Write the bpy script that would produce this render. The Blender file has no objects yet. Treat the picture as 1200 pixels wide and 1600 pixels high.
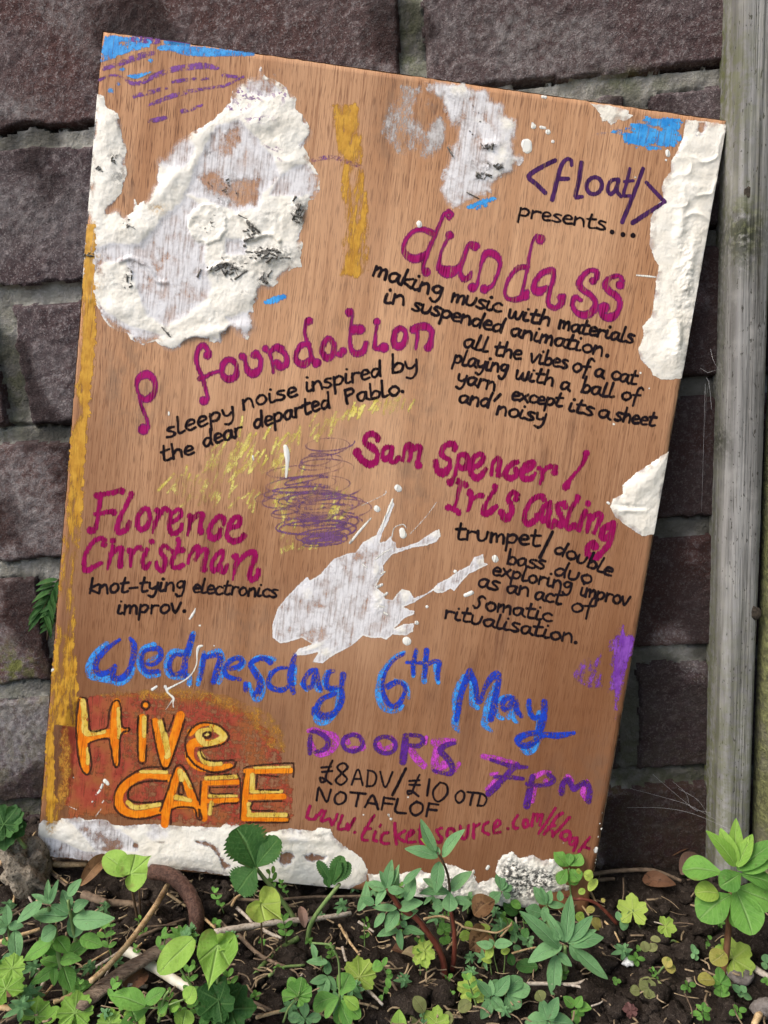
import bpy, math, random
import numpy as np

rng = np.random.default_rng(7)
random.seed(7)
sc = bpy.context.scene
col = sc.collection

# ------------------------------------------------------------------ camera, sky, sun, exposure
F_PX, CX, CY = 1200.0, 600.0, 800.0            # focal length and centre in pixels of the 1200 x 1600 photograph
WALL_D, GND = 0.413, 0.302                     # camera to wall, camera above the soil
_th, _ro, _ps = math.radians(11.265), math.radians(4.312), math.radians(3.172)
_up = np.array([-math.sin(_ro)*math.cos(_th), -math.cos(_ro)*math.cos(_th), -math.sin(_th)])
_fw = np.array([0, 0, 1.0])
_Y = _fw - _up*(_fw @ _up); _Y /= np.linalg.norm(_Y)
_X = np.cross(_Y, _up)
AX = math.cos(_ps)*_X - math.sin(_ps)*_Y
AY = math.cos(_ps)*_Y + math.sin(_ps)*_X
AZ = _up
C2W = np.array([AX, AY, AZ])                   # camera (right, down, forward) -> world
CAM = np.array([0.0, -WALL_D, GND])

cam_d = bpy.data.cameras.new("camera"); cam = bpy.data.objects.new("camera", cam_d); col.objects.link(cam)
cam_d.sensor_fit = 'HORIZONTAL'; cam_d.sensor_width = 36.0; cam_d.lens = 36.0
cam_d.clip_start = 0.01; cam_d.clip_end = 200.0
from mathutils import Matrix, Vector
_m = Matrix.Identity(4)
for i in range(3):
    _m[i][0] = C2W[i, 0]; _m[i][1] = -C2W[i, 1]; _m[i][2] = -C2W[i, 2]; _m[i][3] = CAM[i]
cam.matrix_world = _m
sc.camera = cam

SUN_EL, SUN_AZ = 52.0, 236.0                   # azimuth clockwise from +y (into the wall): behind the camera, from the left
world = bpy.data.worlds.new("World"); sc.world = world; world.use_nodes = True
wn = world.node_tree
sky = wn.nodes.new('ShaderNodeTexSky'); sky.sky_type = 'NISHITA'; sky.sun_disc = False
sky.sun_elevation = math.radians(SUN_EL); sky.sun_rotation = math.radians(SUN_AZ)
sky.air_density = 1.0; sky.dust_density = 3.0; sky.ozone_density = 0.6
bg = wn.nodes['Background']; wn.links.new(sky.outputs[0], bg.inputs[0]); bg.inputs[1].default_value = 0.14
sun_d = bpy.data.lights.new("sun", 'SUN'); sun_d.energy = 1.5; sun_d.angle = math.radians(34); sun_d.color = (1.0, 0.95, 0.88)
sun = bpy.data.objects.new("sun", sun_d); col.objects.link(sun)
_e, _a = math.radians(SUN_EL), math.radians(SUN_AZ)
_sd = Vector((math.sin(_a)*math.cos(_e), math.cos(_a)*math.cos(_e), math.sin(_e)))
sun.rotation_euler = _sd.to_track_quat('Z', 'Y').to_euler(); sun.location = (-1, -1.5, 2)
vs = sc.view_settings
vs.view_transform = 'Standard'; vs.look = 'None'; vs.gamma = 1.0; vs.exposure = 0.98; vs.use_curve_mapping = False

# ------------------------------------------------------------------ helpers: pixels of the photograph to points of the place
def rays(px, py):
    px = np.asarray(px, float); py = np.asarray(py, float)
    d = np.stack([(px-CX)/F_PX, (py-CY)/F_PX, np.ones_like(px)], -1)
    return d @ C2W.T
def at_y(px, py, y):                            # the point seen at a pixel on the upright plane y
    d = rays(px, py)
    return CAM + d*((y-CAM[1])/d[..., 1])[..., None]
def project(P):
    q = (np.asarray(P)-CAM) @ C2W
    return CX+F_PX*q[..., 0]/q[..., 2], CY+F_PX*q[..., 1]/q[..., 2]
def ground_h(x, y):                             # the bed rises towards the left
    x = np.asarray(x, float)
    s = np.clip((0.075-x)/0.30, 0, 1)
    return 0.045*s*s*(3-2*s)*1.0 + 0.0*x
def on_ground(px, py):
    d = rays(px, py); z = 0.0
    for _ in range(12):
        p = CAM + d*((z-CAM[2])/d[2]); z = float(ground_h(p[0], p[1]))
    return np.array([p[0], p[1], z])

# ------------------------------------------------------------------ helpers: noise on arrays
def vnoise(x, y, seed):
    r = np.random.default_rng(seed).random((256, 256))
    xi = np.floor(x).astype(int); yi = np.floor(y).astype(int)
    fx = x-xi; fy = y-yi
    fx = fx*fx*(3-2*fx); fy = fy*fy*(3-2*fy)
    a = r[xi & 255, yi & 255]; b = r[(xi+1) & 255, yi & 255]
    c = r[xi & 255, (yi+1) & 255]; d = r[(xi+1) & 255, (yi+1) & 255]
    return (a*(1-fx)+b*fx)*(1-fy) + (c*(1-fx)+d*fx)*fy
def fbm(x, y, seed, octv=4, gain=0.5):
    s = np.zeros(np.broadcast(x, y).shape); a = 1.0; t = 0
    for k in range(octv):
        s = s + a*vnoise(x*2**k+17.3*k, y*2**k-9.1*k, seed+k); t += a; a *= gain
    return s/t
def sstep(a, b, x):
    t = np.clip((x-a)/(b-a), 0, 1); return t*t*(3-2*t)

# ------------------------------------------------------------------ helpers: objects
def thing(name, label, cat, loc, group=None):
    o = bpy.data.objects.new(name, None); col.objects.link(o)
    o.empty_display_size = 0.01; o.location = tuple(loc)
    tag(o, label, cat, group); return o
def tag(o, label, cat, group=None):
    o['label'] = label; o['category'] = cat
    if group: o['group'] = group
def mesh(name, V, F, mat, parent=None, attrs=None, smooth=True, loc=None):
    V = np.asarray(V, np.float32)
    org = np.zeros(3) if parent is None else np.array(_world_loc(parent))
    if parent is None and loc is not None: org = np.asarray(loc, float)
    me = bpy.data.meshes.new(name)
    me.vertices.add(len(V)); me.vertices.foreach_set('co', (V-org).astype(np.float32).ravel())
    if isinstance(F, np.ndarray):
        k = F.shape[1]; n = len(F)
        idx = F.ravel(); st = np.arange(n)*k; tot = np.full(n, k)
    else:
        idx = np.array([i for f in F for i in f]); tot = np.array([len(f) for f in F]); st = np.concatenate([[0], np.cumsum(tot)[:-1]]); n = len(F)
    me.loops.add(len(idx)); me.loops.foreach_set('vertex_index', idx.astype(np.int32))
    me.polygons.add(n); me.polygons.foreach_set('loop_start', st.astype(np.int32))
    me.update(calc_edges=True)
    if smooth: me.polygons.foreach_set('use_smooth', np.ones(n, bool))
    for k, a in (attrs or {}).items():
        a = np.asarray(a, np.float32)
        if a.ndim == 1: at = me.attributes.new(k, 'FLOAT', 'POINT'); at.data.foreach_set('value', a)
        else: at = me.attributes.new(k, 'FLOAT_VECTOR', 'POINT'); at.data.foreach_set('vector', a.ravel())
    for m_ in (mat if isinstance(mat, (list, tuple)) else [mat]): me.materials.append(m_)
    me.validate()
    o = bpy.data.objects.new(name, me); col.objects.link(o)
    if parent is not None: o.parent = parent
    else: o.location = tuple(org)
    return o
def _world_loc(o):
    p = np.array(o.location)
    while o.parent is not None: o = o.parent; p = p+np.array(o.location)
    return p
def tube(path, rad, n=8, noise=0.0, seed=0):
    P = np.asarray(path, float); m = len(P)
    R = np.broadcast_to(np.asarray(rad, float), (m,)).copy()
    T = np.gradient(P, axis=0); T /= np.linalg.norm(T, axis=1)[:, None]+1e-12
    r0 = np.array([0.3, -0.8, 0.52]); V = []; r = np.random.default_rng(seed)
    for i in range(m):
        a = np.cross(T[i], r0); a /= np.linalg.norm(a)+1e-12; b = np.cross(T[i], a)
        for k in range(n):
            w = 2*math.pi*k/n; rr = R[i]*(1+noise*(r.random()-0.5)*2)
            V.append(P[i]+rr*(math.cos(w)*a+math.sin(w)*b))
    F = [(i*n+k, i*n+(k+1) % n, (i+1)*n+(k+1) % n, (i+1)*n+k) for i in range(m-1) for k in range(n)]
    V += [P[0]-T[0]*R[0]*0.4, P[-1]+T[-1]*R[-1]*0.4]
    a, b = len(V)-2, len(V)-1
    for k in range(n):
        F.append((a, (k+1) % n, k)); F.append((b, (m-1)*n+k, (m-1)*n+(k+1) % n))
    return np.array(V), F
def smooth_path(P, sub=5):                       # Catmull-Rom through rows of any width
    P = np.asarray(P, float)
    if len(P) < 3:
        return np.array([P[0]+(P[-1]-P[0])*t for t in np.linspace(0, 1, sub+1)]) if len(P) == 2 else P
    Q = np.vstack([2*P[0]-P[1], P, 2*P[-1]-P[-2]]); out = []
    for i in range(1, len(Q)-2):
        a, b, c, d = Q[i-1], Q[i], Q[i+1], Q[i+2]
        for t in np.arange(sub)/sub:
            out.append(0.5*((2*b)+(c-a)*t+(2*a-5*b+4*c-d)*t*t+(3*b-a-3*c+d)*t**3))
    out.append(P[-1]); return np.array(out)
class Bag:                                       # collects pieces of ONE part
    def __init__(s): s.V = []; s.F = []; s.n = 0; s.A = {}
    def add(s, V, F, **at):
        V = np.asarray(V); s.V.append(V); s.F += [tuple(i+s.n for i in f) for f in F]; s.n += len(V)
        for k, a in at.items(): s.A.setdefault(k, []).append(np.asarray(a))
    def build(s, name, mat, parent=None, loc=None, smooth=True):
        return mesh(name, np.vstack(s.V), s.F, mat, parent, {k: np.concatenate(a) for k, a in s.A.items()}, smooth, loc)

# ------------------------------------------------------------------ helpers: materials
class NT:
    def __init__(s, name):
        s.m = bpy.data.materials.new(name); s.m.use_nodes = True; s.t = s.m.node_tree
        s.b = s.t.nodes['Principled BSDF']; s.out = s.t.nodes['Material Output']
        s.b.inputs['Roughness'].default_value = 0.75
    def nd(s, typ, **kw):
        n = s.t.nodes.new(typ)
        for k, v in kw.items(): setattr(n, k, v)
        return n
    def put(s, sock, v):
        if hasattr(v, 'is_output') or isinstance(v, bpy.types.NodeSocket): s.t.links.new(v, sock)
        else: sock.default_value = v
    def pos(s): return s.nd('ShaderNodeNewGeometry').outputs['Position']
    def attr(s, name, vec=False):
        n = s.nd('ShaderNodeAttribute', attribute_name=name); return n.outputs['Vector' if vec else 'Fac']
    def scale(s, vec, sx, sy, sz):
        n = s.nd('ShaderNodeVectorMath', operation='MULTIPLY'); s.put(n.inputs[0], vec); n.inputs[1].default_value = (sx, sy, sz); return n.outputs[0]
    def noise(s, vec, scale, detail=4, rough=0.55, dist=0.0):
        n = s.nd('ShaderNodeTexNoise'); s.put(n.inputs['Vector'], vec)
        n.inputs['Scale'].default_value = scale; n.inputs['Detail'].default_value = detail
        n.inputs['Roughness'].default_value = rough; n.inputs['Distortion'].default_value = dist; return n.outputs[0]
    def voro(s, vec, scale):
        n = s.nd('ShaderNodeTexVoronoi'); s.put(n.inputs['Vector'], vec); n.inputs['Scale'].default_value = scale; return n.outputs['Distance']
    def mr(s, v, a, b, c=0.0, d=1.0, smooth=True):
        n = s.nd('ShaderNodeMapRange', interpolation_type='SMOOTHSTEP' if smooth else 'LINEAR')
        s.put(n.inputs[0], v); n.inputs[1].default_value = a; n.inputs[2].default_value = b; n.inputs[3].default_value = c; n.inputs[4].default_value = d; return n.outputs[0]
    def math(s, op, a, b=0.0):
        n = s.nd('ShaderNodeMath', operation=op); s.put(n.inputs[0], a); s.put(n.inputs[1], b); return n.outputs[0]
    def mix(s, f, a, b):
        n = s.nd('ShaderNodeMix', data_type='RGBA'); s.put(n.inputs[0], f)
        for sock, v in ((n.inputs[6], a), (n.inputs[7], b)):
            s.put(sock, v if not isinstance(v, tuple) else tuple(v)+(1.0,) if len(v) == 3 else v)
        return n.outputs[2]
    def bump(s, h, strength, dist):
        n = s.nd('ShaderNodeBump'); n.inputs['Strength'].default_value = strength; n.inputs['Distance'].default_value = dist
        s.put(n.inputs['Height'], h); s.t.links.new(n.outputs[0], s.b.inputs['Normal']); return n
    def color(s, v): s.put(s.b.inputs['Base Color'], tuple(v)+(1.0,) if isinstance(v, tuple) else v)
    def alpha(s, v): s.put(s.b.inputs['Alpha'], v)
    def rough(s, v): s.put(s.b.inputs['Roughness'], v)
    def spec(s, v): s.b.inputs['Specular IOR Level'].default_value = v
# ------------------------------------------------------------------ materials
def mat_wood():
    k = NT('mahogany plywood'); p = k.attr('buv', True)
    w = k.nd('ShaderNodeVectorMath', operation='ADD'); k.put(w.inputs[0], p)
    wob = k.noise(k.scale(p, 1, 0.35, 1), 9, 2); wn_ = k.nd('ShaderNodeCombineXYZ'); k.put(wn_.inputs[0], k.math('MULTIPLY', wob, 0.012)); k.put(w.inputs[1], wn_.outputs[0])
    p2 = w.outputs[0]
    pores = k.noise(k.scale(p2, 1900, 115, 1), 1, 2, 0.5)
    fine = k.noise(k.scale(p2, 850, 14, 1), 1, 3, 0.65)
    band = k.noise(k.scale(p2, 75, 3.2, 1), 1, 4, 0.6)
    big = k.noise(k.scale(p2, 14, 5, 1), 1, 3, 0.5)
    c = k.mix(k.mr(band, 0.3, 0.72), (0.385, 0.180, 0.082), (0.61, 0.335, 0.178))
    c = k.mix(k.mr(big, 0.35, 0.7), c, k.mix(0.6, c, (0.60, 0.355, 0.205)))
    c = k.mix(k.mr(fine, 0.43, 0.70, 0, 0.62), c, (0.27, 0.125, 0.065))
    c = k.mix(k.math('MULTIPLY', k.mr(pores, 0.53, 0.65, 0, 0.80), k.mr(big, 0.3, 0.7, 1.0, 0.55)), c, (0.13, 0.055, 0.03))
    c = k.mix(k.attr('tone'), c, k.mix(0.80, c, (0.165, 0.062, 0.024)))
    c = k.mix(k.math('MULTIPLY', k.attr('pale'), k.mr(band, 0.25, 0.7, 0.5, 1.0)), c, k.mix(0.5, c, (0.76, 0.47, 0.28)))
    st = k.math('MULTIPLY', k.attr('stain'), k.mr(k.noise(k.scale(p2, 260, 14, 1), 1, 3), 0.3, 0.65))
    c = k.mix(st, c, (0.11, 0.045, 0.028))
    gr = k.math('MULTIPLY', k.attr('grime'), k.mr(k.noise(k.scale(p, 130, 90, 1), 1, 4, 0.65), 0.38, 0.68))
    c = k.mix(k.math('MULTIPLY', gr, 0.6), c, (0.12, 0.095, 0.075))
    k.color(c); k.rough(k.mr(fine, 0.2, 0.8, 0.55, 0.75)); k.spec(0.15)
    k.bump(k.math('ADD', pores, k.math('MULTIPLY', fine, 0.6)), 0.25, 0.0004)
    return k.m
def mat_ply_edge():
    k = NT('plywood edge'); p = k.pos()
    n = k.noise(k.scale(p, 220, 220, 220), 1, 4); c = k.mix(k.mr(n, 0.3, 0.7), (0.22, 0.12, 0.06), (0.50, 0.36, 0.22))
    k.color(c); k.bump(n, 0.4, 0.0006); return k.m
def mat_plaster():
    k = NT('dried plaster paint'); p = k.attr('buv', True)
    thin = k.attr('thin'); grime = k.attr('grime'); ochre = k.attr('ochre')
    n1 = k.noise(k.scale(p, 90, 90, 1), 1, 5, 0.6); n2 = k.noise(k.scale(p, 900, 700, 1), 1, 4, 0.6)
    gl = k.noise(k.scale(p, 900, 60, 1), 1, 3, 0.55)
    c = k.mix(k.mr(n1, 0.3, 0.7), (0.82, 0.765, 0.655), (0.84, 0.805, 0.72))
    c = k.mix(k.mr(thin, 0.15, 0.7), c, (0.785, 0.765, 0.765))
    g = k.math('MULTIPLY', grime, k.mr(k.noise(k.scale(p, 420, 460, 1), 1, 5, 0.7), 0.43, 0.56))
    c = k.mix(g, c, (0.085, 0.08, 0.072))
    c = k.mix(k.math('MULTIPLY', ochre, k.mr(n2, 0.4, 0.6)), c, (0.50, 0.27, 0.03))
    sp = k.math('MULTIPLY', k.attr('violet'), k.mr(k.noise(k.scale(p, 330, 420, 1), 1, 2, 0.6), 0.53, 0.58))
    c = k.mix(sp, c, (0.14, 0.02, 0.20))
    k.color(c)
    n3 = k.noise(k.scale(p, 260, 200, 1), 1, 4, 0.65)
    n4 = k.noise(k.scale(p, 130, 110, 1), 1, 5, 0.62)
    film = k.math('MULTIPLY', k.mr(k.math('ADD', thin, k.math('MULTIPLY', k.math('SUBTRACT', n4, 0.5), 1.3)), 0.25, 0.95), k.math('ADD', k.math('ADD', k.mr(gl, 0.44, 0.66, 0.02, 0.42), k.mr(n3, 0.46, 0.68, 0.0, 0.22)), k.mr(n4, 0.44, 0.66, 0.0, 0.28)))
    bare = k.mr(k.math('ADD', k.attr('bare'), k.math('MULTIPLY', k.math('SUBTRACT', k.math('ADD', k.math('MULTIPLY', n3, 0.5), k.math('MULTIPLY', n4, 0.5)), 0.5), 1.9)), 0.22, 0.75)
    cover = k.math('MULTIPLY', k.math('SUBTRACT', 1.0, k.math('MINIMUM', film, 0.9)), k.math('SUBTRACT', 1.0, k.math('MULTIPLY', bare, k.mr(k.attr('bare'), 0.02, 0.15, 0.0, 0.92))))
    cover = k.math('MAXIMUM', cover, k.math('MULTIPLY', g, 0.92))
    ed0 = k.math('ADD', k.attr('d'), k.math('MULTIPLY', k.math('SUBTRACT', n2, 0.5), 3.5))
    hard = k.mr(ed0, -0.9, 0.2, 1.0, 0.0); softe = k.mr(k.math('ADD', ed0, k.math('MULTIPLY', k.math('SUBTRACT', n3, 0.5), 16.0)), -13.0, -2.0, 1.0, 0.0)
    sf = k.math('MULTIPLY', k.mr(k.math('ADD', n4, k.math('MULTIPLY', thin, 0.25)), 0.48, 0.66), k.attr('fade'))
    edge = k.math('ADD', k.math('MULTIPLY', hard, k.math('SUBTRACT', 1.0, sf)), k.math('MULTIPLY', k.math('MULTIPLY', hard, softe), sf))
    k.alpha(k.math('MULTIPLY', edge, cover))
    k.rough(0.62); k.spec(0.25)
    k.bump(k.math('ADD', k.math('MULTIPLY', n1, 0.6), k.math('MULTIPLY', n2, 0.35)), 0.45, 0.0012)
    return k.m
def mat_marker(name, c1, c2, ragged=1.0, grain=0.35, ring=None, cover=1.0):
    k = NT(name); p = k.attr('buv', True); d = k.attr('d')
    r = k.noise(k.scale(p, 1900, 170, 1), 1, 2, 0.6); g = k.noise(k.scale(p, 1500, 55, 1), 1, 2, 0.5); b = k.noise(k.scale(p, 160, 120, 1), 1, 3)
    c = k.mix(k.mr(b, 0.3, 0.7), c1, c2)
    if ring:
        e = k.math('MULTIPLY', k.mr(d, -2.6, -1.5), k.mr(d, -1.3, -0.5, 1, 0)); c = k.mix(k.math('MULTIPLY', e, 0.75), c, ring)
    c = k.mix(k.mr(g, 0.52, 0.68, 0, 0.75), c, tuple(x*0.22 for x in c1))
    k.color(c)
    e = k.math('ADD', d, k.math('MULTIPLY', k.math('SUBTRACT', r, 0.5), 7.0*ragged))
    sk_ = k.mr(k.math('ADD', k.math('MULTIPLY', b, 0.55), k.math('MULTIPLY', g, 0.45)), 0.36, 0.47, 1-1.6*grain, 1.0)
    k.alpha(k.math('MULTIPLY', k.math('MULTIPLY', k.mr(e, -0.8, 0.5, cover, 0.0), k.mr(g, 0.28, 0.43, 1-1.3*grain, 1.0)), sk_))
    k.rough(0.8); k.spec(0.04); return k.m
def mat_pastel(name, c1, c2, cut=0.5, ragged=1.0, soft=0.10, tooth=(1150, 620), gloss=0.55, hue=None):
    # oil pastel and chalk: pigment sits on the raised grain only
    k = NT(name); p = k.attr('buv', True); d = k.attr('d'); den = k.attr('den')
    t1 = k.noise(k.scale(p, tooth[0], tooth[1], 1), 1, 3, 0.65); t2 = k.noise(k.scale(p, 240, 150, 1), 1, 4, 0.6); g = k.noise(k.scale(p, 1500, 55, 1), 1, 2, 0.5)
    c = k.mix(k.mr(t2, 0.36, 0.64), c1, c2)
    if hue: c = k.mix(k.mr(k.noise(k.scale(p, 70, 50, 1), 1, 3), 0.42, 0.62), c, hue)
    k.color(c)
    v = k.math('ADD', k.math('MULTIPLY', t1, 0.66), k.math('MULTIPLY', t2, 0.34))
    v = k.math('ADD', v, k.math('SUBTRACT', den, cut))
    a = k.mr(v, 0.5-soft, 0.5+soft)
    e = k.math('ADD', d, k.math('MULTIPLY', k.math('SUBTRACT', t1, 0.5), 9.0*ragged))
    k.alpha(k.math('MULTIPLY', k.math('MULTIPLY', a, k.mr(e, -1.2, 0.8, 1, 0)), k.mr(g, 0.56, 0.70, 1, 0.45)))
    k.rough(gloss); k.spec(0.3); k.bump(t1, 0.3, 0.0006); return k.m
def mat_brick():
    k = NT('weathered brick'); p = k.pos(); tint = k.attr('tint'); moss = k.attr('moss'); dust = k.attr('dust')
    n1 = k.noise(p, 38, 5, 0.62); n2 = k.noise(p, 300, 6, 0.72); n3 = k.noise(p, 900, 3, 0.7); vo = k.voro(p, 520)
    c = k.mix(k.mr(tint, 0, 1, 0, 1, False), (0.076, 0.053, 0.055), (0.110, 0.048, 0.038))
    c = k.mix(k.mr(n1, 0.38, 0.66), c, k.mix(0.5, c, (0.135, 0.112, 0.112)))
    c = k.mix(k.mr(n2, 0.50, 0.66, 0, 0.62), c, (0.28, 0.235, 0.23))
    c = k.mix(k.mr(n3, 0.54, 0.64, 0, 0.6), c, (0.31, 0.28, 0.27))
    c = k.mix(k.mr(vo, 0.0, 0.30, 0.6, 0), c, (0.03, 0.022, 0.024))
    c = k.mix(k.math('MULTIPLY', dust, k.mr(n2, 0.30, 0.62)), c, (0.27, 0.25, 0.24))
    c = k.mix(k.math('MULTIPLY', moss, k.mr(k.noise(p, 160, 4, 0.6), 0.40, 0.60)), c, (0.14, 0.145, 0.045))
    c = k.mix(k.math('MULTIPLY', k.attr('damp'), 0.72), c, (0.022, 0.015, 0.014))  # 'damp' is painted shade: the gap right of the board and the wall foot
    k.color(c); k.rough(0.9); k.spec(0.1)
    n5 = k.noise(p, 1900, 2, 0.6)
    c2 = None; k.bump(k.math('ADD', k.math('ADD', k.math('MULTIPLY', n2, 0.6), k.math('MULTIPLY', n3, 0.6)), k.math('MULTIPLY', n5, 0.4)), 0.9, 0.0020); return k.m
def mat_mortar():
    k = NT('old grey mortar'); p = k.pos(); moss = k.attr('moss')
    n1 = k.noise(p, 60, 5, 0.6); n2 = k.noise(p, 600, 5, 0.65)
    c = k.mix(k.mr(n1, 0.3, 0.7), (0.20, 0.185, 0.16), (0.38, 0.36, 0.32))
    c = k.mix(k.mr(n2, 0.5, 0.72, 0, 0.6), c, (0.42, 0.40, 0.37))
    c = k.mix(k.math('MULTIPLY', moss, k.mr(k.noise(p, 130, 4, 0.6), 0.36, 0.60)), c, (0.13, 0.145, 0.06))
    c = k.mix(k.math('MULTIPLY', k.attr('damp'), 0.75), c, (0.03, 0.028, 0.022))  # 'damp' is the same painted shade, on the mortar
    k.color(c); k.rough(0.92); k.spec(0.1); k.bump(n2, 0.8, 0.002); return k.m
def mat_soil():
    k = NT('dark crumbly soil'); p = k.pos()
    n1 = k.noise(p, 70, 5, 0.6); n2 = k.noise(p, 520, 5, 0.7); n3 = k.noise(p, 1400, 3, 0.6)
    c = k.mix(k.mr(n1, 0.3, 0.7), (0.018, 0.013, 0.010), (0.052, 0.040, 0.032))
    c = k.mix(k.mr(n2, 0.5, 0.74, 0, 0.7), c, (0.115, 0.092, 0.074))
    c = k.mix(k.mr(n3, 0.66, 0.72, 0, 0.6), c, (0.34, 0.28, 0.22))
    k.color(c); k.rough(0.95); k.spec(0.1); k.bump(k.math('ADD', n2, k.math('MULTIPLY', n3, 0.5)), 0.9, 0.003); return k.m
def mat_post():
    k = NT('weathered grey timber'); p = k.pos(); moss = k.attr('moss'); dark = k.attr('dark')
    g = k.noise(k.scale(p, 900, 900, 16), 1, 4, 0.6); g2 = k.noise(k.scale(p, 190, 190, 9), 1, 4, 0.6); n = k.noise(p, 60, 5, 0.6); sp = k.noise(k.scale(p, 900, 900, 330), 1, 3, 0.5)
    c = k.mix(k.mr(g2, 0.34, 0.66), (0.135, 0.130, 0.122), (0.290, 0.283, 0.272))
    c = k.mix(k.mr(g, 0.48, 0.72, 0, 0.6), c, (0.115, 0.110, 0.100))
    c = k.mix(k.mr(n, 0.45, 0.68, 0, 0.4), c, (0.36, 0.35, 0.33))
    c = k.mix(k.mr(sp, 0.64, 0.69, 0, 0.8), c, (0.03, 0.026, 0.02))
    ck = k.noise(k.scale(p, 620, 620, 7), 1, 3, 0.6); c = k.mix(k.mr(ck, 0.63, 0.69, 0, 0.75), c, (0.045, 0.038, 0.03))
    c = k.mix(k.math('MULTIPLY', moss, k.mr(k.noise(p, 240, 5, 0.65), 0.34, 0.62)), c, (0.115, 0.125, 0.035))
    c = k.mix(k.math('MULTIPLY', dark, k.mr(k.noise(p, 330, 4, 0.65), 0.36, 0.56)), c, (0.03, 0.032, 0.02))
    k.color(c); k.rough(0.85); k.spec(0.2); k.bump(k.math('ADD', g, k.math('MULTIPLY', g2, 0.8)), 0.7, 0.0012); return k.m
def mat_moss():
    k = NT('green algae on timber'); p = k.pos(); n = k.noise(p, 330, 5, 0.65); n2 = k.noise(p, 60, 4)
    c = k.mix(k.mr(n, 0.35, 0.66), (0.075, 0.075, 0.030), (0.185, 0.190, 0.070)); c = k.mix(k.mr(n2, 0.4, 0.7, 0, 0.7), c, (0.135, 0.122, 0.09))
    k.color(c); k.rough(0.95); k.bump(n, 0.9, 0.003); return k.m
def mat_leaf(name, c1, c2, vein, spots=None):
    k = NT(name); lf = k.nd('ShaderNodeAttribute', attribute_name='lf'); sx = k.nd('ShaderNodeSeparateXYZ'); k.put(sx.inputs[0], lf.outputs['Vector'])
    s, t, r = sx.outputs[0], sx.outputs[1], sx.outputs[2]; p = k.pos()
    n = k.noise(p, 150, 4, 0.6); n2 = k.noise(p, 700, 3, 0.6)
    c = k.mix(k.mr(k.math('ADD', k.math('MULTIPLY', n, 0.6), k.math('MULTIPLY', r, 0.4)), 0.25, 0.75), c1, c2)
    c = k.mix(k.mr(n2, 0.5, 0.75, 0, 0.35), c, tuple(x*0.62 for x in c1))
    if spots: c = k.mix(k.mr(k.noise(p, 260, 3, 0.6), 0.56, 0.64), c, spots)
    sv = k.math('SINE', k.math('MULTIPLY', k.math('SUBTRACT', t, k.math('MULTIPLY', s, 0.30)), 46.0)); c = k.mix(k.mr(sv, 0.80, 0.98, 0, 0.28), c, vein)
    c = k.mix(k.mr(s, 0.03, 0.10, 0.6, 0), c, vein)
    c = k.mix(k.mr(k.noise(p, 420, 5, 0.7), 0.60, 0.70, 0, 0.55), c, (0.10, 0.075, 0.04))
    c = k.mix(k.math('MULTIPLY', k.mr(s, 0.75, 1.0), k.mr(n, 0.52, 0.66, 0, 0.5)), c, (0.20, 0.15, 0.05))
    k.color(c); k.rough(0.62); k.spec(0.16)
    tr = k.nd('ShaderNodeBsdfTranslucent'); k.put(tr.inputs[0], k.mix(0.5, c, tuple(min(1, x*1.5) for x in c2)))
    mx = k.nd('ShaderNodeMixShader'); mx.inputs[0].default_value = 0.28
    k.t.links.new(k.b.outputs[0], mx.inputs[1]); k.t.links.new(tr.outputs[0], mx.inputs[2]); k.t.links.new(mx.outputs[0], k.out.inputs[0])
    k.bump(k.math('ADD', n2, k.math('MULTIPLY', k.mr(s, 0.0, 0.12, 0, 1), 1.5)), 0.5, 0.0008); return k.m
def mat_plain(name, c1, c2, sc_=(200, 200, 200), rough=0.8, bump=0.4, dist=0.0008, c3=None):
    k = NT(name); p = k.pos(); n = k.noise(k.scale(p, *sc_), 1, 5, 0.62); c = k.mix(k.mr(n, 0.32, 0.68), c1, c2)
    if c3: c = k.mix(k.mr(k.noise(k.scale(p, *[x*3 for x in sc_]), 1, 3, 0.6), 0.52, 0.68), c, c3)
    k.color(c); k.rough(rough); k.spec(0.25); k.bump(n, bump, dist); return k.m

M_WOOD, M_EDGE, M_PLASTER = mat_wood(), mat_ply_edge(), mat_plaster()
M_BLACK = mat_marker('black marker ink', (0.010, 0.007, 0.009), (0.020, 0.013, 0.016), 0.35, 0.12)
M_PURPLEINK = mat_marker('dark violet marker ink', (0.050, 0.018, 0.075), (0.090, 0.030, 0.120), 0.4, 0.3)
M_MAG = mat_marker('magenta marker ink', (0.29, 0.008, 0.095), (0.38, 0.016, 0.145), 0.8, 0.3, (0.11, 0.035, 0.13))
M_MAG2 = mat_marker('deep magenta marker ink', (0.25, 0.005, 0.070), (0.33, 0.011, 0.105), 1.1, 0.25)
M_CRIM = mat_marker('crimson marker ink', (0.26, 0.010, 0.055), (0.33, 0.016, 0.080), 0.7, 0.2)
M_OUTL = mat_marker('brown pencil outline', (0.040, 0.018, 0.012), (0.075, 0.032, 0.02), 0.6, 0.35)
M_LBLUE = mat_pastel('light blue oil pastel', (0.02, 0.22, 0.70), (0.05, 0.34, 0.84), 0.30, 0.6)
M_SKY = mat_pastel('sky blue oil pastel', (0.02, 0.24, 0.64), (0.06, 0.38, 0.80), 0.41, 1.0)
M_DBLUE = mat_pastel('ultramarine oil pastel', (0.006, 0.026, 0.36), (0.010, 0.060, 0.54), 0.30, 0.55)
M_PINK = mat_pastel('pink oil pastel', (0.45, 0.03, 0.45), (0.60, 0.07, 0.55), 0.32, 0.7)
M_VIOL = mat_pastel('violet oil pastel', (0.060, 0.008, 0.165), (0.11, 0.02, 0.26), 0.30, 0.6)
M_VSMEAR = mat_pastel('violet chalk smear', (0.16, 0.035, 0.32), (0.25, 0.075, 0.44), 0.5, 1.2, 0.14)
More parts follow.
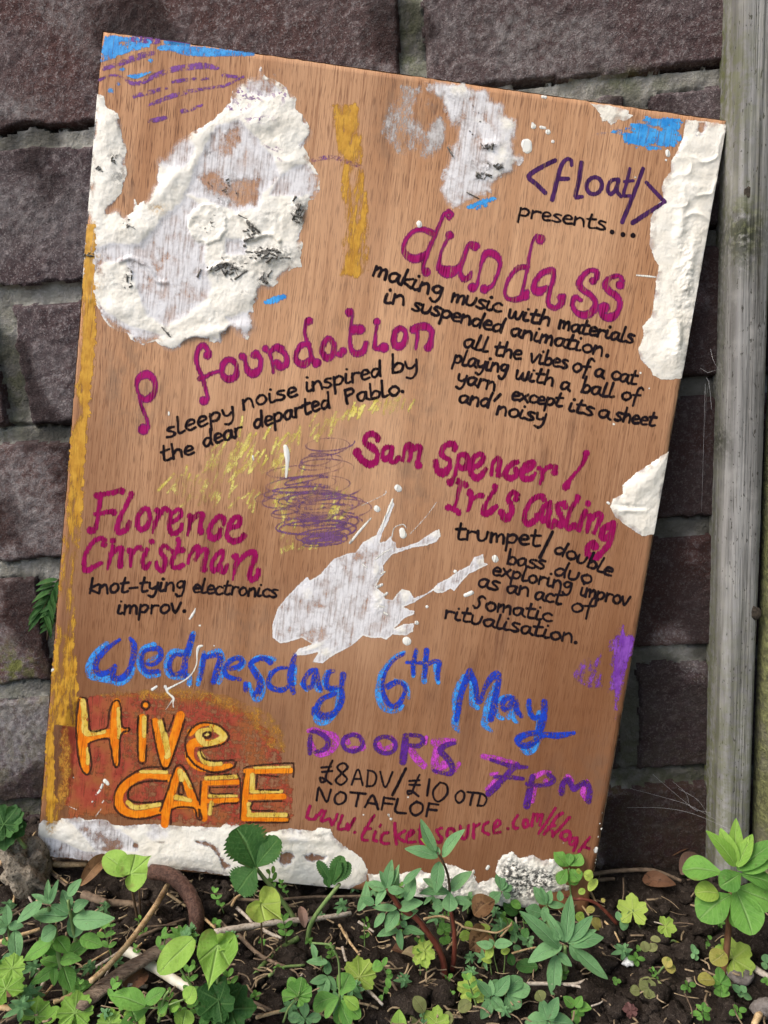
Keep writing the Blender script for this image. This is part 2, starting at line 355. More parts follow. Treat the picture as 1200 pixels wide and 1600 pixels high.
M_VLINE = mat_pastel('violet chalk line', (0.13, 0.03, 0.20), (0.21, 0.06, 0.28), 0.48, 0.8, 0.12)
M_SCRIB = mat_pastel('faded violet scribble', (0.13, 0.055, 0.15), (0.19, 0.08, 0.20), 0.46, 0.5, 0.14)
M_YEL = mat_pastel('pale yellow chalk', (0.70, 0.56, 0.10), (0.80, 0.68, 0.20), 0.46, 1.0, 0.16)
M_OCHRE = mat_pastel('ochre oil pastel', (0.48, 0.225, 0.018), (0.62, 0.33, 0.035), 0.5, 1.2, 0.14, (700, 130), 0.5)
M_RED = mat_pastel('brick red pastel', (0.30, 0.040, 0.022), (0.38, 0.07, 0.035), 0.5, 1.2, 0.12, (520, 420), 0.6, (0.33, 0.10, 0.03))
M_ORHALO = mat_pastel('orange pastel haze', (0.50, 0.20, 0.03), (0.55, 0.27, 0.04), 0.5, 1.6, 0.2)
M_ORANGE = mat_pastel('orange oil pastel', (0.74, 0.17, 0.006), (0.86, 0.27, 0.012), 0.24, 0.35, 0.06, (500, 260), 0.4)
M_LEMON = mat_pastel('lemon oil pastel', (0.66, 0.43, 0.055), (0.76, 0.56, 0.13), 0.26, 0.4, 0.07, (500, 260), 0.45)
M_SPLASH = mat_marker('white paint splash', (0.78, 0.77, 0.72), (0.84, 0.81, 0.70), 0.3, 0.0)
M_GREYSM = mat_pastel('grey white smear', (0.45, 0.42, 0.40), (0.60, 0.57, 0.55), 0.5, 1.6, 0.22)
M_BRICK, M_MORTAR, M_SOIL, M_POST, M_MOSS = mat_brick(), mat_mortar(), mat_soil(), mat_post(), mat_moss()
LEAF = {
 'blue': mat_leaf('blue green leaf', (0.095, 0.215, 0.085), (0.165, 0.33, 0.135), (0.22, 0.38, 0.19)),
 'mid': mat_leaf('mid green leaf', (0.075, 0.195, 0.035), (0.15, 0.33, 0.06), (0.22, 0.36, 0.12)),
 'bright': mat_leaf('bright green leaf', (0.15, 0.30, 0.04), (0.26, 0.43, 0.075), (0.32, 0.48, 0.14)),
 'dark': mat_leaf('dark green leaf', (0.022, 0.075, 0.016), (0.050, 0.135, 0.030), (0.10, 0.20, 0.06)),
 'lime': mat_leaf('yellow green leaf', (0.21, 0.33, 0.05), (0.33, 0.43, 0.08), (0.40, 0.48, 0.15)),
 'yellow': mat_leaf('yellowing leaf', (0.24, 0.23, 0.05), (0.36, 0.31, 0.085), (0.36, 0.33, 0.13), (0.16, 0.18, 0.03)),
 'olive': mat_leaf('olive leaf', (0.13, 0.15, 0.05), (0.21, 0.22, 0.085), (0.25, 0.25, 0.12)),
 'purple': mat_leaf('purplish leaf', (0.10, 0.045, 0.045), (0.17, 0.085, 0.075), (0.2, 0.1, 0.09)),
 'dead': mat_leaf('dead brown leaf', (0.15, 0.075, 0.035), (0.30, 0.17, 0.08), (0.33, 0.2, 0.1), (0.08, 0.04, 0.02)),
}
M_STEMG = mat_plain('green stem', (0.10, 0.17, 0.05), (0.19, 0.26, 0.09), (400, 400, 80), 0.5)
M_STEMR = mat_plain('red stem', (0.085, 0.020, 0.014), (0.17, 0.050, 0.030), (400, 400, 90), 0.45, 0.3, 0.0006)
M_STEMB = mat_plain('dark thin stem', (0.045, 0.028, 0.016), (0.10, 0.065, 0.035), (400, 400, 90), 0.6)
M_STRAW = mat_plain('dry straw', (0.36, 0.24, 0.115), (0.56, 0.41, 0.23), (300, 300, 300), 0.6, 0.4, 0.0005, (0.24, 0.14, 0.07))
M_TWIG = mat_plain('grey brown twig', (0.085, 0.058, 0.038), (0.19, 0.135, 0.09), (300, 300, 300), 0.8, 0.6, 0.001)
M_PALE = mat_plain('bleached twig', (0.30, 0.25, 0.195), (0.48, 0.42, 0.35), (300, 300, 300), 0.75, 0.6, 0.0008, (0.16, 0.12, 0.09))
M_ROOT = mat_plain('brown root bark', (0.055, 0.026, 0.018), (0.13, 0.068, 0.048), (500, 500, 500), 0.7, 0.8, 0.0012, (0.035, 0.018, 0.013))
M_WHITER = mat_plain('white root', (0.62, 0.56, 0.40), (0.74, 0.71, 0.60), (120, 120, 120), 0.5, 0.3, 0.0008)
M_SPURGE = mat_plain('brown spurge stem', (0.10, 0.045, 0.022), (0.19, 0.095, 0.05), (400, 400, 120), 0.5, 0.3, 0.0006)
M_STONE = mat_plain('rough mortar stone', (0.13, 0.105, 0.075), (0.30, 0.255, 0.195), (240, 240, 240), 0.9, 1.0, 0.003, (0.07, 0.055, 0.04))
M_GREYST = mat_plain('small grey stone', (0.10, 0.085, 0.075), (0.20, 0.175, 0.16), (300, 300, 300), 0.85, 0.7, 0.002)
M_CHALK = mat_plain('white chip', (0.55, 0.55, 0.53), (0.78, 0.78, 0.76), (400, 400, 400), 0.7)
M_WEB = mat_plain('cobweb thread', (0.40, 0.40, 0.40), (0.60, 0.60, 0.60), (100, 100, 100), 0.5, 0.0)
# ------------------------------------------------------------------ brick wall
PITCH = 0.17941*WALL_D
Z0 = 0.30445*WALL_D + GND                        # bed joint 0
MORT = 0.0088
def wx(px, py): return float(at_y(px, py, 0.0)[0])
BRL = 0.226
phase = {-1: wx(645, 60), 0: wx(1062, 190)-0.02, 1: wx(22, 585), 2: wx(600, 800), 3: wx(700, 900), 4: wx(978, 1110), 5: wx(860, 1300)}
def wall_fields(x, z):
    zw = z + 0.0026*(fbm(x*38, z*38, 31, 3)-0.5)*2 + 0.0015*(fbm(x*170, z*170, 33, 3)-0.5)*2
    kf = np.floor((Z0-zw)/PITCH).astype(int)     # course k lies between joint k and joint k+1
    top = Z0-kf*PITCH                            # upper joint line of the course
    dz_top = (top-MORT)-zw                       # below the mortar band
    dz_bot = zw-(top-PITCH)
    xw = x + 0.0026*(fbm(x*38+5, z*38, 41, 3)-0.5)*2 + 0.0018*(fbm(x*170+5, z*170, 43, 3)-0.5)*2
    ph = np.zeros_like(x)
    for k in np.unique(kf):
        ph[kf == k] = phase.get(int(k), phase[-1]+(BRL/2 if k % 2 == 0 else 0.03))
    t = (xw-ph)/BRL; ix = np.floor(t).astype(int); fx = (t-ix)*BRL
    dx = np.minimum(fx-0.0058, BRL-0.0058-fx)
    D = np.minimum(np.minimum(dz_top, dz_bot), dx)
    bid = (kf*37+ix*11) % 97
    h = 0.0040*sstep(0.0, 0.0014, D)
    h = h + 0.0020*(fbm(x*26, z*26, 51, 4)-0.5) + 0.0005*(fbm(x*230, z*230, 53, 3)-0.5)*2 + 0.0006*(fbm(x*480, z*480, 57, 2)-0.5)*2
    h = h + ((bid*7919 % 31)/31-0.5)*0.0028*(D > 0) + 0.002*(fbm(x*120, z*120, 59, 3)-0.5)*(D <= 0)
    gap = (dz_bot < 0.0018)*(dz_bot > -0.003)+0.0
    gl = sstep(-0.0035, -0.0006, -np.abs(dz_bot+0.0006))*(fbm(x*11, kf*3.3, 61, 2) > 0.40)
    h = h - np.where(kf < 1, 0.010, 0.005)*gl
    tint = ((bid*613) % 29)/29.0
    return D, h, tint, kf, ix
def wall_patch(xs, zs, skip=None):
    X, Z = np.meshgrid(xs, zs); D, h, tint, kf, ix = wall_fields(X, Z)
    tint = np.where((X > 0.08) & (kf >= 2), 0.9, np.where(kf == 3, 0.85, tint)); tint = np.where((kf == 0), 0.05, tint); tint = np.where(kf == 2, 0.7, tint); tint = np.where(kf == 4, 0.15, tint); tint = np.where((kf == -1) & (X < 0), 0.55, tint)
    low = sstep(0.16, 0.03, Z)
    px, py = project(np.stack([X, 0*X, Z], -1))
    def blob(cx, cy, rx, ry): return np.exp(-(((px-cx)/rx)**2+((py-cy)/ry)**2))
    moss = 0.40*low+0.9*blob(15, 1030, 45, 26)+0.6*blob(60, 1060, 60, 30)+0.9*blob(975, 128, 40, 14)+0.5*blob(900, 150, 60, 16)
    moss_m = 0.16+0.6*low+0.7*blob(640, 60, 25, 90)+0.6*blob(20, 600, 30, 80)+0.5*blob(980, 130, 60, 18)
    dust = 0.9*blob(40, 330, 130, 60)*0.6+0.75*blob(20, 180, 60, 26)+0.5*blob(30, 800, 60, 60)+0.45*blob(60, 945, 40, 60)+0.35*blob(760, 60, 160, 60)+0.9*blob(30, 1150, 70, 80)+0.4*blob(110, 640, 60, 90)+0.3*(fbm(X*14, Z*14, 71, 3) > 0.56)
    V = np.stack([X, -h, Z], -1).reshape(-1, 3)
    n, m = X.shape
    i = np.arange(n*m).reshape(n, m)
    q = np.stack([i[:-1, :-1], i[:-1, 1:], i[1:, 1:], i[1:, :-1]], -1).reshape(-1, 4)
    Dc = (D[:-1, :-1]+D[1:, 1:]+D[:-1, 1:]+D[1:, :-1]).reshape(-1)/4
    Xc = (X[:-1, :-1]+X[1:, 1:]).reshape(-1)/2; Zc = (Z[:-1, :-1]+Z[1:, 1:]).reshape(-1)/2
    keep = np.ones(len(q), bool) if skip is None else ~((Xc > skip[0]) & (Xc < skip[1]) & (Zc > skip[2]) & (Zc < skip[3]))
    damp = np.clip(sstep(0.42, 0.56, fbm(X*22, Z*22, 81, 4)+0.26*sstep(0.05, 0.13, X)*sstep(0.42, 0.34, Z)+0.20*sstep(0.12, 0.02, Z)-0.14), 0, 1)  # ragged painted shade: darkens the gap right of the board and the wall foot
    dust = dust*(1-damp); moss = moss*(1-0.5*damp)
    A = {'damp': damp.ravel(), 'tint': tint.ravel(), 'moss': np.clip(moss, 0, 1).ravel(), 'dust': np.clip(dust, 0, 1).ravel()}  # 'damp' carries the painted shade
    Am = {'damp': damp.ravel(), 'moss': np.clip(moss_m, 0, 1).ravel()}  # 'damp' carries the painted shade
    return V, q[keep & (Dc > 0)], q[keep & (Dc <= 0)], A, Am
def compact(V, F, A):
    u, inv = np.unique(F.ravel(), return_inverse=True)
    return V[u], inv.reshape(F.shape), {k: a[u] for k, a in A.items()}
wall = thing('brick_wall', 'old purple brown brick wall with crumbling grey mortar behind the painted board', 'wall', (0, 0.02, 0))
fx0, fx1, fz0, fz1 = -0.318, 0.240, -0.06, 0.504
xs = np.arange(fx0, fx1+1e-6, 0.0012); zs = np.arange(fz0, fz1+1e-6, 0.0012)
V, Fb, Fm, A, Am = wall_patch(xs, zs)
xc = np.arange(-1.5, 1.5, 0.006); zc = np.arange(-0.06, 1.6, 0.006)
V2, Fb2, Fm2, A2, Am2 = wall_patch(xc, zc, (fx0+0.004, xs[-1]-0.004, fz0-0.1, zs[-1]-0.004))
V2[:, 1] += 0.0004
Vb, Fbb, Ab = compact(np.vstack([V, V2]), np.vstack([Fb, Fb2+len(V)]), {k: np.concatenate([A[k], A2[k]]) for k in A})
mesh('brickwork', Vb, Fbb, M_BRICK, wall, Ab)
Vm, Fmm, Amm = compact(np.vstack([V, V2]), np.vstack([Fm, Fm2+len(V)]), {k: np.concatenate([Am[k], Am2[k]]) for k in Am})
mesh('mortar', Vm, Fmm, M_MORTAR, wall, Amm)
bk = Bag(); x0, x1, y0, y1, z0, z1 = -1.5, 1.49, 0.02, 0.12, -0.06, 1.59
bv = [(x, y, z) for z in (z0, z1) for y in (y0, y1) for x in (x0, x1)]
bk.add(bv, [(0, 1, 5, 4), (2, 6, 7, 3), (0, 4, 6, 2), (1, 3, 7, 5), (4, 5, 7, 6), (0, 2, 3, 1)], moss=np.full(8, 0.3), damp=np.zeros(8))
bk.build('wall_core', M_MORTAR, wall, smooth=False)

# ------------------------------------------------------------------ soil
def soil_z(X, Y):
    n = fbm(X*34, Y*34, 101, 4); r = 1-np.abs(2*fbm(X*75, Y*75, 111, 3)-1); f = fbm(X*260, Y*260, 121, 3); g = fbm(X*600, Y*600, 131, 2)
    r2 = 1-np.abs(2*fbm(X*150, Y*150, 141, 2)-1)
    return ground_h(X, Y) - 0.002 + 0.010*(n-0.5) + 0.0060*(0.75-r) + 0.0042*(0.75-r2) + 0.0030*(f-0.5) + 0.0012*(g-0.5)
xs = np.arange(-0.52, 0.46, 0.0016); ys = np.arange(-0.36, 0.006, 0.0016)
X, Y = np.meshgrid(xs, ys); Z = soil_z(X, Y)
edge = np.minimum.reduce([X-xs[0], xs[-1]-X, Y-ys[0]]); Z = Z - 0.02*sstep(0.03, 0.0, edge)
i = np.arange(X.size).reshape(X.shape); q = np.stack([i[:-1, :-1], i[:-1, 1:], i[1:, 1:], i[1:, :-1]], -1).reshape(-1, 4)
soil = mesh('soil', np.stack([X, Y, Z], -1).reshape(-1, 3), q, M_SOIL); soil['kind'] = 'structure'
xs = np.concatenate([np.linspace(-40, -2, 12), np.linspace(-1.5, 1.5, 60), np.linspace(2, 40, 12)]); ys = np.concatenate([np.linspace(-40, -2, 12), np.linspace(-1.5, 0.05, 40), np.linspace(1, 40, 8)])
X, Y = np.meshgrid(xs, ys); Z = ground_h(X, Y)-0.011
i = np.arange(X.size).reshape(X.shape); q = np.stack([i[:-1, :-1], i[:-1, 1:], i[1:, 1:], i[1:, :-1]], -1).reshape(-1, 4)
gr = mesh('ground', np.stack([X, Y, Z], -1).reshape(-1, 3), q, M_SOIL); gr['kind'] = 'structure'
# crumbs: irregular little lumps too many to count
phi = (1+5**0.5)/2
ico = np.array([(-1, phi, 0), (1, phi, 0), (-1, -phi, 0), (1, -phi, 0), (0, -1, phi), (0, 1, phi), (0, -1, -phi), (0, 1, -phi), (phi, 0, -1), (phi, 0, 1), (-phi, 0, -1), (-phi, 0, 1)])/math.sqrt(1+phi*phi)
icf = [(0, 11, 5), (0, 5, 1), (0, 1, 7), (0, 7, 10), (0, 10, 11), (1, 5, 9), (5, 11, 4), (11, 10, 2), (10, 7, 6), (7, 1, 8), (3, 9, 4), (3, 4, 2), (3, 2, 6), (3, 6, 8), (3, 8, 9), (4, 9, 5), (2, 4, 11), (6, 2, 10), (8, 6, 7), (9, 8, 1)]
def ico2():
    V = [tuple(v) for v in ico]; F = []; c = {}
    def mid(a, b):
        k = (min(a, b), max(a, b))
        if k not in c:
            m = (np.array(V[a])+np.array(V[b])); m /= np.linalg.norm(m); V.append(tuple(m)); c[k] = len(V)-1
        return c[k]
    for a, b, d in icf:
        ab, bd, da = mid(a, b), mid(b, d), mid(d, a); F += [(a, ab, da), (b, bd, ab), (d, da, bd), (ab, bd, da)]
    return np.array(V), F
IV, IF = ico2()
def lump(r, seed, rough=0.35, sq=(1, 1, 1), sub=1):
    V, F = IV, IF
    for _ in range(sub-1):
        IV_, IF_ = V, F
        V = [tuple(v) for v in IV_]; F = []; c = {}
        def mid(a, b):
            k = (min(a, b), max(a, b))
            if k not in c:
                m = np.array(V[a])+np.array(V[b]); m /= np.linalg.norm(m); V.append(tuple(m)); c[k] = len(V)-1
            return c[k]
        for a, b, d in IF_:
            ab, bd, da = mid(a, b), mid(b, d), mid(d, a); F += [(a, ab, da), (b, bd, ab), (d, da, bd), (ab, bd, da)]
        V = np.array(V)
    s = seed*3.17
    k = 1+rough*2*(fbm(V[:, 0]*1.7+s+V[:, 2]*0.9+40, V[:, 1]*1.7-s+V[:, 2]*1.1+300, seed % 200, 4, 0.6)-0.5)*1.6
    return V*k[:, None]*r*np.array(sq), F
cb = Bag(); r_ = np.random.default_rng(5)
for n in range(2600):
    x = r_.uniform(-0.33, 0.24); y = -0.17*r_.random()**0.9-0.001
    rr = 0.0007+0.0034*r_.random()**3.2
    v, f = lump(rr, int(r_.integers(1000)), 0.4, (1, 1, 0.8))
    z = float(soil_z(np.array([x]), np.array([y]))[0])
    cb.add(v+np.array([x, y, z+rr*0.25]), f)
o = cb.build('soil_crumbs', M_SOIL); o['kind'] = 'stuff'

# ------------------------------------------------------------------ timber post at the right and the mossy planks beside it, extended out of view to block light
def timber(name, p_bot, p_top, w, d, mat, parent, moss_f, dark_f, nu=70, nv=800, rad=0.006, seed=3, bow=0.0):
    # rounded upright, cross-section swept from p_bot to p_top (left front corner line)
    prof = []
    for k in range(9): a = math.pi*(0.5*k/8); prof.append((rad-rad*math.cos(a)*1.0, -d+rad-rad*math.sin(a)))   # left front round
    prof = [(0.0, 0.0)]+[(0.0, -d*0.5)]+prof
    for t in np.linspace(0.08, 0.92, 36): prof.append((rad+(w-2*rad)*t, -d))
    for k in range(9): a = math.pi*(0.5*k/8); prof.append((w-rad+rad*math.sin(a), -d+rad-rad*math.cos(a)))
    prof += [(w, -d*0.5), (w, 0.0)]
    prof = np.array(prof); n = len(prof)
    ts = np.linspace(0, 1, nv); V = []
    p0, p1 = np.array(p_bot), np.array(p_top)
    s = np.concatenate([[0], np.cumsum(np.linalg.norm(np.diff(prof, axis=0), axis=1))])
    S, T = np.meshgrid(s, ts); L = np.linalg.norm(p1-p0)
    groove = 0.0005*(fbm(S*700, T*L*9, seed, 3)-0.5)*2 + 0.0008*(fbm(S*60, T*L*6, seed+5, 3)-0.5)+0.0003*(fbm(S*900, T*L*300, seed+7, 2)-0.5)
    nx = np.gradient(prof[:, 0]); ny = np.gradient(prof[:, 1]); ln = np.hypot(nx, ny)+1e-9; nrm = np.stack([ny/ln, -nx/ln], -1)
    P = p0[None, None]+(p1-p0)[None, None]*T[..., None]
    P = P+np.stack([prof[:, 0][None]+nrm[:, 0][None]*groove + bow*np.sin(T*math.pi), prof[:, 1][None]+nrm[:, 1][None]*groove, 0*T], -1)
    i = np.arange(n*nv).reshape(nv, n); q = np.stack([i[:-1, :-1], i[:-1, 1:], i[1:, 1:], i[1:, :-1]], -1).reshape(-1, 4)
    px, py = project(P)
    top = np.array([list(i[-1])]) if False else None
    o = mesh(name, P.reshape(-1, 3), q, mat, parent, {'moss': moss_f(px, py, S).ravel(), 'dark': dark_f(px, py, S).ravel()})
    return o
PY = -0.024
pb = at_y(1101, 1345, -0.004); pt = at_y(1131, 0, -0.004)
dirv = (pt-pb)/(pt[2]-pb[2]); pb0 = pb+dirv*(-0.03-pb[2]); pt1 = pb+dirv*(1.55-pb[2])
post = thing('fence_post', 'weathered grey timber post with knots and green algae, standing right of the painted board', 'post', (pb[0]+0.014, -0.012, 0.0))
def pm(px, py, S): return np.clip(0.5*sstep(800, 1300, py)+0.9*np.exp(-((px-1150)/45)**2-((py-130)/110)**2)*0.6+0.8*np.exp(-((px-1165)/30)**2-((py-350)/60)**2)+0.5*sstep(0.020, 0.004, S)+0.02, 0, 1)
def pd(px, py, S): return np.clip(0.95*np.exp(-((px-1165)/34)**2-((py-370)/48)**2)+0.7*np.exp(-((px-1128)/14)**2-((py-690)/26)**2)+0.3*sstep(0.012, 0.0, S)+0.75*np.exp(-((px-1115)/16)**2-((py-500)/160)**2)*0.7, 0, 1)
fixd = lambda p: np.array([p[0], 0.0, p[2]])
W_POST = float(at_y(1191, 900, PY)[0]-at_y(1111, 900, -0.004)[0])
timber('timber', fixd(pb0), fixd(pt1), W_POST, -PY, M_POST, post, pm, pd, seed=3)
M_KNOT = mat_plain('dark knot', (0.02, 0.016, 0.012), (0.07, 0.055, 0.04), (500, 500, 500), 0.85, 0.8, 0.001)
for (kx, ky, r) in ((1180, 958, 0.0030), (1162, 955, 0.0012), (1172, 300, 0.0026)):
    kc = at_y(kx, ky, PY+0.0004); v, f = lump(r, kx % 97, 0.25, (1, 0.12, 1.2), 2); kb = Bag(); kb.add(v+kc, f); kb.build('knot', M_KNOT, post)
cap = Bag(); p = fixd(pt1); cap.add([(p[0], 0, p[2]), (p[0], PY, p[2]), (p[0]+W_POST, PY, p[2]), (p[0]+W_POST, 0, p[2])], [(0, 1, 2, 3)], moss=np.full(4, 0.3), dark=np.full(4, 0.2)); cap.build('post_top', M_POST, post, smooth=False)
p2b = fixd(pb0)+np.array([W_POST+0.0015, 0, 0]); p2t = fixd(pt1)+np.array([W_POST+0.0015, 0, 0])
brd = thing('fence_sky_blocker', 'green mossy timber strip at the right edge, with added planks blocking sky light', 'fence', (p2b[0]+0.09, -0.25, 0.0))
one = lambda px, py, S: np.full_like(px, 0.8)
fd = np.array([0.40, -0.917, 0]); fn = np.array([0.917, 0.40, 0])          # added unseen run from the post towards the viewer, blocks sky from the right
for n_ in range(12):
    a0, a1 = 0.098*n_, 0.098*n_+0.096; tt_ = np.linspace(0, 1, 40); zz = np.linspace(-0.03, 1.5, 200); A2, Z2 = np.meshgrid(tt_, zz)
    hh = 0.0012*(fbm(A2*30+n_*7, Z2*9, 401, 3)-0.5)*2+0.0015*sstep(0.04, 0.0, np.minimum(A2, 1-A2))
    lean = (p2t-p2b)/(p2t[2]-p2b[2]); P2 = p2b[None, None]+lean[None, None]*(Z2-p2b[2])[..., None]+np.array([0, -0.016, 0])+fd*(a0+(a1-a0)*A2)[..., None]+fn*hh[..., None]
    bq = np.concatenate([P2, P2[:, ::-1]+fn*0.012], 1); n2, m2 = bq.shape[:2]; i2 = np.arange(n2*m2).reshape(n2, m2)
    q2 = np.stack([i2[:-1], np.roll(i2, -1, 1)[:-1], np.roll(i2, -1, 1)[1:], i2[1:]], -1).reshape(-1, 4)
    mesh('blocker_plank', bq.reshape(-1, 3), q2, M_MOSS, brd)
# ------------------------------------------------------------------ the painted board: its frame and its lattice
BW, BH = 0.297, 1.38889*0.297
_s = BW
TLc = np.array([-.439935, -.75189, 1.199824])*_s
def _hom(src, dst):
    A = []
    for (x, y), (u, v) in zip(src, dst):
        A.append([x, y, 1, 0, 0, 0, -u*x, -u*y, -u]); A.append([0, 0, 0, x, y, 1, -v*x, -v*y, -v])
    h = np.linalg.svd(np.array(A, float))[2][-1].reshape(3, 3); return h/h[2, 2]
_H = _hom([(0, 0), (1, 0), (1, 1), (0, 1)], [(160, 48), (1136, 188), (917, 1428), (57, 1338)])
_B = np.linalg.inv(np.array([[F_PX, 0, CX], [0, F_PX, CY], [0, 0, 1]])) @ _H
_B = _B/np.linalg.norm(_B[:, 0])*BW
P0 = CAM + C2W @ _B[:, 2]; EU = C2W @ _B[:, 0]/BW; EV = C2W @ _B[:, 1]/BH      # metres along the top edge, down the side
EN = np.cross(EU, EV); EN /= np.linalg.norm(EN)
if EN[1] > 0: EN = -EN
_Hi = np.linalg.inv(_H)
def px2uv(x, y):
    x = np.asarray(x, float); y = np.asarray(y, float)
    q = np.stack([x, y, np.ones_like(x)], -1) @ _Hi.T
    return q[..., 0]/q[..., 2]*BW, q[..., 1]/q[..., 2]*BH
ST = 0.0004
NU, NV = int(BW/ST)+1, int(BH/ST)+1
UU, VV = np.meshgrid(np.linspace(0, BW, NU), np.linspace(0, BH, NV))
_q = np.stack([UU/BW, VV/BH, np.ones_like(UU)], -1) @ _H.T
PX, PY_ = _q[..., 0]/_q[..., 2], _q[..., 1]/_q[..., 2]
HGT = np.zeros_like(UU)                          # relief of the plaster on the board
_I = np.arange(NU*NV).reshape(NV, NU)
board = thing('painted_board', 'leaning plywood board with colourful handwritten gig poster lettering and white plaster splashes', 'sign', P0+EU*BW*0.5+EV*BH)
def board_pt(u, v, h=0.0): return P0+u[..., None]*EU+v[..., None]*EV+np.asarray(h)[..., None]*EN

# ---- signed distances in pixels of the photograph
def win(x0, y0, x1, y1):
    u, v = px2uv([x0, x1, x0, x1], [y0, y0, y1, y1])
    a, b = max(0, int(u.min()/ST)-2), min(NU, int(u.max()/ST)+3); c, d = max(0, int(v.min()/ST)-2), min(NV, int(v.max()/ST)+3)
    return slice(c, max(c, d)), slice(a, max(a, b))
def d_strokes(strokes, pad=9):
    D = np.full(UU.shape, 99.0)
    for s in strokes:
        if len(s) == 1: segs = [(s[0], s[0])]
        else:
            p = smooth_path(s, 4) if len(s) > 2 else np.asarray(s); segs = list(zip(p[:-1], p[1:]))
        for a, b in segs:
            ra, rb = a[2]/2, b[2]/2; m = max(ra, rb)+pad
            w = win(min(a[0], b[0])-m, min(a[1], b[1])-m, max(a[0], b[0])+m, max(a[1], b[1])+m)
            X, Y = PX[w], PY_[w]
            if X.size == 0: continue
            dx, dy = b[0]-a[0], b[1]-a[1]; L = dx*dx+dy*dy
            t = np.clip(((X-a[0])*dx+(Y-a[1])*dy)/L, 0, 1) if L > 1e-9 else np.zeros_like(X)
            d = np.hypot(X-a[0]-t*dx, Y-a[1]-t*dy)-(ra+(rb-ra)*t)
            D[w] = np.minimum(D[w], d)
    return D
def d_poly(P, pad=30):
    P = np.asarray(P, float); D = np.full(UU.shape, 99.0)
    w = win(P[:, 0].min()-pad, P[:, 1].min()-pad, P[:, 0].max()+pad, P[:, 1].max()+pad)
    X, Y = PX[w], PY_[w]; d2 = np.full(X.shape, 1e9); ins = np.zeros(X.shape, bool); n = len(P)
    for i in range(n):
        a, b = P[i], P[(i+1) % n]; dx, dy = b-a; L = dx*dx+dy*dy
        if L < 1e-9: continue
        t = np.clip(((X-a[0])*dx+(Y-a[1])*dy)/L, 0, 1); d2 = np.minimum(d2, (X-a[0]-t*dx)**2+(Y-a[1]-t*dy)**2)
        if dy != 0: ins ^= ((a[1] > Y) != (b[1] > Y)) & (X < dx*(Y-a[1])/dy+a[0])
    D[w] = np.where(ins, -1, 1)*np.sqrt(d2); return D
def Z(ox, oy, s, txt):                            # "x,y x,y ..." in an enlarged view -> pixels
    return [(ox+float(a)*s, oy+float(b)*s) for a, b in (q.split(',') for q in txt.split())]
def S(ox, oy, s, txt):                            # strokes "x,y,w x,y | ..." ; the width carries over
    out = []
    for st in txt.split('|'):
        w = 10.0; pts = []
        for q in st.split():
            c = q.split(',')
            if len(c) > 2: w = float(c[2])
            pts.append((ox+float(c[0])*s, oy+float(c[1])*s, w*s))
        if pts: out.append(np.array(pts))
    return out
def ring(cx, cy, rx, ry, w, rot=0.0):
    t = np.linspace(0, 2*math.pi, 15); c, s_ = math.cos(rot), math.sin(rot)
    return ' '.join(f'{cx+rx*math.cos(a)*c-ry*math.sin(a)*s_:.0f},{cy+rx*math.cos(a)*s_+ry*math.sin(a)*c:.0f},{w}' for a in t)
def sheet(name, D, mat, off, margin=1.5, attrs=None, h=None, label=None):
    off = off*0.3 if mat is not M_PLASTER else off*0.5
    m = D < margin
    k = m[:-1, :-1] | m[1:, :-1] | m[:-1, 1:] | m[1:, 1:]
    if not k.any(): return None
    F = np.stack([_I[:-1, :-1][k], _I[1:, :-1][k], _I[1:, 1:][k], _I[:-1, 1:][k]], -1)
    u, inv = np.unique(F.ravel(), return_inverse=True); F = inv.reshape(F.shape)
    hh = (HGT if h is None else h).ravel()[u]+off
    P = board_pt(UU.ravel()[u], VV.ravel()[u], hh)
    A = {'buv': np.stack([UU.ravel()[u], VV.ravel()[u], 0*u], -1), 'd': np.clip(D.ravel()[u], -40, 40)}
    for kk, a in (attrs or {}).items(): A[kk] = a.ravel()[u]
    o = mesh(name, P, F, mat, board, A)
    if label: o['label'] = label
    return o
def gauss(cx, cy, rx, ry, rot=0.0):
    dx, dy = PX-cx, PY_-cy; c, s_ = math.cos(rot), math.sin(rot)
    return np.exp(-((dx*c+dy*s_)/rx)**2-((-dx*s_+dy*c)/ry)**2)
def soft(poly, w=12.0): return sstep(w, -w, d_poly(poly))

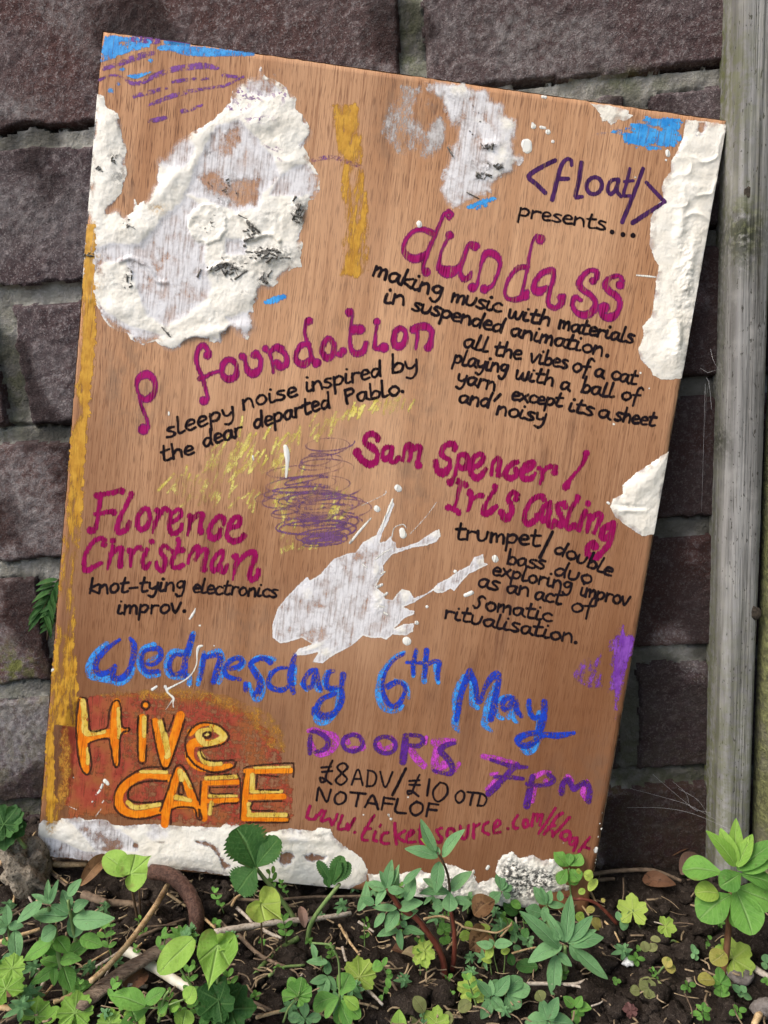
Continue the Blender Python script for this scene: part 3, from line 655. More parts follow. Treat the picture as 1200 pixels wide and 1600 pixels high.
# ------------------------------------------------------------------ panel
def build_panel():
    m = 0.0006; T = 0.0042
    us = np.concatenate([[0, m], np.linspace(0.003, BW-0.003, 120), [BW-m, BW]]); vs_ = np.concatenate([[0, m], np.linspace(0.003, BH-0.003, 168), [BH-m, BH]])
    U, V = np.meshgrid(us, vs_); h = np.where((U < m/2) | (U > BW-m/2) | (V < m/2) | (V > BH-m/2), -0.0004, 0.0)
    q = np.stack([U/BW, V/BH, np.ones_like(U)], -1) @ _H.T; px, py = q[..., 0]/q[..., 2], q[..., 1]/q[..., 2]
    def g(cx, cy, rx, ry): return np.exp(-((px-cx)/rx)**2-((py-cy)/ry)**2)
    tone = 0.05+0.74*sstep(520, 1150, py)+0.34*sstep(700, 980, px)*sstep(900, 1300, py)+0.3*sstep(300, 100, px)*sstep(900, 1300, py)+0.25*(fbm(U*30, V*6, 261, 3)-0.5)+0.25*sstep(760, 1000, px)*sstep(500, 800, py)+0.22*sstep(250, 110, px)*sstep(560, 700, py)+0.3*g(120, 640, 60, 160)-0.12*g(560, 620, 120, 160)  # brown variation of the wood, plus light falloff painted towards the bottom
    tone = tone+0.25*sstep(1290, 1330, py)
    def streak(x0, y0, x1, y1, w):
        t = np.clip((py-y0)/(y1-y0), 0, 1); xx = x0+(x1-x0)*t
        return np.exp(-((px-xx)/w)**2)*sstep(y0-10, y0+25, py)*sstep(y1+20, y1-30, py)
    stain = (0.8*streak(853, 690, 840, 770, 7)+0.9*streak(822, 770, 800, 905, 8)+0.95*streak(800, 905, 770, 1040, 10)+0.8*streak(690, 1040, 686, 1125, 7)+0.55*streak(900, 640, 880, 780, 12)+0.45*streak(560, 560, 548, 680, 14)+0.5*streak(330, 800, 322, 900, 10)+0.45*streak(740, 1010, 730, 1230, 14)+0.4*streak(440, 1100, 430, 1290, 12)+0.4*streak(860, 1180, 850, 1330, 16)+0.5*streak(674, 1070, 670, 1110, 7)
             + 0.8*streak(262, 955, 255, 990, 5)+0.8*streak(278, 960, 290, 1020, 6)+0.9*streak(322, 1040, 335, 1095, 9)+0.5*streak(138, 930, 134, 965, 4)+0.5*streak(205, 930, 203, 960, 4)+0.35*streak(768, 1060, 760, 1110, 8)+0.4*streak(530, 1100, 528, 1160, 4)
             + 0.6*streak(620, 1090, 616, 1128, 6))
    grime = 0.7*g(190, 590, 45, 80)+0.45*g(230, 640, 45, 60)+0.6*g(640, 730, 40, 30)+0.5*g(660, 780, 45, 30)+0.5*g(640, 590, 60, 40)+0.45*g(605, 870, 40, 40)+0.3*g(900, 1200, 60, 60)+0.5*g(960, 1230, 30, 60)+0.35*g(540, 700, 60, 60)+0.5*g(390, 960, 60, 60)+0.45*g(660, 650, 40, 30)+0.8*g(200, 285, 12, 50)+0.75*g(610, 190, 30, 70)+0.5*g(670, 170, 50, 50)+0.35*g(430, 110, 25, 14)
    def chips(t, sd): return 0.0030*np.maximum(0, fbm(t*160, t*0+sd, 270+sd, 3)-0.56)+0.0006*fbm(t*420, t*0+sd, 280+sd, 2)
    Uc = U+(U == 0)*chips(V, 1)-(U == BW)*chips(V, 2); Vc = V+(V == 0)*chips(U, 3)-(V == BH)*chips(U, 4); U, V = Uc, Vc
    n, k = U.shape; P = board_pt(U.ravel(), V.ravel(), h.ravel()); i = np.arange(n*k).reshape(n, k)
    F = np.stack([i[:-1, :-1], i[1:, :-1], i[1:, 1:], i[:-1, 1:]], -1).reshape(-1, 4)
    mesh('panel', P, F, M_WOOD, board, {'buv': np.stack([U.ravel(), V.ravel(), 0*U.ravel()], -1), 'tone': np.clip(tone, 0, 1).ravel(), 'pale': np.clip(0.9*g(560, 600, 230, 230)+0.7*g(820, 330, 160, 150)+0.5*g(560, 330, 60, 120)+0.5*g(500, 1000, 200, 60)+0.6*(fbm(U*22, V*9, 263, 3)-0.5), 0, 1).ravel(), 'stain': np.clip(stain, 0, 1).ravel(), 'grime': np.clip(grime, 0, 1).ravel()})
    c = np.array([(0, 0), (BW, 0), (BW, BH), (0, BH)]); e = Bag()
    fr = board_pt(c[:, 0], c[:, 1], np.full(4, -0.0004)); bk_ = board_pt(c[:, 0], c[:, 1], np.full(4, -T))
    N = 60
    for a in range(4):
        b = (a+1) % 4; t = np.linspace(0, 1, N)[:, None]; A_ = fr[a]+(fr[b]-fr[a])*t; B_ = bk_[a]+(bk_[b]-bk_[a])*t
        inw = (board_pt(np.array([BW/2]), np.array([BH/2]), np.array([-T/2]))[0]-(fr[a]+fr[b])/2); inw -= EN*(inw@EN); inw /= np.linalg.norm(inw)
        jit = (0.0003*rng.random(N))[:, None]*inw[None]; jit[0] = 0; jit[-1] = 0
        Vs = np.vstack([A_, A_*0.5+B_*0.5+jit, B_]); e.add(Vs, [(r*N+s, r*N+s+1, (r+1)*N+s+1, (r+1)*N+s) for r in range(2) for s in range(N-1)])
    e.add(bk_, [(0, 1, 2, 3)])
    e.build('board_edge', M_EDGE, board, smooth=False)
build_panel()

# ------------------------------------------------------------------ plaster patches (relief, bare places, dirt)
lu, lv = UU*1000, VV*1000                         # millimetres
LUMP = fbm(lu/9, lv/9, 201, 4); MID = fbm(lu/3.2, lv/3.2, 211, 4); FINE = fbm(lu/1.1, lv/1.1, 221, 3); RIDGE = 1-np.abs(2*fbm(lu/6, lv/6, 231, 3)-1); EDGE = (fbm(lu/2.0, lv/2.0, 241, 5, 0.62)-0.5)
def plaster(name, poly, label, thick=1.0, thin=None, bare=None, grime=None, ochre=None, violet=None, extra=None, edge=7.0, rough=1.0, fringe=5.0, holes=(), fade=0.5):
    D = d_poly(poly)+EDGE*fringe
    z = np.zeros_like(UU); thin = z if thin is None else thin; bare = z if bare is None else bare
    for h in holes: hs = sstep(4, -5, d_poly(h)+EDGE*8); bare = bare+0.75*hs; thin = np.maximum(thin, hs)
    tn = np.clip(thin+0.7*(MID-0.5)*sstep(0.02, 0.3, thin), 0, 1)
    body = np.clip(1-0.95*thin, 0.06, 1); tn = np.clip(tn+fade*0.9*sstep(-11, -1, D)*sstep(0.44, 0.60, fbm(lu/5, lv/5, 291, 3)), 0, 1)
    h = (0.14*sstep(1.0, -2.0, D)+0.26*sstep(0.0, -1.2*edge, D)+0.60*sstep(-2.0, -4.5*edge, D))*thick*0.00055*(0.35+body*(0.55+1.6*(LUMP-0.35)*rough+0.7*(RIDGE-0.6)*rough+0.65*(MID-0.5)*rough+0.35*(FINE-0.5)*rough))
    h = np.maximum(h, 0.00006)
    if extra is not None: h = h+0.62*extra*sstep(1, -6, D)
    bare = np.clip(bare, 0, 1)
    m = D < 2.5
    HGT[m] = np.maximum(HGT[m], h[m])
    sheet(name, D, M_PLASTER, 0.00005, 0.6, {'fade': np.full_like(UU, fade), 'thin': tn, 'bare': bare, 'grime': np.clip(z if grime is None else grime, 0, 1), 'ochre': np.clip(z if ochre is None else ochre, 0, 1), 'violet': np.clip(z if violet is None else violet, 0, 1)}, h, label)
    return D
q3 = lambda t: Z(120, 90, 1/3., t)
BIG = q3("90,165 130,180 137,228 190,262 215,320 213,372 236,410 225,480 236,540 205,640 185,665 150,720 185,700 205,710 230,740 268,722 268,650 285,690 330,660 350,600 375,582 365,560 380,540 366,490 385,460 412,465 440,420 470,385 520,362 590,322 640,290 690,240 720,208 730,160 758,112 800,95 845,88 862,40 885,90 925,104 985,140 1030,190 1025,240 1060,270 1085,312 1106,350 1100,380 1060,412 1086,450 1092,492 1120,520 1141,570 1140,622 1115,662 1086,672 1085,730 1060,790 1045,840 1062,880 1045,940 1060,985 1020,985 960,1030 945,1060 905,1090 865,1092 850,1130 828,1160 832,1220 852,1270 800,1322 760,1312 722,1276 690,1302 680,1340 620,1332 560,1322 500,1352 450,1385 410,1370 370,1330 310,1347 250,1322 235,1292 190,1282 150,1257 128,1230 112,1200 95,1165 75,1150 55,1165 30,1120 22,1040 30,960 40,800 48,720 58,560 72,380 84,215")
def zg(ox, oy, s): return lambda cx, cy, rx, ry, rot=0.0: gauss(ox+cx*s, oy+cy*s, rx*s, ry*s, rot)
g3 = zg(120, 90, 1/3.)
th = np.maximum.reduce([soft(q3("650,330 760,300 860,400 930,470 950,560 870,640 850,710 740,720 600,660 510,640 545,560 590,440"), 9), 0.9*soft(q3("480,690 510,640 600,700 520,740 540,850 600,880 600,960 640,1090 560,1180 420,1260 330,1210 280,1060 230,960 130,960 80,1010 90,1100 60,1110 45,900 180,870 300,880 400,760"), 8),
    0.85*soft(q3("1000,520 1080,500 1130,560 1120,640 1040,650 900,650 950,560"), 7), 0.8*soft(q3("700,850 790,860 800,930 700,920"), 6), 0.75*soft(q3("700,1220 820,1180 840,1270 790,1310 730,1270"), 6), 0.7*soft(q3("380,480 440,440 520,370 560,420 520,520 420,540"), 8), 0.8*soft(q3("790,110 900,110 960,160 880,190 800,170"), 5),
    0.7*soft(q3("110,1170 250,1260 420,1300 330,1330 200,1280 100,1200"), 5), 0.7*g3(880, 500, 90, 70)])
bare = 0.62*soft(q3("560,560 640,530 720,580 850,560 850,700 760,690 640,640"), 9)+0.50*soft(q3("680,350 760,320 780,400 700,470 640,440"), 7)+0.42*g3(370, 1000, 50, 110, 0.4)+0.5*g3(100, 1010, 55, 60)+0.28*g3(880, 140, 40, 40)+0.2*g3(480, 1090, 70, 50)
grm = 0.9*g3(180, 462, 30, 16)+1.0*g3(112, 525, 22, 14)+0.7*g3(200, 560, 40, 40)+1.0*g3(1042, 730, 32, 60)+1.0*g3(830, 800, 55, 14, 0.85)+1.0*g3(810, 850, 40, 16, -0.5)+1.0*g3(915, 920, 90, 34, 0.15)+0.75*g3(720, 985, 100, 45, -0.2)+0.8*g3(880, 1040, 40, 40)+0.8*g3(235, 1030, 18, 60, 0.4)+0.7*g3(300, 970, 60, 12, 0.2)+0.8*g3(430, 1290, 30, 9, 0.8)+0.5*g3(700, 600, 110, 60)+0.6*g3(620, 450, 30, 20)+0.55*g3(240, 790, 30, 30)+0.7*g3(60, 910, 40, 14)+0.5*g3(370, 700, 50, 18)+0.5*g3(700, 680, 60, 16)+0.6*g3(780, 1105, 26, 12)+0.35*g3(900, 740, 50, 30)
och = 1.0*g3(65, 820, 24, 26)+0.9*g3(80, 935, 40, 16)+0.9*g3(75, 770, 16, 14)+0.8*g3(90, 1070, 30, 20)+0.7*g3(380, 712, 34, 22)+0.9*g3(40, 1180, 30, 60)+0.7*g3(45, 990, 18, 60)
vio = 0.9*g3(770, 170, 40, 60)+0.9*g3(840, 190, 30, 26)+0.9*g3(740, 240, 60, 16)+0.8*g3(960, 170, 60, 40)+0.9*g3(850, 295, 60, 14)+0.9*g3(745, 315, 16, 16)
rd = lambda a: np.clip(a, 0, 1)
ex = 0.0018*g3(880, 290, 110, 55)+0.0014*g3(590, 360, 60, 40, -0.8)+0.0016*g3(410, 620, 150, 34, -0.85)+0.0016*g3(260, 800, 90, 55)+0.0016*g3(640, 1290, 200, 28, -0.2)+0.0012*g3(780, 1130, 70, 40)+0.002*g3(900, 930, 110, 45)*(0.3+1.2*MID)+0.0018*g3(1045, 720, 36, 60)*(0.3+1.2*MID)+0.0012*g3(200, 1170, 90, 40)+0.0010*g3(980, 490, 60, 20)+0.0014*g3(150, 330, 60, 90)
rr_ = np.hypot(PX-(120+615/3.), PY_-(90+780/3.)); rr_ = rr_+EDGE*9; ex = ex+0.0008*sstep(32.5, 29.0, rr_)*(0.7+0.6*MID)-0.0003*sstep(27, 20, rr_)
def ridge_line(o, w, h): return h*np.exp(-(np.clip(d_strokes(o, 12), 0, 50)/w)**2)
ex = ex+ridge_line(S(120, 90, 1/3., "205,955,4 260,940 320,975 350,1010 380,1050 420,1055"), 3.0, 0.0013)+ridge_line(S(120, 90, 1/3., "760,740,5 820,790 860,830|790,860,5 840,850|800,860,4 900,830 950,860|620,1000,4 700,960 780,1000"), 2.6, 0.0016)
tw = S(120, 90, 1/3., "800,770,9 860,825|785,862,9 830,845|400,1265,6 440,1310|760,742,5 800,760|740,1040,5 800,1000|650,1000,5 700,975|840,920,6 930,900|870,945,6 1000,940|1030,690,6 1050,740")
grm = np.maximum(grm, 1.3*sstep(1.2, -0.6, d_strokes(tw, 6)))
disc = sstep(31, 28, rr_); th = th*(1-0.95*disc); bare = bare*(1-disc)
plaster('plaster_patch', BIG, 'large white plaster patch with a round disc and grey dirt, upper left', 1.1, rd(th+0.25*(LUMP-0.45)), bare+0.10*sstep(.3, .8, th), grm, och, vio, ex, fade=0.9)
M_BARK = mat_plain('dirt and bark bits', (0.055, 0.05, 0.043), (0.26, 0.24, 0.21), (500, 500, 500), 0.9, 0.8, 0.001, (0.32, 0.30, 0.27))
def splinters(label, items):
    b = Bag()
    for k_, it in enumerate(items):
        u, v = px2uv([q[0] for q in it], [q[1] for q in it]); w = it[0][2]
        ui = np.clip((u/ST).astype(int), 0, NU-1); vi = np.clip((v/ST).astype(int), 0, NV-1)
        P = board_pt(u, v, HGT[vi, ui]+w*0.00012); V_, F_ = tube(smooth_path(P, 4) if len(P) > 2 else smooth_path(P, 5), w*0.000165*np.linspace(1, .6, 6 if len(P) == 2 else (len(P)-1)*4+1), 6, 0.35, k_); b.add(V_, F_)
    o = b.build('dirt_bits', M_BARK, board); o['label'] = label; o['kind'] = 'stuff'
def scat(ox, oy, s_, n, cx, cy, rx, ry, ang, l0, l1, w0, w1, seed):
    r = np.random.default_rng(seed); out = []
    for _ in range(n):
        x, y = cx+rx*r.normal()*.5, cy+ry*r.normal()*.5; a = ang+r.normal()*.75; l = r.uniform(l0*.5, l1)*r.random()**.5/2; w = r.uniform(w0*.7, w1)*1.1
        out.append([(ox+(x-l*math.cos(a))*s_, oy+(y-l*math.sin(a))*s_, w*s_), (ox+(x+l*math.cos(a))*s_, oy+(y+l*math.sin(a))*s_, w*s_)])
    return out
g4 = zg(560, 110, .25)
plaster('plaster_patch', Z(560, 110, .25, "402,52 540,60 640,72 720,95 842,110 852,172 920,190 940,262 1000,312 1002,380 985,440 992,505 1036,540 1030,590 990,602 982,650 900,672 852,722 870,770 760,802 700,832 620,872 530,852 520,792 478,776 502,712 522,640 542,560 560,500 545,460 600,420 560,360 545,290 500,190 430,160"), 'worn white plaster patch at the middle of the top edge', 0.8,
    rd(0.80+0.5*(LUMP-0.5)-0.5*g4(900, 560, 110, 170)-0.45*g4(640, 120, 120, 50)-0.5*g4(930, 340, 60, 50)-0.4*g4(820, 760, 60, 30)), 0.14+0.45*g4(600, 350, 60, 90)+0.5*g4(560, 440, 60, 50)+0.25*g4(760, 430, 40, 40)+0.2*g4(600, 660, 50, 50),
    1.2*g4(820, 478, 62, 16, -0.2)+1.1*g4(765, 660, 60, 10, -0.75)+1.1*g4(875, 605, 36, 12, -0.6)+0.9*g4(810, 590, 26, 24)+0.7*g4(572, 505, 14, 40, -0.5)+0.45*g4(640, 320, 60, 40)+0.5*g4(740, 590, 60, 50)+0.3*g4(620, 160, 160, 60), None, None, 0.0014*g4(820, 470, 60, 28)+0.001*g4(800, 620, 70, 50)*MID+0.0009*g4(900, 560, 80, 130), 6, fade=1.0)
g2 = zg(860, 130, .3063)
SPT = scat(560, 110, .25, 10, 820, 480, 60, 14, -.25, 20, 60, 7, 14, 21)+scat(560, 110, .25, 8, 770, 660, 46, 16, -.7, 20, 60, 6, 12, 22)+scat(560, 110, .25, 7, 880, 605, 34, 16, -.5, 16, 46, 6, 12, 23)+[[(560+.25*675, 110+.25*762, 2), (560+.25*755, 110+.25*802, 1.5)], [(560+.25*555, 110+.25*480, 2.5), (560+.25*592, 110+.25*540, 1.5)]]+scat(560, 110, .25, 10, 680, 300, 120, 120, .6, 8, 24, 3, 6, 24)
splinters('dark dirt splinters stuck in the top middle plaster', SPT)
c_ = Z(860, 130, .3063, "690,185 780,192 903,210 903,262 884,400 858,500 822,700 792,880 764,1060 724,1260 703,1400 676,1505 620,1512 562,1514 522,1490 510,1460 460,1412 446,1360 476,1290 470,1240 510,1190 522,1150 535,1040 550,932 530,900 505,820 510,690 540,622 575,590 565,530 580,490 612,450 616,400 650,330 672,290 682,230")
honey = (1-np.abs(2*fbm(lu/10+3, lv/8, 251, 2)-1))**4
ex = 0.0014*honey*(g2(760, 350, 150, 160)+g2(760, 620, 120, 160))+0.0016*g2(660, 720, 26, 120, 0.1)+0.0018*g2(700, 930, 40, 120, 0.2)+0.0022*g2(640, 1290, 30, 130, -0.1)+0.0020*g2(620, 1390, 60, 60)+0.0022*(MID-0.35)*(g2(690, 950, 60, 260)+g2(640, 1300, 70, 160))+0.0010*(FINE-0.5)*g2(700, 1000, 60, 200)
plaster('plaster_patch', c_, 'long cream plaster strip down the upper right edge', 1.1, 0.10*(MID > 0.6), None, 0.5*g2(690, 1060, 20, 30)+0.3*g2(650, 620, 16, 16), None, None, ex, 5, 0.55, 3.0, [Z(860, 130, .3063, "758,205 790,200 788,235 775,262 795,270 760,268 752,240"), Z(860, 130, .3063, "733,255 748,250 746,272 736,270")])
plaster('plaster_patch', Z(860, 130, .3063, "205,104 290,110 400,140 392,158 424,164 380,196 345,190 310,216 290,190 262,200 255,160"), 'small cream plaster chip on the top edge by the blue scribble', 0.5, None, None, None, None, None, None, 3)
plaster('plaster_patch', Z(900, 680, .4127, "355,58 338,170 318,262 298,375 250,384 200,350 150,312 128,272 138,240 176,222 174,190 215,150 262,120 312,85"), 'triangular cream plaster patch at the middle of the right edge', 1.3, None, None, 0.4*zg(900, 680, .4127)(200, 270, 30, 8), None, None, 0.002*zg(900, 680, .4127)(240, 190, 60, 40, -0.5)+0.0012*zg(900, 680, .4127)(290, 120, 50, 30, -0.7)-0.0010*zg(900, 680, .4127)(200, 268, 50, 8, 0.1)+0.0012*zg(900, 680, .4127)(210, 285, 50, 9), 5, 0.7, 3.5)
g6 = zg(40, 1240, .4667)
plaster('plaster_patch', Z(40, 1240, .4667, "35,112 60,88 100,92 120,84 180,78 200,88 270,84 290,104 340,108 400,100 440,102 520,108 600,110 650,112 668,100 690,92 720,108 745,106 800,132 880,116 960,124 985,112 1020,118 1032,140 1062,172 1100,195 1122,212 1146,252 1142,290 1082,322 1000,316 860,304 760,290 600,262 420,246 240,228 140,216 24,205"), 'white plaster band along the bottom edge with brown bare patches', 1.0,
    rd(0.95*soft(Z(40, 1240, .4667, "40,140 100,150 200,195 260,200 400,235 240,226 30,205"), 5)+0.9*soft(Z(40, 1240, .4667, "150,95 270,95 360,150 380,190 240,190 190,130"), 6)+0.6*g6(440, 130, 40, 30)+0.4*g6(900, 150, 60, 20)), rd(0.5*g6(200, 120, 40, 20)+0.6*g6(250, 150, 36, 26)+0.6*g6(300, 165, 30, 20)+0.55*g6(270, 185, 50, 10)+0.75*g6(368, 172, 14, 14)+0.65*g6(450, 160, 30, 8)+0.3*g6(100, 180, 70, 22)),
    0.5*g6(985, 140, 22, 20)+0.4*g6(250, 150, 70, 40), 0.9*g6(85, 118, 14, 16)+0.8*g6(100, 90, 26, 6), None, 0.0012*g6(560, 210, 120, 40)+0.0012*g6(920, 150, 160, 14, 0.06)+0.0008*g6(985, 135, 26, 24)*RIDGE+0.0008*g6(860, 260, 120, 40), 6, 0.8, 4, [Z(40, 1240, .4667, "572,158 610,158 645,180 660,215 690,240 664,258 650,220 620,180 580,168"), Z(40, 1240, .4667, "845,200 880,190 900,205 890,235 860,242 848,225"), Z(40, 1240, .4667, "930,205 960,197 1008,208 1000,222 960,226 935,224")])
g7 = zg(560, 1300, 1/3.)
plaster('plaster_patch', Z(560, 1300, 1/3., "40,192 100,200 200,192 290,180 340,190 372,170 402,148 442,156 500,180 548,178 540,200 560,242 600,225 642,212 640,170 652,148 672,110 720,90 762,120 822,104 852,130 900,124 932,130 962,180 952,230 992,250 985,268 920,285 852,302 840,352 800,352 662,362 640,340 520,330 250,312 240,262 150,242 50,236"), 'crumbling grey and white plaster along the bottom edge right of centre', 1.5,
    rd(0.4*g7(560, 290, 60, 60)), None, rd(1.0*soft(Z(560, 1300, 1/3., "665,150 720,120 760,145 830,160 900,165 945,200 900,260 830,300 700,320 650,260"), 10)+0.75*soft(Z(560, 1300, 1/3., "250,250 330,230 410,190 480,200 500,240 480,290 300,300"), 8)+0.45*g7(590, 280, 60, 40)), None, None, 0.0022*(g7(800, 210, 150, 80)+0.7*g7(410, 240, 100, 50))*(MID-0.2), 4, 1.6, 8)

SPB = [[(p[0], p[1], p[2]*1.15) for p in st] for st in tw]
SPB += scat(120, 90, 1/3., 26, 910, 915, 90, 34, .15, 16, 60, 5, 11, 1)+scat(120, 90, 1/3., 20, 1042, 725, 28, 50, 1.2, 14, 50, 5, 10, 2)+scat(120, 90, 1/3., 26, 715, 990, 100, 40, -.4, 14, 60, 4, 9, 3)+scat(120, 90, 1/3., 12, 880, 1040, 36, 34, -.9, 14, 50, 5, 10, 4)+scat(120, 90, 1/3., 10, 830, 810, 40, 34, .8, 18, 50, 6, 12, 5)
SPB += scat(120, 90, 1/3., 10, 240, 1020, 30, 60, 1.4, 12, 40, 4, 8, 6)+scat(120, 90, 1/3., 12, 700, 600, 110, 60, -.4, 8, 26, 3, 6, 7)+scat(120, 90, 1/3., 6, 112, 525, 18, 12, .3, 8, 22, 4, 8, 8)+scat(120, 90, 1/3., 6, 180, 470, 30, 20, .3, 8, 22, 3, 7, 9)+scat(120, 90, 1/3., 8, 250, 790, 50, 30, .2, 8, 26, 3, 6, 10)+scat(120, 90, 1/3., 14, 610, 780, 70, 60, .5, 6, 18, 2, 5, 11)+scat(120, 90, 1/3., 6, 65, 925, 30, 16, -.4, 12, 36, 4, 8, 12)
splinters('dark grey dirt and bark splinters stuck in the large plaster patch', SPB)

# white splash across the middle
g8 = zg(400, 730, 1/3.)
SPL = Z(400, 730, 1/3., "75,742 100,662 140,612 190,560 240,512 252,530 300,502 360,432 432,402 465,400 500,352 545,325 562,318 585,270 602,240 620,182 638,150 650,172 622,250 592,310 580,352 610,345 632,320 640,345 655,352 660,380 690,375 760,350 790,328 830,302 860,288 867,322 845,350 800,368 740,376 690,392 640,410 612,440 596,462 600,500 582,520 562,560 596,590 605,615 640,622 662,590 685,570 722,580 740,612 790,595 832,568 850,545 900,520 950,485 1000,460 1022,422 1066,404 1070,446 1092,455 1050,476 1000,500 962,540 930,582 912,570 880,588 850,590 830,580 740,635 692,655 722,668 745,672 740,690 700,705 682,722 650,755 690,735 742,730 736,770 702,790 640,784 612,810 582,800 545,802 500,790 470,820 440,842 350,890 312,920 262,914 292,868 240,880 170,884 200,850 262,828 215,800 152,820 112,826 78,800")
sth = rd(1.10+0.4*(LUMP-0.5)-0.75*(g8(240, 590, 40, 40)+g8(270, 840, 90, 14, -0.45)+g8(330, 860, 40, 26)+g8(570, 610, 36, 80)+g8(700, 605, 36, 40)+g8(690, 765, 50, 24)+g8(1050, 440, 36, 36)+g8(840, 320, 40, 34)+g8(560, 480, 26, 60)+g8(690, 300, 16, 26)+g8(860, 570, 26, 20)+g8(540, 340, 40, 40, -0.8)*0.6))
rim = np.exp(-((d_poly(SPL)+1.2)/1.5)**2); sth = rd(sth*(1-0.55*rim))
sba = 0.15*(1-rim)*(0.6+0.8*sstep(.4,.6,LUMP))+0.40*g8(210, 790, 70, 30)+0.30*g8(380, 480, 60, 50)+0.4*g8(300, 650, 26, 12)+0.26*g8(500, 410, 40, 50)+0.3*g8(960, 540, 40, 30)+0.2*g8(330, 780, 60, 40)
plaster('paint_splash', SPL, 'translucent white paint splash with long fingers across the middle', 0.5, sth, sba, None, None, None, 0.0005*g8(570, 640, 40, 60)*MID*2, 2, 1.0, 1.0, fade=0.0)
DR = S(0, 0, 1, "621,762,10 623,764|588,794,9 590,796|628,829,9 630,836,11|711,893,6|727,930,6 737,926,7|667,948,5|635,1001,13 636,1002|651,973,7|773,872,10 774,874|547,848,4 565,826,4 580,809,2|565,790,1.2 600,773 603,767|640,835,1.2 665,808 682,785|446,698,7 448,708,9 449,722,6 447,745,4|160,1008,2|1,1,1")
DR = DR[:-1]
DR += S(400, 730, 1/3., "640,150,9 622,200,10 600,250,9 585,300|660,275,5 645,290 636,330|660,275,5 690,268 705,285|500,455,8 520,470|560,430,8 600,400,6 640,380|585,500,8 605,490|570,560,14 590,550|600,600,12 615,590|580,650,8 600,655|600,680,10 615,690")
DR += S(130, 970, .1833, "1015,212,18 985,222,26 972,260,22 970,320,10 965,370,10 940,430,12 900,480,12 840,520,14 760,560,16 715,590,22 730,620,16 770,660,20 765,700,10 770,740,8|770,660,10 730,720,8 705,755,6|590,585,26 625,560,20|700,560,26 712,590,22|995,40,20|1116,212,14|905,560,14")
DR += S(270, 760, .1417, "185,1460,22 220,1410,30 250,1345,10")
DR += S(610, 310, .1667, "268,235,54 272,250,50")+S(200, 520, .2, "318,620,14 320,640,16|975,965,18 980,990,16|1110,740,14")
DR += S(0, 1160, .2, "820,300,34 845,325,24|800,330,22 790,355,20|780,375,18 765,395,16|750,408,10|720,465,10 725,460|800,470,10 810,455|745,580,6 790,520|540,500,5 600,525")
DR += S(560, 110, .25, "1050,462,70 1055,490,60|1095,350,34 1088,330,14|1140,355,20 1165,360,16|1185,385,34|1150,165,20 1170,168")
DR += S(860, 130, .3063, "597,350,24 600,365|590,392,12|12,298,18|433,480,10|440,980,8 500,985,10 540,990,6")
DR += S(900, 680, .4127, "120,255,10 124,258|112,1448,8|96,1490,8|76,1565,14 74,1575|90,1470,5|84,1520,5|100,1430,4")
DR += S(470, 1120, .2, "685,765,16|705,798,22|690,780,8|490,765,14|838,628,14")+S(760, 1300, .2, "15,270,26 5,285|850,140,26|600,85,8|855,215,10|850,240,8")
DR += S(860, 530, .15, "938,352,24|1028,512,20|660,885,26|750,445,6")+S(80, 1000, 1, "0,48,4 3,46|35,215,2")
par = list(range(len(DR)))
def root_(i):
    while par[i] != i: i = par[i]
    return i
for i in range(len(DR)):
    for j in range(i):
        d_ = np.hypot(DR[i][:, None, 0]-DR[j][None, :, 0], DR[i][:, None, 1]-DR[j][None, :, 1])-(DR[i][:, None, 2]+DR[j][None, :, 2])/2
        if d_.min() < 2.5: par[root_(i)] = root_(j)
for r0_ in sorted(set(root_(i) for i in range(len(DR)))):
    Dd = d_strokes([DR[i] for i in range(len(DR)) if root_(i) == r0_], 6)
    sheet('paint_drop', Dd, M_SPLASH, 0.00010, 1.2, None, np.where(Dd < 1.5, HGT+0.0003*sstep(0.8, -3, Dd), HGT))

# ------------------------------------------------------------------ pastel smears and scribbles
def smear(name, poly, mat, den, label, off=0.00014, fringe=10, feather=14.0):
    D = d_poly(poly)+EDGE*fringe
    sheet(name, D, mat, off, 3.5, {'den': np.clip(den-0.45*sstep(-feather, 1.0, D), -0.5, 0.9)}, None, label)
def scribble(name, strokes, mat, den, label, off=0.00016, margin=3.0):
    D = d_strokes(strokes, 8); sheet(name, D, mat, off, margin, {'den': np.full_like(UU, den) if np.isscalar(den) else den}, None, label)
def lanes(along, across, seed, wa, wb, lo, hi):   # streaky density along one direction
    return lo+(hi-lo)*fbm(along/wa, across/wb, seed, 3)
XE = 160-0.0798*(PY_-48)                          # left edge of the board in the photo
smear('ochre_smear', [(150, 350), (148, 420), (152, 520), (144, 600), (132, 760), (122, 900), (118, 1000), (124, 1100), (116, 1200), (104, 1290), (72, 1290), (64, 1250), (80, 1060), (104, 760), (120, 560), (134, 350)], M_OCHRE, 0.55+0.85*(fbm(lu/5, lv/22, 301, 3)-0.5)+0.12*np.exp(-((PX-XE-22)/14)**2)-0.25*np.exp(-((PY_-930)/70)**2), 'ochre pastel band down the left edge', fringe=14, feather=3)
smear('ochre_smear', [(510, 158), (540, 152), (572, 162), (574, 260), (580, 330), (582, 426), (560, 442), (526, 434), (529, 330), (521, 240)], M_OCHRE, 0.58+0.6*(fbm(lu/4, lv/16, 303, 3)-0.5), 'upright ochre pastel bar above the lettering', feather=13)
smear('blue_scribble', Z(0, 0, .5, "322,108 360,104 430,110 480,118 470,150 420,165 370,180 340,196 305,205"), M_SKY, 0.52+0.5*(fbm(lu/5, lv/3, 305, 3)-0.5), 'blue pastel in the top left corner', feather=6)
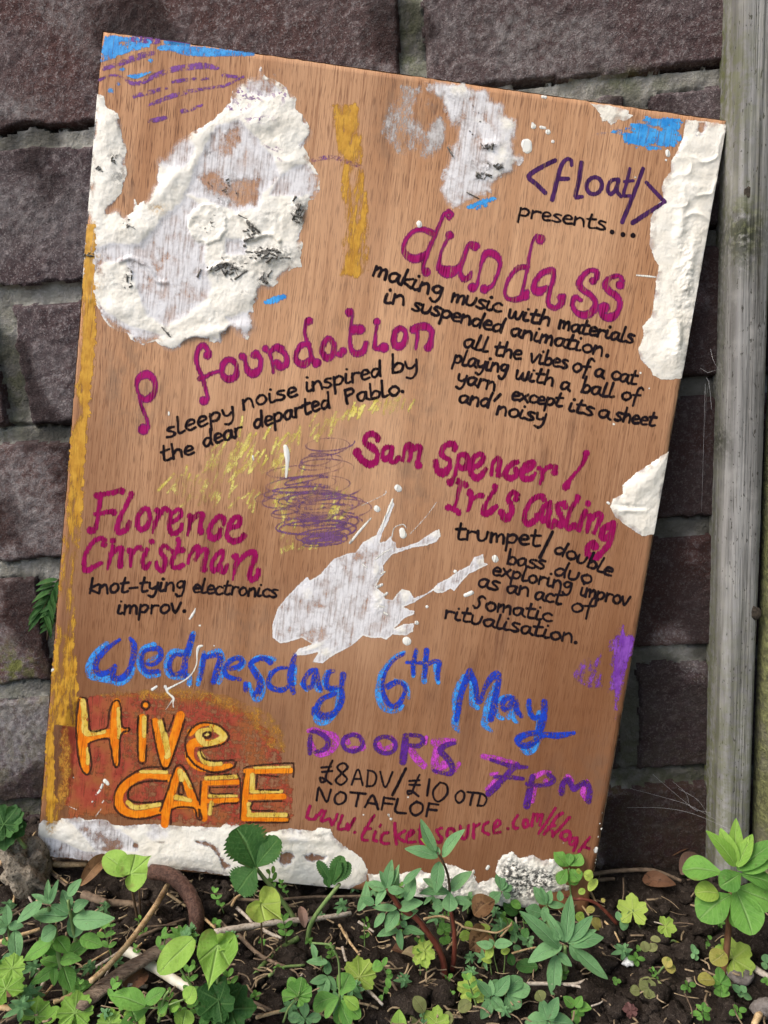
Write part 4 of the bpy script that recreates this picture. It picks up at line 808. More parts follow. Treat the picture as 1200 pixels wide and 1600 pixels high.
scribble('blue_scribble', S(0, 0, .5, "500,150,16 540,150,20 580,158,30 640,162,30 700,165,22 790,170,10|520,130,18 590,140,10|345,283,14 347,284|370,262,10 372,263|400,243,16 440,236,14 480,228,10|380,214,16 382,215|470,190,12 472,188|310,245,10 330,238,6|430,240,14 470,232,10"), M_SKY, 0.50, 'blue pastel dabs below the top left edge')
scribble('violet_scribble', S(0, 0, .5, "420,122,22 480,126,26 540,132,18 590,138,8|325,215,14 370,200,16 430,178,22 480,165,14|310,250,10 360,235,8 420,262,14 470,245,16 520,222,18 590,210,22 640,206,20 680,212,14|420,300,14 470,288,16 520,275,10|460,330,8 540,300,16 620,280,12 700,268,10 760,240,8|480,325,10 500,318|570,348,14 600,340,14 634,328,8|470,380,18 500,372,16 525,366,8|540,255,12 600,248,12 650,246,8|700,236,14 740,240,10|590,285,10 660,275,8"), M_VLINE, 0.51+0.5*(fbm(lu/2, lv/2, 307, 2)-0.5), 'violet chalk arcs in the top left corner')
scribble('violet_scribble', S(0, 0, .5, "980,500,16 1020,492,16 1060,496,16 1090,508,16 1130,522,14|860,460,8 880,470|870,495,8 880,505|825,455,7 870,475"), M_VLINE, 0.44, 'short violet chalk dash across the ochre bar')
smear('blue_scribble', Z(860, 130, .3063, "262,246 300,236 340,222 385,212 420,195 445,172 500,160 560,152 600,165 645,168 700,185 672,240 690,262 672,300 640,332 575,340 512,356 450,345 415,330 372,305 362,280 300,262"), M_SKY, 0.52+0.75*(fbm(lu/6, lv/1.6, 309, 3)-0.5), 'blue pastel scribble beside the top right plaster strip', feather=7)
scribble('blue_scribble', S(860, 130, .3063, "175,300,8 190,280,10 230,262,12 290,250,20 330,240,20|300,200,22 330,205,20|310,225,14 320,220|690,215,12 712,200,10|680,290,14 700,300,6"), M_SKY, 0.3, 'thin tail of the blue scribble')
scribble('blue_dab', S(560, 110, .25, "690,856,22 730,840,28 790,818,30 850,802,22|740,866,16 760,850,18|790,845,18 800,840"), M_SKY, 0.75, 'bright blue dash under the top middle plaster', 0.00022)
scribble('blue_dab', S(0, 0, 1, "415,473,6 430,468,11 444,463,6"), M_SKY, 0.8, 'bright blue dash right of the large plaster patch', 0.00022)
ry = np.random.default_rng(15); hat = []
for (x0, y0, x1, y1, n, wv, ln) in ((262, 768, 345, 735, 26, 20, 34), (330, 728, 425, 700, 34, 26, 40), (425, 705, 450, 800, 34, 18, 36), (450, 680, 540, 650, 22, 14, 26), (540, 642, 650, 628, 26, 8, 22), (440, 800, 455, 850, 10, 12, 22), (440, 856, 500, 852, 12, 4, 8), (470, 740, 540, 800, 14, 24, 30), (300, 770, 400, 780, 16, 20, 26)):
    for _ in range(n):
        t = ry.random(); x = x0+(x1-x0)*t+ry.normal()*wv*.4; y = y0+(y1-y0)*t+ry.normal()*wv*.6; a = math.radians(ry.normal(-62, 14)); l = ln*ry.uniform(.5, 1.1)/2; w = ry.uniform(2.6, 5.0)
        hat.append(np.array([(x-l*math.cos(a), y-l*math.sin(a), w), (x+l*math.cos(a), y+l*math.sin(a), w)]))
scribble('yellow_scribble', hat, M_YEL, 0.47+0.40*(fbm(lu/3, lv/5, 311, 3)-0.5)+0.3*(fbm(lu/14, lv/14, 313, 2)-0.5), 'pale yellow chalk cloud under the sleepy noise text')
tt = np.linspace(0, 1, 460); lo = []
for (xa, ya, xb, yb, rx, ry_, n, w, sd) in ((505, 690, 510, 735, 30, 9, 4, 1.7, 1), (470, 735, 500, 825, 52, 11, 10, 2.0, 2), (520, 770, 505, 838, 44, 10, 7, 2.2, 3), (505, 840, 512, 846, 26, 5, 7, 2.4, 4), (420, 770, 450, 800, 26, 10, 3, 1.6, 5)):
    a = tt*2*math.pi*n; q = 1+.35*np.sin(a*.31+sd)+.2*np.sin(a*.77+2*sd)
    lo.append(np.stack([xa+(xb-xa)*tt+rx*q*np.cos(a)+6*np.sin(a*.23+sd), ya+(yb-ya)*tt+ry_*q*np.sin(a)+4*np.cos(a*.41+sd)+0.10*rx*np.cos(a)*-1, w*(1+.3*np.sin(a*.9))], -1)[::2])
smear('violet_scribble', [(440, 735), (480, 715), (530, 735), (560, 765), (566, 805), (545, 840), (510, 855), (478, 848), (450, 815), (430, 780)], M_SCRIB, 0.29+0.6*(fbm(lu/7, lv/1.4, 333, 3)-0.5)+0.1*sstep(760, 845, PY_), 'soft violet rubbing under the scribble loops', 0.00017, 10, 16)
scribble('violet_scribble', lo, M_SCRIB, 0.50+0.25*sstep(790, 845, PY_)+0.3*(fbm(lu/7, lv/7, 315, 2)-0.5), 'faded violet scribble of loops in the middle', 0.00020, 2.0)
smear('red_ground', [(88, 1140), (104, 1092), (150, 1080), (235, 1074), (330, 1078), (400, 1108), (440, 1150), (452, 1190), (462, 1200), (468, 1280), (440, 1300), (300, 1296), (170, 1282), (105, 1285), (90, 1240)], M_RED, 0.54+0.30*(fbm(lu/9, lv/1.1, 317, 5)-0.5)+0.30*(fbm(lu/1.4, lv/7, 319, 5)-0.5)+0.14*sstep(260, 120, PX), 'brick red pastel ground behind the cafe name')
smear('orange_haze', [(110, 1090), (170, 1072), (240, 1070), (300, 1066), (360, 1078), (425, 1104), (452, 1140), (456, 1190), (420, 1180), (380, 1130), (320, 1105), (200, 1100)], M_ORHALO, 0.47+0.3*(fbm(lu/4, lv/6, 321, 3)-0.5), 'soft orange pastel haze above the cafe name', 0.00018)
smear('orange_haze', [(84, 1160), (112, 1090), (120, 1180), (112, 1270), (80, 1280)], M_ORHALO, 0.50+0.3*(fbm(lu/4, lv/8, 323, 3)-0.5), 'soft orange pastel haze left of the cafe name', 0.00018)
smear('violet_smear', [(974, 956), (979, 985), (998, 990), (994, 1015), (984, 1050), (974, 1090), (966, 1128), (956, 1132), (958, 1085), (944, 1082), (950, 1040), (948, 1000), (962, 985)], M_VSMEAR, 0.62+0.6*(fbm(lu/2, lv/12, 325, 3)-0.5), 'violet pastel smear on the lower right edge', feather=12)
smear('violet_smear', [(885, 1050), (905, 1020), (950, 1012), (952, 1080), (925, 1090), (895, 1075)], M_VSMEAR, 0.42+0.5*(fbm(lu/1.5, lv/5, 327, 3)-0.5), 'thin violet pastel specks left of the smear')
scribble('blue_scribble', S(0, 0, 1, "862,1152,6 885,1150,8 905,1147,7 925,1148,4|915,1147,8 935,1150,6 958,1156,5|915,1105,3 948,1112,3|880,1098,2 920,1102,2|880,1146,4 960,1150,3"), M_SKY, 0.22, 'broken blue pastel line right of May')
scribble('blue_scribble', [np.array([(785+i*9, 1052+(i*37 % 11), 3.0), (860+i*9, 1062+(i*23 % 17), 3.0)]) for i in range(10)]+[np.array([(800+i*8, 1100+(i*29 % 21), 2.5), (880+i*8, 1112+(i*29 % 21), 2.5)]) for i in range(10)], M_SKY, 0.02, 'faint blue chalk hatching right of May', 0.00012)
smear('grey_smear', Z(560, 110, .25, "110,330 160,200 250,60 420,80 480,170 540,280 600,400 560,480 480,600 330,580 230,560 150,480"), M_GREYSM, 0.43+0.9*(fbm(lu/6, lv/9, 329, 5)-0.5)+0.06*g4(160, 370, 60, 90)+0.2*g4(500, 340, 50, 50)+0.12*g4(360, 340, 50, 50)+0.14*g4(450, 420, 60, 40)+0.15*g4(300, 100, 80, 40), 'thin grey smear left of the top middle plaster', 0.00010)
smear('grey_smear', Z(120, 90, 1/3., "840,0 865,0 890,60 960,30 985,60 940,110 860,110 835,70"), M_GREYSM, 0.42+0.4*(fbm(lu/5, lv/5, 331, 4)-0.5), 'thin grey smear above the large plaster patch', 0.00010)
smear('grey_smear', Z(120, 90, 1/3., "405,295 430,300 520,352 540,372 500,385 430,330|".replace('|', '')), M_GREYSM, 0.5, 'thin white streak pulled out of the large plaster patch', 0.00010, 4)
# ------------------------------------------------------------------ hand lettering: big words traced stroke by stroke
def letter(name, strokes, mat, label, off=0.00022, den=None, margin=1.4, pad=8):
    if name == 'lettering_underlay': strokes = [np.array(q)*np.array([1, 1, 1.14]) for q in strokes]
    D = d_strokes(strokes, pad); sheet(name, D, mat, off, margin, None if den is None else {'den': np.full_like(UU, den)}, None, label)
T1 = lambda t: S(800, 230, .21667, t)
letter('lettering', T1("310,95,34 210,145,36 120,210,37 180,270,35 240,330,34|430,130,28 425,92,28 390,88,30 352,140,34 325,240,34 305,320,34 290,380,34|335,228,34 405,228,32|500,112,34 485,230,34 458,352,36 505,357,30|" + ring(593, 278, 54, 62, 32, 0.35) +
  "|765,232,30 715,242,30 690,300,30 712,340,30 748,300,28 768,235,30 755,310,30 785,355,28|850,155,26 825,260,26 805,345,28 850,350,26|812,248,26 872,242,24|945,155,30 880,330,32 795,540,34|970,255,28 1020,310,30 1100,395,30|1100,395,26 1000,460,34 870,545,38"), M_PURPLEINK, 'violet marker band name in angle brackets, top right')
# dundass
t2 = lambda t: S(610, 310, .16667, t); t3 = lambda t: S(780, 360, .18333, t)
letter('lettering', t2("400,330,70 300,290,60 200,320,48 128,430,48 132,510,58 200,562,85 270,560,85 340,515,55|555,135,42 505,145,45 470,220,38 430,320,42 380,430,46 330,560,44 303,660,38 335,695|545,118,44 580,150,40 550,188,40 522,160,40|335,690,92|555,345,86|555,350,46 510,430,32 475,510,32 460,600,48 470,660,85 540,690,125 610,670,85 660,610,46 700,500,40 740,430,50 790,448,96|720,480,38 680,590,38 655,680,46 680,755,62 730,742,62 757,690,30|770,835,96|810,820,42 830,720,32 850,620,36 890,525,70 940,512,84 1000,545,74 1025,610,46 1010,690,42 960,810,42 900,852,62|880,852,92") +
  t3("235,310,52 160,322,52 90,400,36 50,500,32 60,570,38 120,592,52 190,572,62 235,530,62|225,560,78|350,75,92|322,40,30 290,80,28 265,180,26 245,290,32 215,440,32 195,540,36|440,340,62 370,362,60 310,430,52 298,500,72 340,520,82 400,490,52|450,340,62 465,400,46 430,510,42 415,590,42 430,642,52 480,662,52 530,620,62 548,560,52|530,575,76|800,430,72|830,405,52 830,352,52 770,342,46 710,392,56 680,460,62 720,512,62 780,552,56 820,612,52 800,682,70 730,722,76 650,692,52 622,622,46 650,570,52 690,592,46|1030,465,82|1055,430,42 1020,388,42 950,402,46 905,452,62 930,512,66 990,552,66 1027,612,52 1010,692,52 950,742,82 880,722,62 868,650,62|895,660,102"), M_MAG, 'magenta curly artist name dundass')
d1 = lambda t: S(200, 520, .2, t); d2 = lambda t: S(430, 470, .225, t)
letter('lettering', d1("92,500,32 70,420,32 85,352,56 150,325,72 205,370,52 210,440,46 180,500,62 130,522,56 95,490,36|90,490,30 100,550,30 125,620,30 152,690,30 155,740,36|120,755,92|620,175,72|635,150,46 590,97,52 550,130,46 535,200,42 550,280,36 580,340,36 600,420,34 620,500,34 605,540,50|590,530,76|560,360,46 610,340,40 660,315,34 712,300,32|742,250,52 735,320,46 780,362,66 840,340,56 850,270,42 820,220,56 770,215,56 742,250|895,185,66|910,190,36 920,240,40 940,300,62 985,317,76 1030,280,52 1035,210,46 1000,160,62|985,175,62|1075,125,62|1080,130,46 1110,170,36 1130,250,32 1135,310,30|1110,150,42 1160,108,52 1200,120,52") +
  d2("22,335,46 70,370,42 80,430,52 40,460,58 10,432,62|230,300,46 180,310,46 145,370,36 150,420,52 200,442,58 240,410,46|235,140,62|215,140,30 205,200,26 215,270,30 240,340,36 255,400,42 280,440,56|290,430,66|340,290,46 325,350,42 360,397,58 400,370,46 405,300,42 370,262,46 340,290|410,300,30 420,360,36 455,372,50|470,350,62|515,80,66|540,90,22 530,150,24 520,240,26 525,320,36 555,367,52 610,352,52 632,295,40|545,200,76 590,200,76|705,145,56|705,180,28 695,250,28 690,320,42 720,332,42 750,322,60|755,325,76|830,220,46 825,290,52 855,317,62 895,290,52 905,220,36 870,190,46 830,217|960,200,62|975,187,56 1040,177,62 1085,210,46 1085,260,42 1070,310,62 1062,325,62|985,210,36 985,270,30 975,330,24"), M_MAG, 'magenta curly artist name rho foundation')
s1 = lambda t: S(540, 660, .19167, t); s2 = lambda t: S(690, 690, .24167, t)
letter('lettering', s1("95,245,82|100,262,62 140,312,62 200,342,66 250,312,52 256,250,46 210,202,66 160,162,50 170,112,50 220,92,56 262,120,52 260,145,40|370,202,46 320,207,46 300,262,42 320,302,52 360,272,46 380,212,42|380,230,42 365,310,42 400,322,42 430,292,52 460,305,36|465,310,32 480,232,36 510,182,52 540,202,50 530,262,36 515,315,32|530,242,36 570,202,52 605,202,46 600,262,42 582,330,42|595,350,66|735,320,52 745,382,52 790,412,76 840,372,52 850,312,42 790,272,50 780,232,46 810,192,52 870,172,56 890,200,52 885,225,42|925,272,42 970,262,52 1000,302,52 985,360,62 940,372,52 915,340,36|925,280,36 905,370,36 880,450,36 860,480,50|850,490,66|1040,372,42 1090,342,52 1125,292,46 1100,257,46 1050,282,46 1020,360,46 1030,430,56 1080,452,62 1130,402,42 1145,380,36") +
  s2("320,215,26 330,140,30 360,107,36 377,130,36 365,190,38|370,215,46|490,132,36 460,142,42 420,182,36 415,222,42 450,237,46 485,215,36 480,180,40|530,197,36 580,167,42 592,132,36 550,142,36 518,192,36 530,237,46 580,237,42 602,205,26|630,170,36|650,180,26 645,240,26 640,270,22|650,202,26 690,162,36 735,167,42|730,200,48|935,75,46|930,100,36 900,160,26 850,220,26 815,270,42|805,290,56"), M_MAG2, 'magenta curly artist name Sam Spencer')
letter('lettering', s2("100,255,46|155,280,46|100,255,36 150,275,36|125,262,26 105,340,24 85,420,26|45,425,46|110,458,46|45,422,34 110,452,36|183,333,52|180,325,42 190,360,36 180,420,26 170,450,22|200,370,26 240,347,36 260,350,40|345,290,46|345,310,30 310,360,26 272,430,36 275,467,42 310,457,46 350,420,36|480,370,46|490,342,36 460,327,36 430,367,36 450,412,42 450,462,42 415,497,56 385,455,46|660,372,42 645,352,42 590,372,36 550,432,36 535,500,36 560,532,46 610,502,42 615,470,30|700,397,36 660,422,36 640,482,42 670,512,46 700,450,36|705,400,32 690,480,36 690,530,42 715,547,42 730,512,36|800,420,46|790,397,42 750,412,36 760,462,42 780,502,42 770,542,46 735,520,42|880,360,46|875,380,30 830,450,30 810,530,36 820,562,42 860,542,46 882,562,42|945,400,44|930,450,36 900,520,36 888,567,42|960,482,46 945,560,32 940,585,26|950,520,30 1000,472,42 1030,477,38 1010,540,32 985,590,30|1100,532,46 1050,562,46 1035,612,46 1070,622,52 1105,580,46 1112,530,42|1105,562,46 1085,652,46 1040,712,42 990,752,52 948,730,46 945,680,42 980,652,42|990,675,60"), M_MAG2, 'magenta curly artist name Iris Casling')
f1 = lambda t: S(120, 750, .13746, t); f2 = lambda t: S(270, 760, .14167, t)
letter('lettering', f1("230,175,82|250,167,62 370,152,62 500,117,66|510,125,86|270,190,62 255,300,52 240,420,52 215,540,52 190,590,52|150,572,88|215,390,62|230,395,56 330,367,56 410,352,62|420,370,82|615,160,76|610,190,66 560,290,56 490,430,62 465,540,66 480,597,72 560,562,70 600,480,62|760,332,62 700,412,62 690,520,62 730,562,72 800,522,66 830,412,56 800,327,62 760,335|910,350,76|980,352,50 920,430,56 880,530,46 865,600,30|950,372,56 1000,322,62 1050,350,62") +
  f2("-8,395,50 60,352,52 95,292,56 60,252,52 -10,302,52 -40,400,58 -20,510,60 40,512,60 85,472,60 100,415,44|190,330,76|200,362,62 180,450,52 165,540,26|210,372,56 270,312,62 330,312,66 310,400,56 300,470,62|310,500,82|560,420,42 560,352,62 510,332,62 440,402,62 400,492,62 430,572,76 500,552,76 530,470,46|640,452,56 720,432,62 745,352,56 690,342,62 620,432,62 600,542,62 650,602,76 730,592,72 790,545,62|785,540,72"), M_MAG2, 'magenta curly first name Florence')
letter('lettering', f1("310,730,82|320,690,62 270,662,62 180,712,56 100,842,56 80,972,62 110,1032,66 200,982,62 270,942,56|415,690,76|410,750,52 385,860,52 350,1010,32|390,862,46 450,792,56 510,772,62 500,862,56 490,940,72|490,970,82|600,805,82|610,860,56 610,980,40|630,832,50 700,762,56 740,790,52|852,700,72|800,790,52 755,890,56 750,962,62 780,1002,56 830,940,46|1050,782,52 1010,747,56 960,772,50 960,832,56 1000,892,62 1000,982,62 960,1032,66 905,972,50 905,930,42") +
  f2("60,590,62|65,562,42 60,640,56 30,722,56 -10,832,52 0,892,52 60,892,62 110,870,62|0,722,56 100,702,70|105,700,80|165,850,32 190,752,46 270,662,62 280,722,52 250,820,32|250,802,46 310,712,56 370,702,66 360,792,52 340,870,62|340,910,86|545,712,62 470,772,52 430,872,52 445,932,62 500,892,52 550,782,46 555,720,52|530,832,46 520,922,52 560,942,62 605,865,46|690,775,86|720,802,62 690,900,52 660,1030,22|700,872,42 780,772,62 880,722,72 910,772,62 870,892,56 840,992,62 880,1032,72 940,972,62 945,920,52"), M_MAG2, 'magenta curly surname Christman')
# Wednesday 6th May: pale blue pastel under ultramarine
h1 = lambda t: S(130, 970, .18333, t); h2 = lambda t: S(340, 990, .18333, t); h3 = lambda t: S(570, 1000, .11667, t); h4 = lambda t: S(690, 1020, .175, t)
letter('lettering_underlay', h1("200,195,40 110,280,55 55,380,58 62,460,62 140,490,52 230,500,62 320,520,62 400,470,44 430,400,32|600,207,50 520,240,52 480,320,48 490,410,42 560,467,46 645,460,36|640,300,32 550,340,28|870,270,46 760,270,52 710,370,48 740,460,52 830,482,42 900,470,42 905,535,40|940,110,42 895,300,36|1030,270,32 1000,420,42 978,540,36|1080,280,42 1160,258,42 1190,340,42 1160,460,46 1155,525,36") +
  h2("100,230,36 180,200,36 230,250,32 180,310,26|70,270,26 20,400,40|60,350,32 140,385,26|480,220,40 360,200,36 290,250,36 340,330,36 385,420,38 380,520,42 330,562,48 290,500,38 270,430,32|450,330,32 440,420,30 480,470,26 570,465,22|665,280,26 650,420,42|720,430,36 760,480,32|840,380,30 850,460,52 880,490,32|930,320,22 905,410,38 950,482,32 1030,480,42 1030,560,52 1010,660,42 940,742,48 860,752,52 835,680,42 880,580,32"), M_LBLUE, 'pale blue pastel glow of the word Wednesday', 0.00018, 0.33, 3.0)
letter('lettering', h1("310,160,30 200,240,46 130,320,52 105,400,52 150,452,56 220,430,42 270,385,40 255,440,52 260,490,52 340,482,56 400,400,52 430,290,56 430,200,56 400,150,32|520,362,32 600,372,36 660,312,46 650,242,50 600,240,42 520,262,36 500,360,42 540,432,46 640,430,46|850,292,36 780,292,36 735,370,42 760,452,42 840,440,52 860,370,46|930,130,52 900,230,56 870,330,56 870,470,42|1030,300,50 1015,420,36 1000,500,26|1050,310,42 1130,292,46 1170,312,52 1140,430,62 1110,520,52") +
  h2("110,300,42 190,272,46 205,220,42 150,212,42 90,252,42 60,320,46 100,372,46 190,390,36|450,245,52 410,217,46 350,217,42 280,257,46 310,322,52 360,402,62 350,482,62 320,520,52|240,430,46 240,480,42|590,290,32 520,297,36 460,342,42 430,410,42 460,462,52 550,482,46 600,450,36|660,180,36 640,250,52 620,380,62 645,500,46|840,310,42 790,322,46 740,392,46 740,452,46 800,452,42 820,370,42 840,320,42 860,430,46 880,470,36|985,320,36 950,332,46 925,412,46 950,467,52 1010,460,42|1070,350,56 1055,460,46 1060,560,52 1010,662,52 930,702,66 870,692,62 850,620,52 900,552,50 1000,510,42|820,640,42 810,690,22"), M_DBLUE, 'ultramarine pastel word Wednesday', 0.00026, 0.35, 3.0)
letter('lettering_underlay', h3("530,160,36 420,210,42 310,320,52 220,460,66 180,640,72 190,780,82 240,900,72 340,950,62 450,940,52 510,880,42|590,780,36 580,640,36 520,560,36 400,535,32|700,150,42 660,330,42 650,480,52|800,250,42 790,440,52 795,550,76|940,340,52 960,480,62 985,570,52"), M_LBLUE, 'pale blue pastel glow of the date figure 6th', 0.00018, 0.33, 3.0)
letter('lettering', h3("520,190,46 430,240,46 330,340,46 260,480,52 240,640,56 270,770,76 350,880,72 450,860,82 520,740,62 540,640,62 480,572,60 400,572,82 310,620,92|685,130,50 665,240,62 645,360,66 650,450,62|560,300,46 650,300,56 780,310,52|825,140,82 820,260,72 810,400,72 800,500,52|850,320,62 940,282,62 1000,312,72 980,430,62 980,520,52"), M_DBLUE, 'ultramarine pastel date figure 6th', 0.00026, 0.35, 3.0)
letter('lettering_underlay', h4("200,210,42 150,300,52 120,400,52 130,520,62 120,640,62 150,700,32|270,250,42 280,400,62 270,460,42 320,490,42|480,290,46 420,450,62 400,580,72 380,640,52 445,700,28|620,385,32 540,400,36 490,470,36 500,560,42 550,590,28|600,570,52 620,500,42 650,600,36 680,620,22|770,470,32 790,550,36 840,590,32 870,530,36 870,640,52 860,750,62 820,850,62 770,890,52 720,860,42"), M_LBLUE, 'pale blue pastel glow of the word May', 0.00018, 0.33, 3.0)
letter('lettering', h4("250,160,56 220,240,62 170,380,56 150,500,56 130,600,42|260,190,62 300,280,52 320,420,52 350,420,52 380,330,42 430,240,62 490,192,72 510,240,52 480,400,62 460,520,70 440,590,62|640,400,42 570,412,52 540,470,46 570,510,46 640,440,62 660,430,52 670,510,56 710,565,42|780,430,46 785,510,46 820,580,46 860,570,42|915,440,62 915,540,62 890,640,76 860,710,62 780,722,52 690,762,72 690,810,52 760,830,62 850,780,52 920,732,52 1040,740,62 1180,715,36"), M_DBLUE, 'ultramarine pastel word May with its underline', 0.00026, 0.35, 3.0)
# Hive CAFE
i5 = lambda t: S(100, 1070, .25, t); i6 = lambda t: S(260, 1150, .18333, t)
letter('lettering', i5("108,100,46 110,250,62 115,400,62 135,535,52|330,110,52 320,250,66 315,380,62 325,490,36|120,345,56 240,308,56 385,285,40|512,125,36|490,205,50 490,460,46|568,232,52 600,380,56 632,490,50|728,190,56 690,320,56 640,490,50|860,355,62 800,370,56 785,440,56 815,495,52 900,525,46 1040,505,32|790,300,46 850,250,36 920,245,30 1000,300,40 970,355,46 880,365,40"), M_ORANGE, 'orange pastel word Hive', 0.00026, 0.40, 1.5)
letter('lettering', i5("118,100,36 132,220,42 140,300,40 250,292,30|152,400,28 150,490,26|340,150,26 345,300,26 340,330,20|502,205,32 502,320,26|600,230,32 630,330,42 652,440,36|640,450,30 660,430,26|930,262,46 1000,312,46 970,345,40 880,368,36 850,310,60 900,290,50|850,430,36 890,487,36 980,492,28"), M_LEMON, 'yellow pastel highlights of the word Hive', 0.00034, 0.36, 1.5)
letter('lettering', i5("658,582,52 540,562,46 450,582,52 370,642,56 340,710,62 370,782,56 450,812,52 590,790,52|715,535,42 680,650,52 640,780,56 630,870,50|742,560,46 790,680,52 842,800,52|680,752,52 800,747,50") + i6("330,400,52 320,550,56 320,700,62|340,402,42 610,392,46|330,557,42 600,542,42|690,310,52 670,500,62 660,700,56|680,302,52 860,297,46 1060,292,52|690,520,52 1000,515,52|680,705,42 1030,715,36"), M_ORANGE, 'orange pastel word CAFE', 0.00026, 0.40, 1.5)
letter('lettering', i5("640,545,26 480,542,22|400,735,32 450,767,32 595,747,30|725,540,36 735,590,36|700,702,36 790,722,26|752,560,30 795,640,26") + i6("340,360,36 600,345,36|370,510,32 600,510,26|385,570,42 370,660,36|735,330,42 730,470,46|740,475,32 980,470,32|705,580,42 705,660,36|700,672,42 1020,672,40|750,270,22 1050,262,22"), M_LEMON, 'yellow pastel highlights of the word CAFE', 0.00034, 0.36, 1.5)
letter('letter_outline', i5("95,90,13 80,200 78,330 95,480 125,550 155,555 172,500 160,400 165,360 270,335 290,380 310,490 330,515 345,480 350,340 370,297 405,287 408,270 365,260 355,150 340,98 305,110 285,170 275,250 250,277 165,285 155,180 140,90 110,78|" + ring(510, 128, 26, 26, 13) + "|465,195,14 460,350 465,470 485,490 510,475 515,380|525,190,10 520,300|545,220,13 575,380 610,510 640,525 670,480 720,330 755,215|620,210,12 645,295 690,185|770,450,14 758,350 800,270 870,235 960,250 1020,300 1027,340 980,375 850,400|850,405,13 870,455 930,475 1060,470|1075,482,14 1060,515 980,545 900,540 820,500 770,440|" + ring(895, 312, 24, 17, 16, -.3)), M_OUTL, 'dark pencil outline of the word Hive', 0.00042)
letter('letter_outline', i5("660,520,13 520,515 420,560 340,630 310,720 330,790 400,830 500,835 600,810|640,600,13 500,605 420,640 398,690 430,730 520,735 620,725|600,790,13 650,650 690,530 720,500 750,520 800,620 838,720|725,610,13 715,675 745,680 740,620 725,610|668,870,12 680,775 810,770 830,830 860,840 850,780") + i6("292,385,16 285,580|340,325,16 550,325|605,320,16 630,400 620,560 500,572 400,602|370,440,14 385,490 560,490|375,438,12 600,432|275,625,16 280,690|660,275,14 700,258 870,240 1060,230 1085,250 1080,350|665,320,16 640,500 630,700|772,330,16 765,440|780,328,14 950,345|790,457,16 960,460|737,560,18 728,630 910,635|740,558,14 990,553|1040,665,14 1040,720 1000,735 680,737"), M_OUTL, 'dark pencil outline of the word CAFE', 0.00042)
# DOORS 7pm
j1 = lambda t: S(470, 1120, .2, t); j2 = lambda t: S(690, 1160, .20833, t)
letter('lettering_underlay', j1("60,110,32 110,100,36 190,130,42 260,150,52 270,210,52 220,270,52 130,292,38 80,200,32|370,200,42 350,160,30 440,140,32 490,240,36 400,250,42|610,215,38 640,255,38 740,205,28 700,150,22|870,150,28|860,250,52 900,320,58 960,380,52|980,160,28 972,205,28|1040,200,54 1120,190,48 1200,185,32|1060,250,48 1050,395,62 1120,375,62 1060,425,42") + j2("130,160,32 100,210,32|310,105,38 420,125,42 560,160,32|370,240,26 420,230,22|400,290,32 345,350,38|690,260,42 760,228,32 810,225,28|700,330,32 682,440,32|780,290,38|890,360,28 940,255,32 980,290,28|1090,290,28 1060,370,38 1080,430,28"), M_PINK, 'pink pastel glow of the words DOORS 7pm', 0.00018, 0.34, 3.0)
letter('lettering', j1("75,150,36 70,220,42 70,285,36|80,115,28 120,118,36 185,150,42 215,200,46 190,250,42 115,275,32|" + ring(405, 205, 78, 64, 36) + "|" + ring(660, 220, 82, 64, 36, .2) + "|820,150,52 810,250,62 798,350,62|850,142,36 930,150,36 957,190,36 920,227,42 850,222,32|1200,205,32 1140,220,46 1090,260,52 1140,320,52 1180,380,52 1170,440,46 1110,440,32 1040,420,32") + j2("370,130,28 460,160,32 540,180,42 640,185,26|565,170,46 500,230,46 430,310,52 355,382,52|400,258,26 500,260,36 610,272,30|680,260,46 660,360,52 638,475,56|640,310,32 720,322,32 800,312,36 840,280,42 800,238,36|900,380,46 910,310,46 950,282,46 990,350,42 1030,322,42 1080,302,46 1110,360,46 1100,440,50"), M_VIOL, 'violet pastel words DOORS 7pm', 0.00026, 0.36, 3.0)

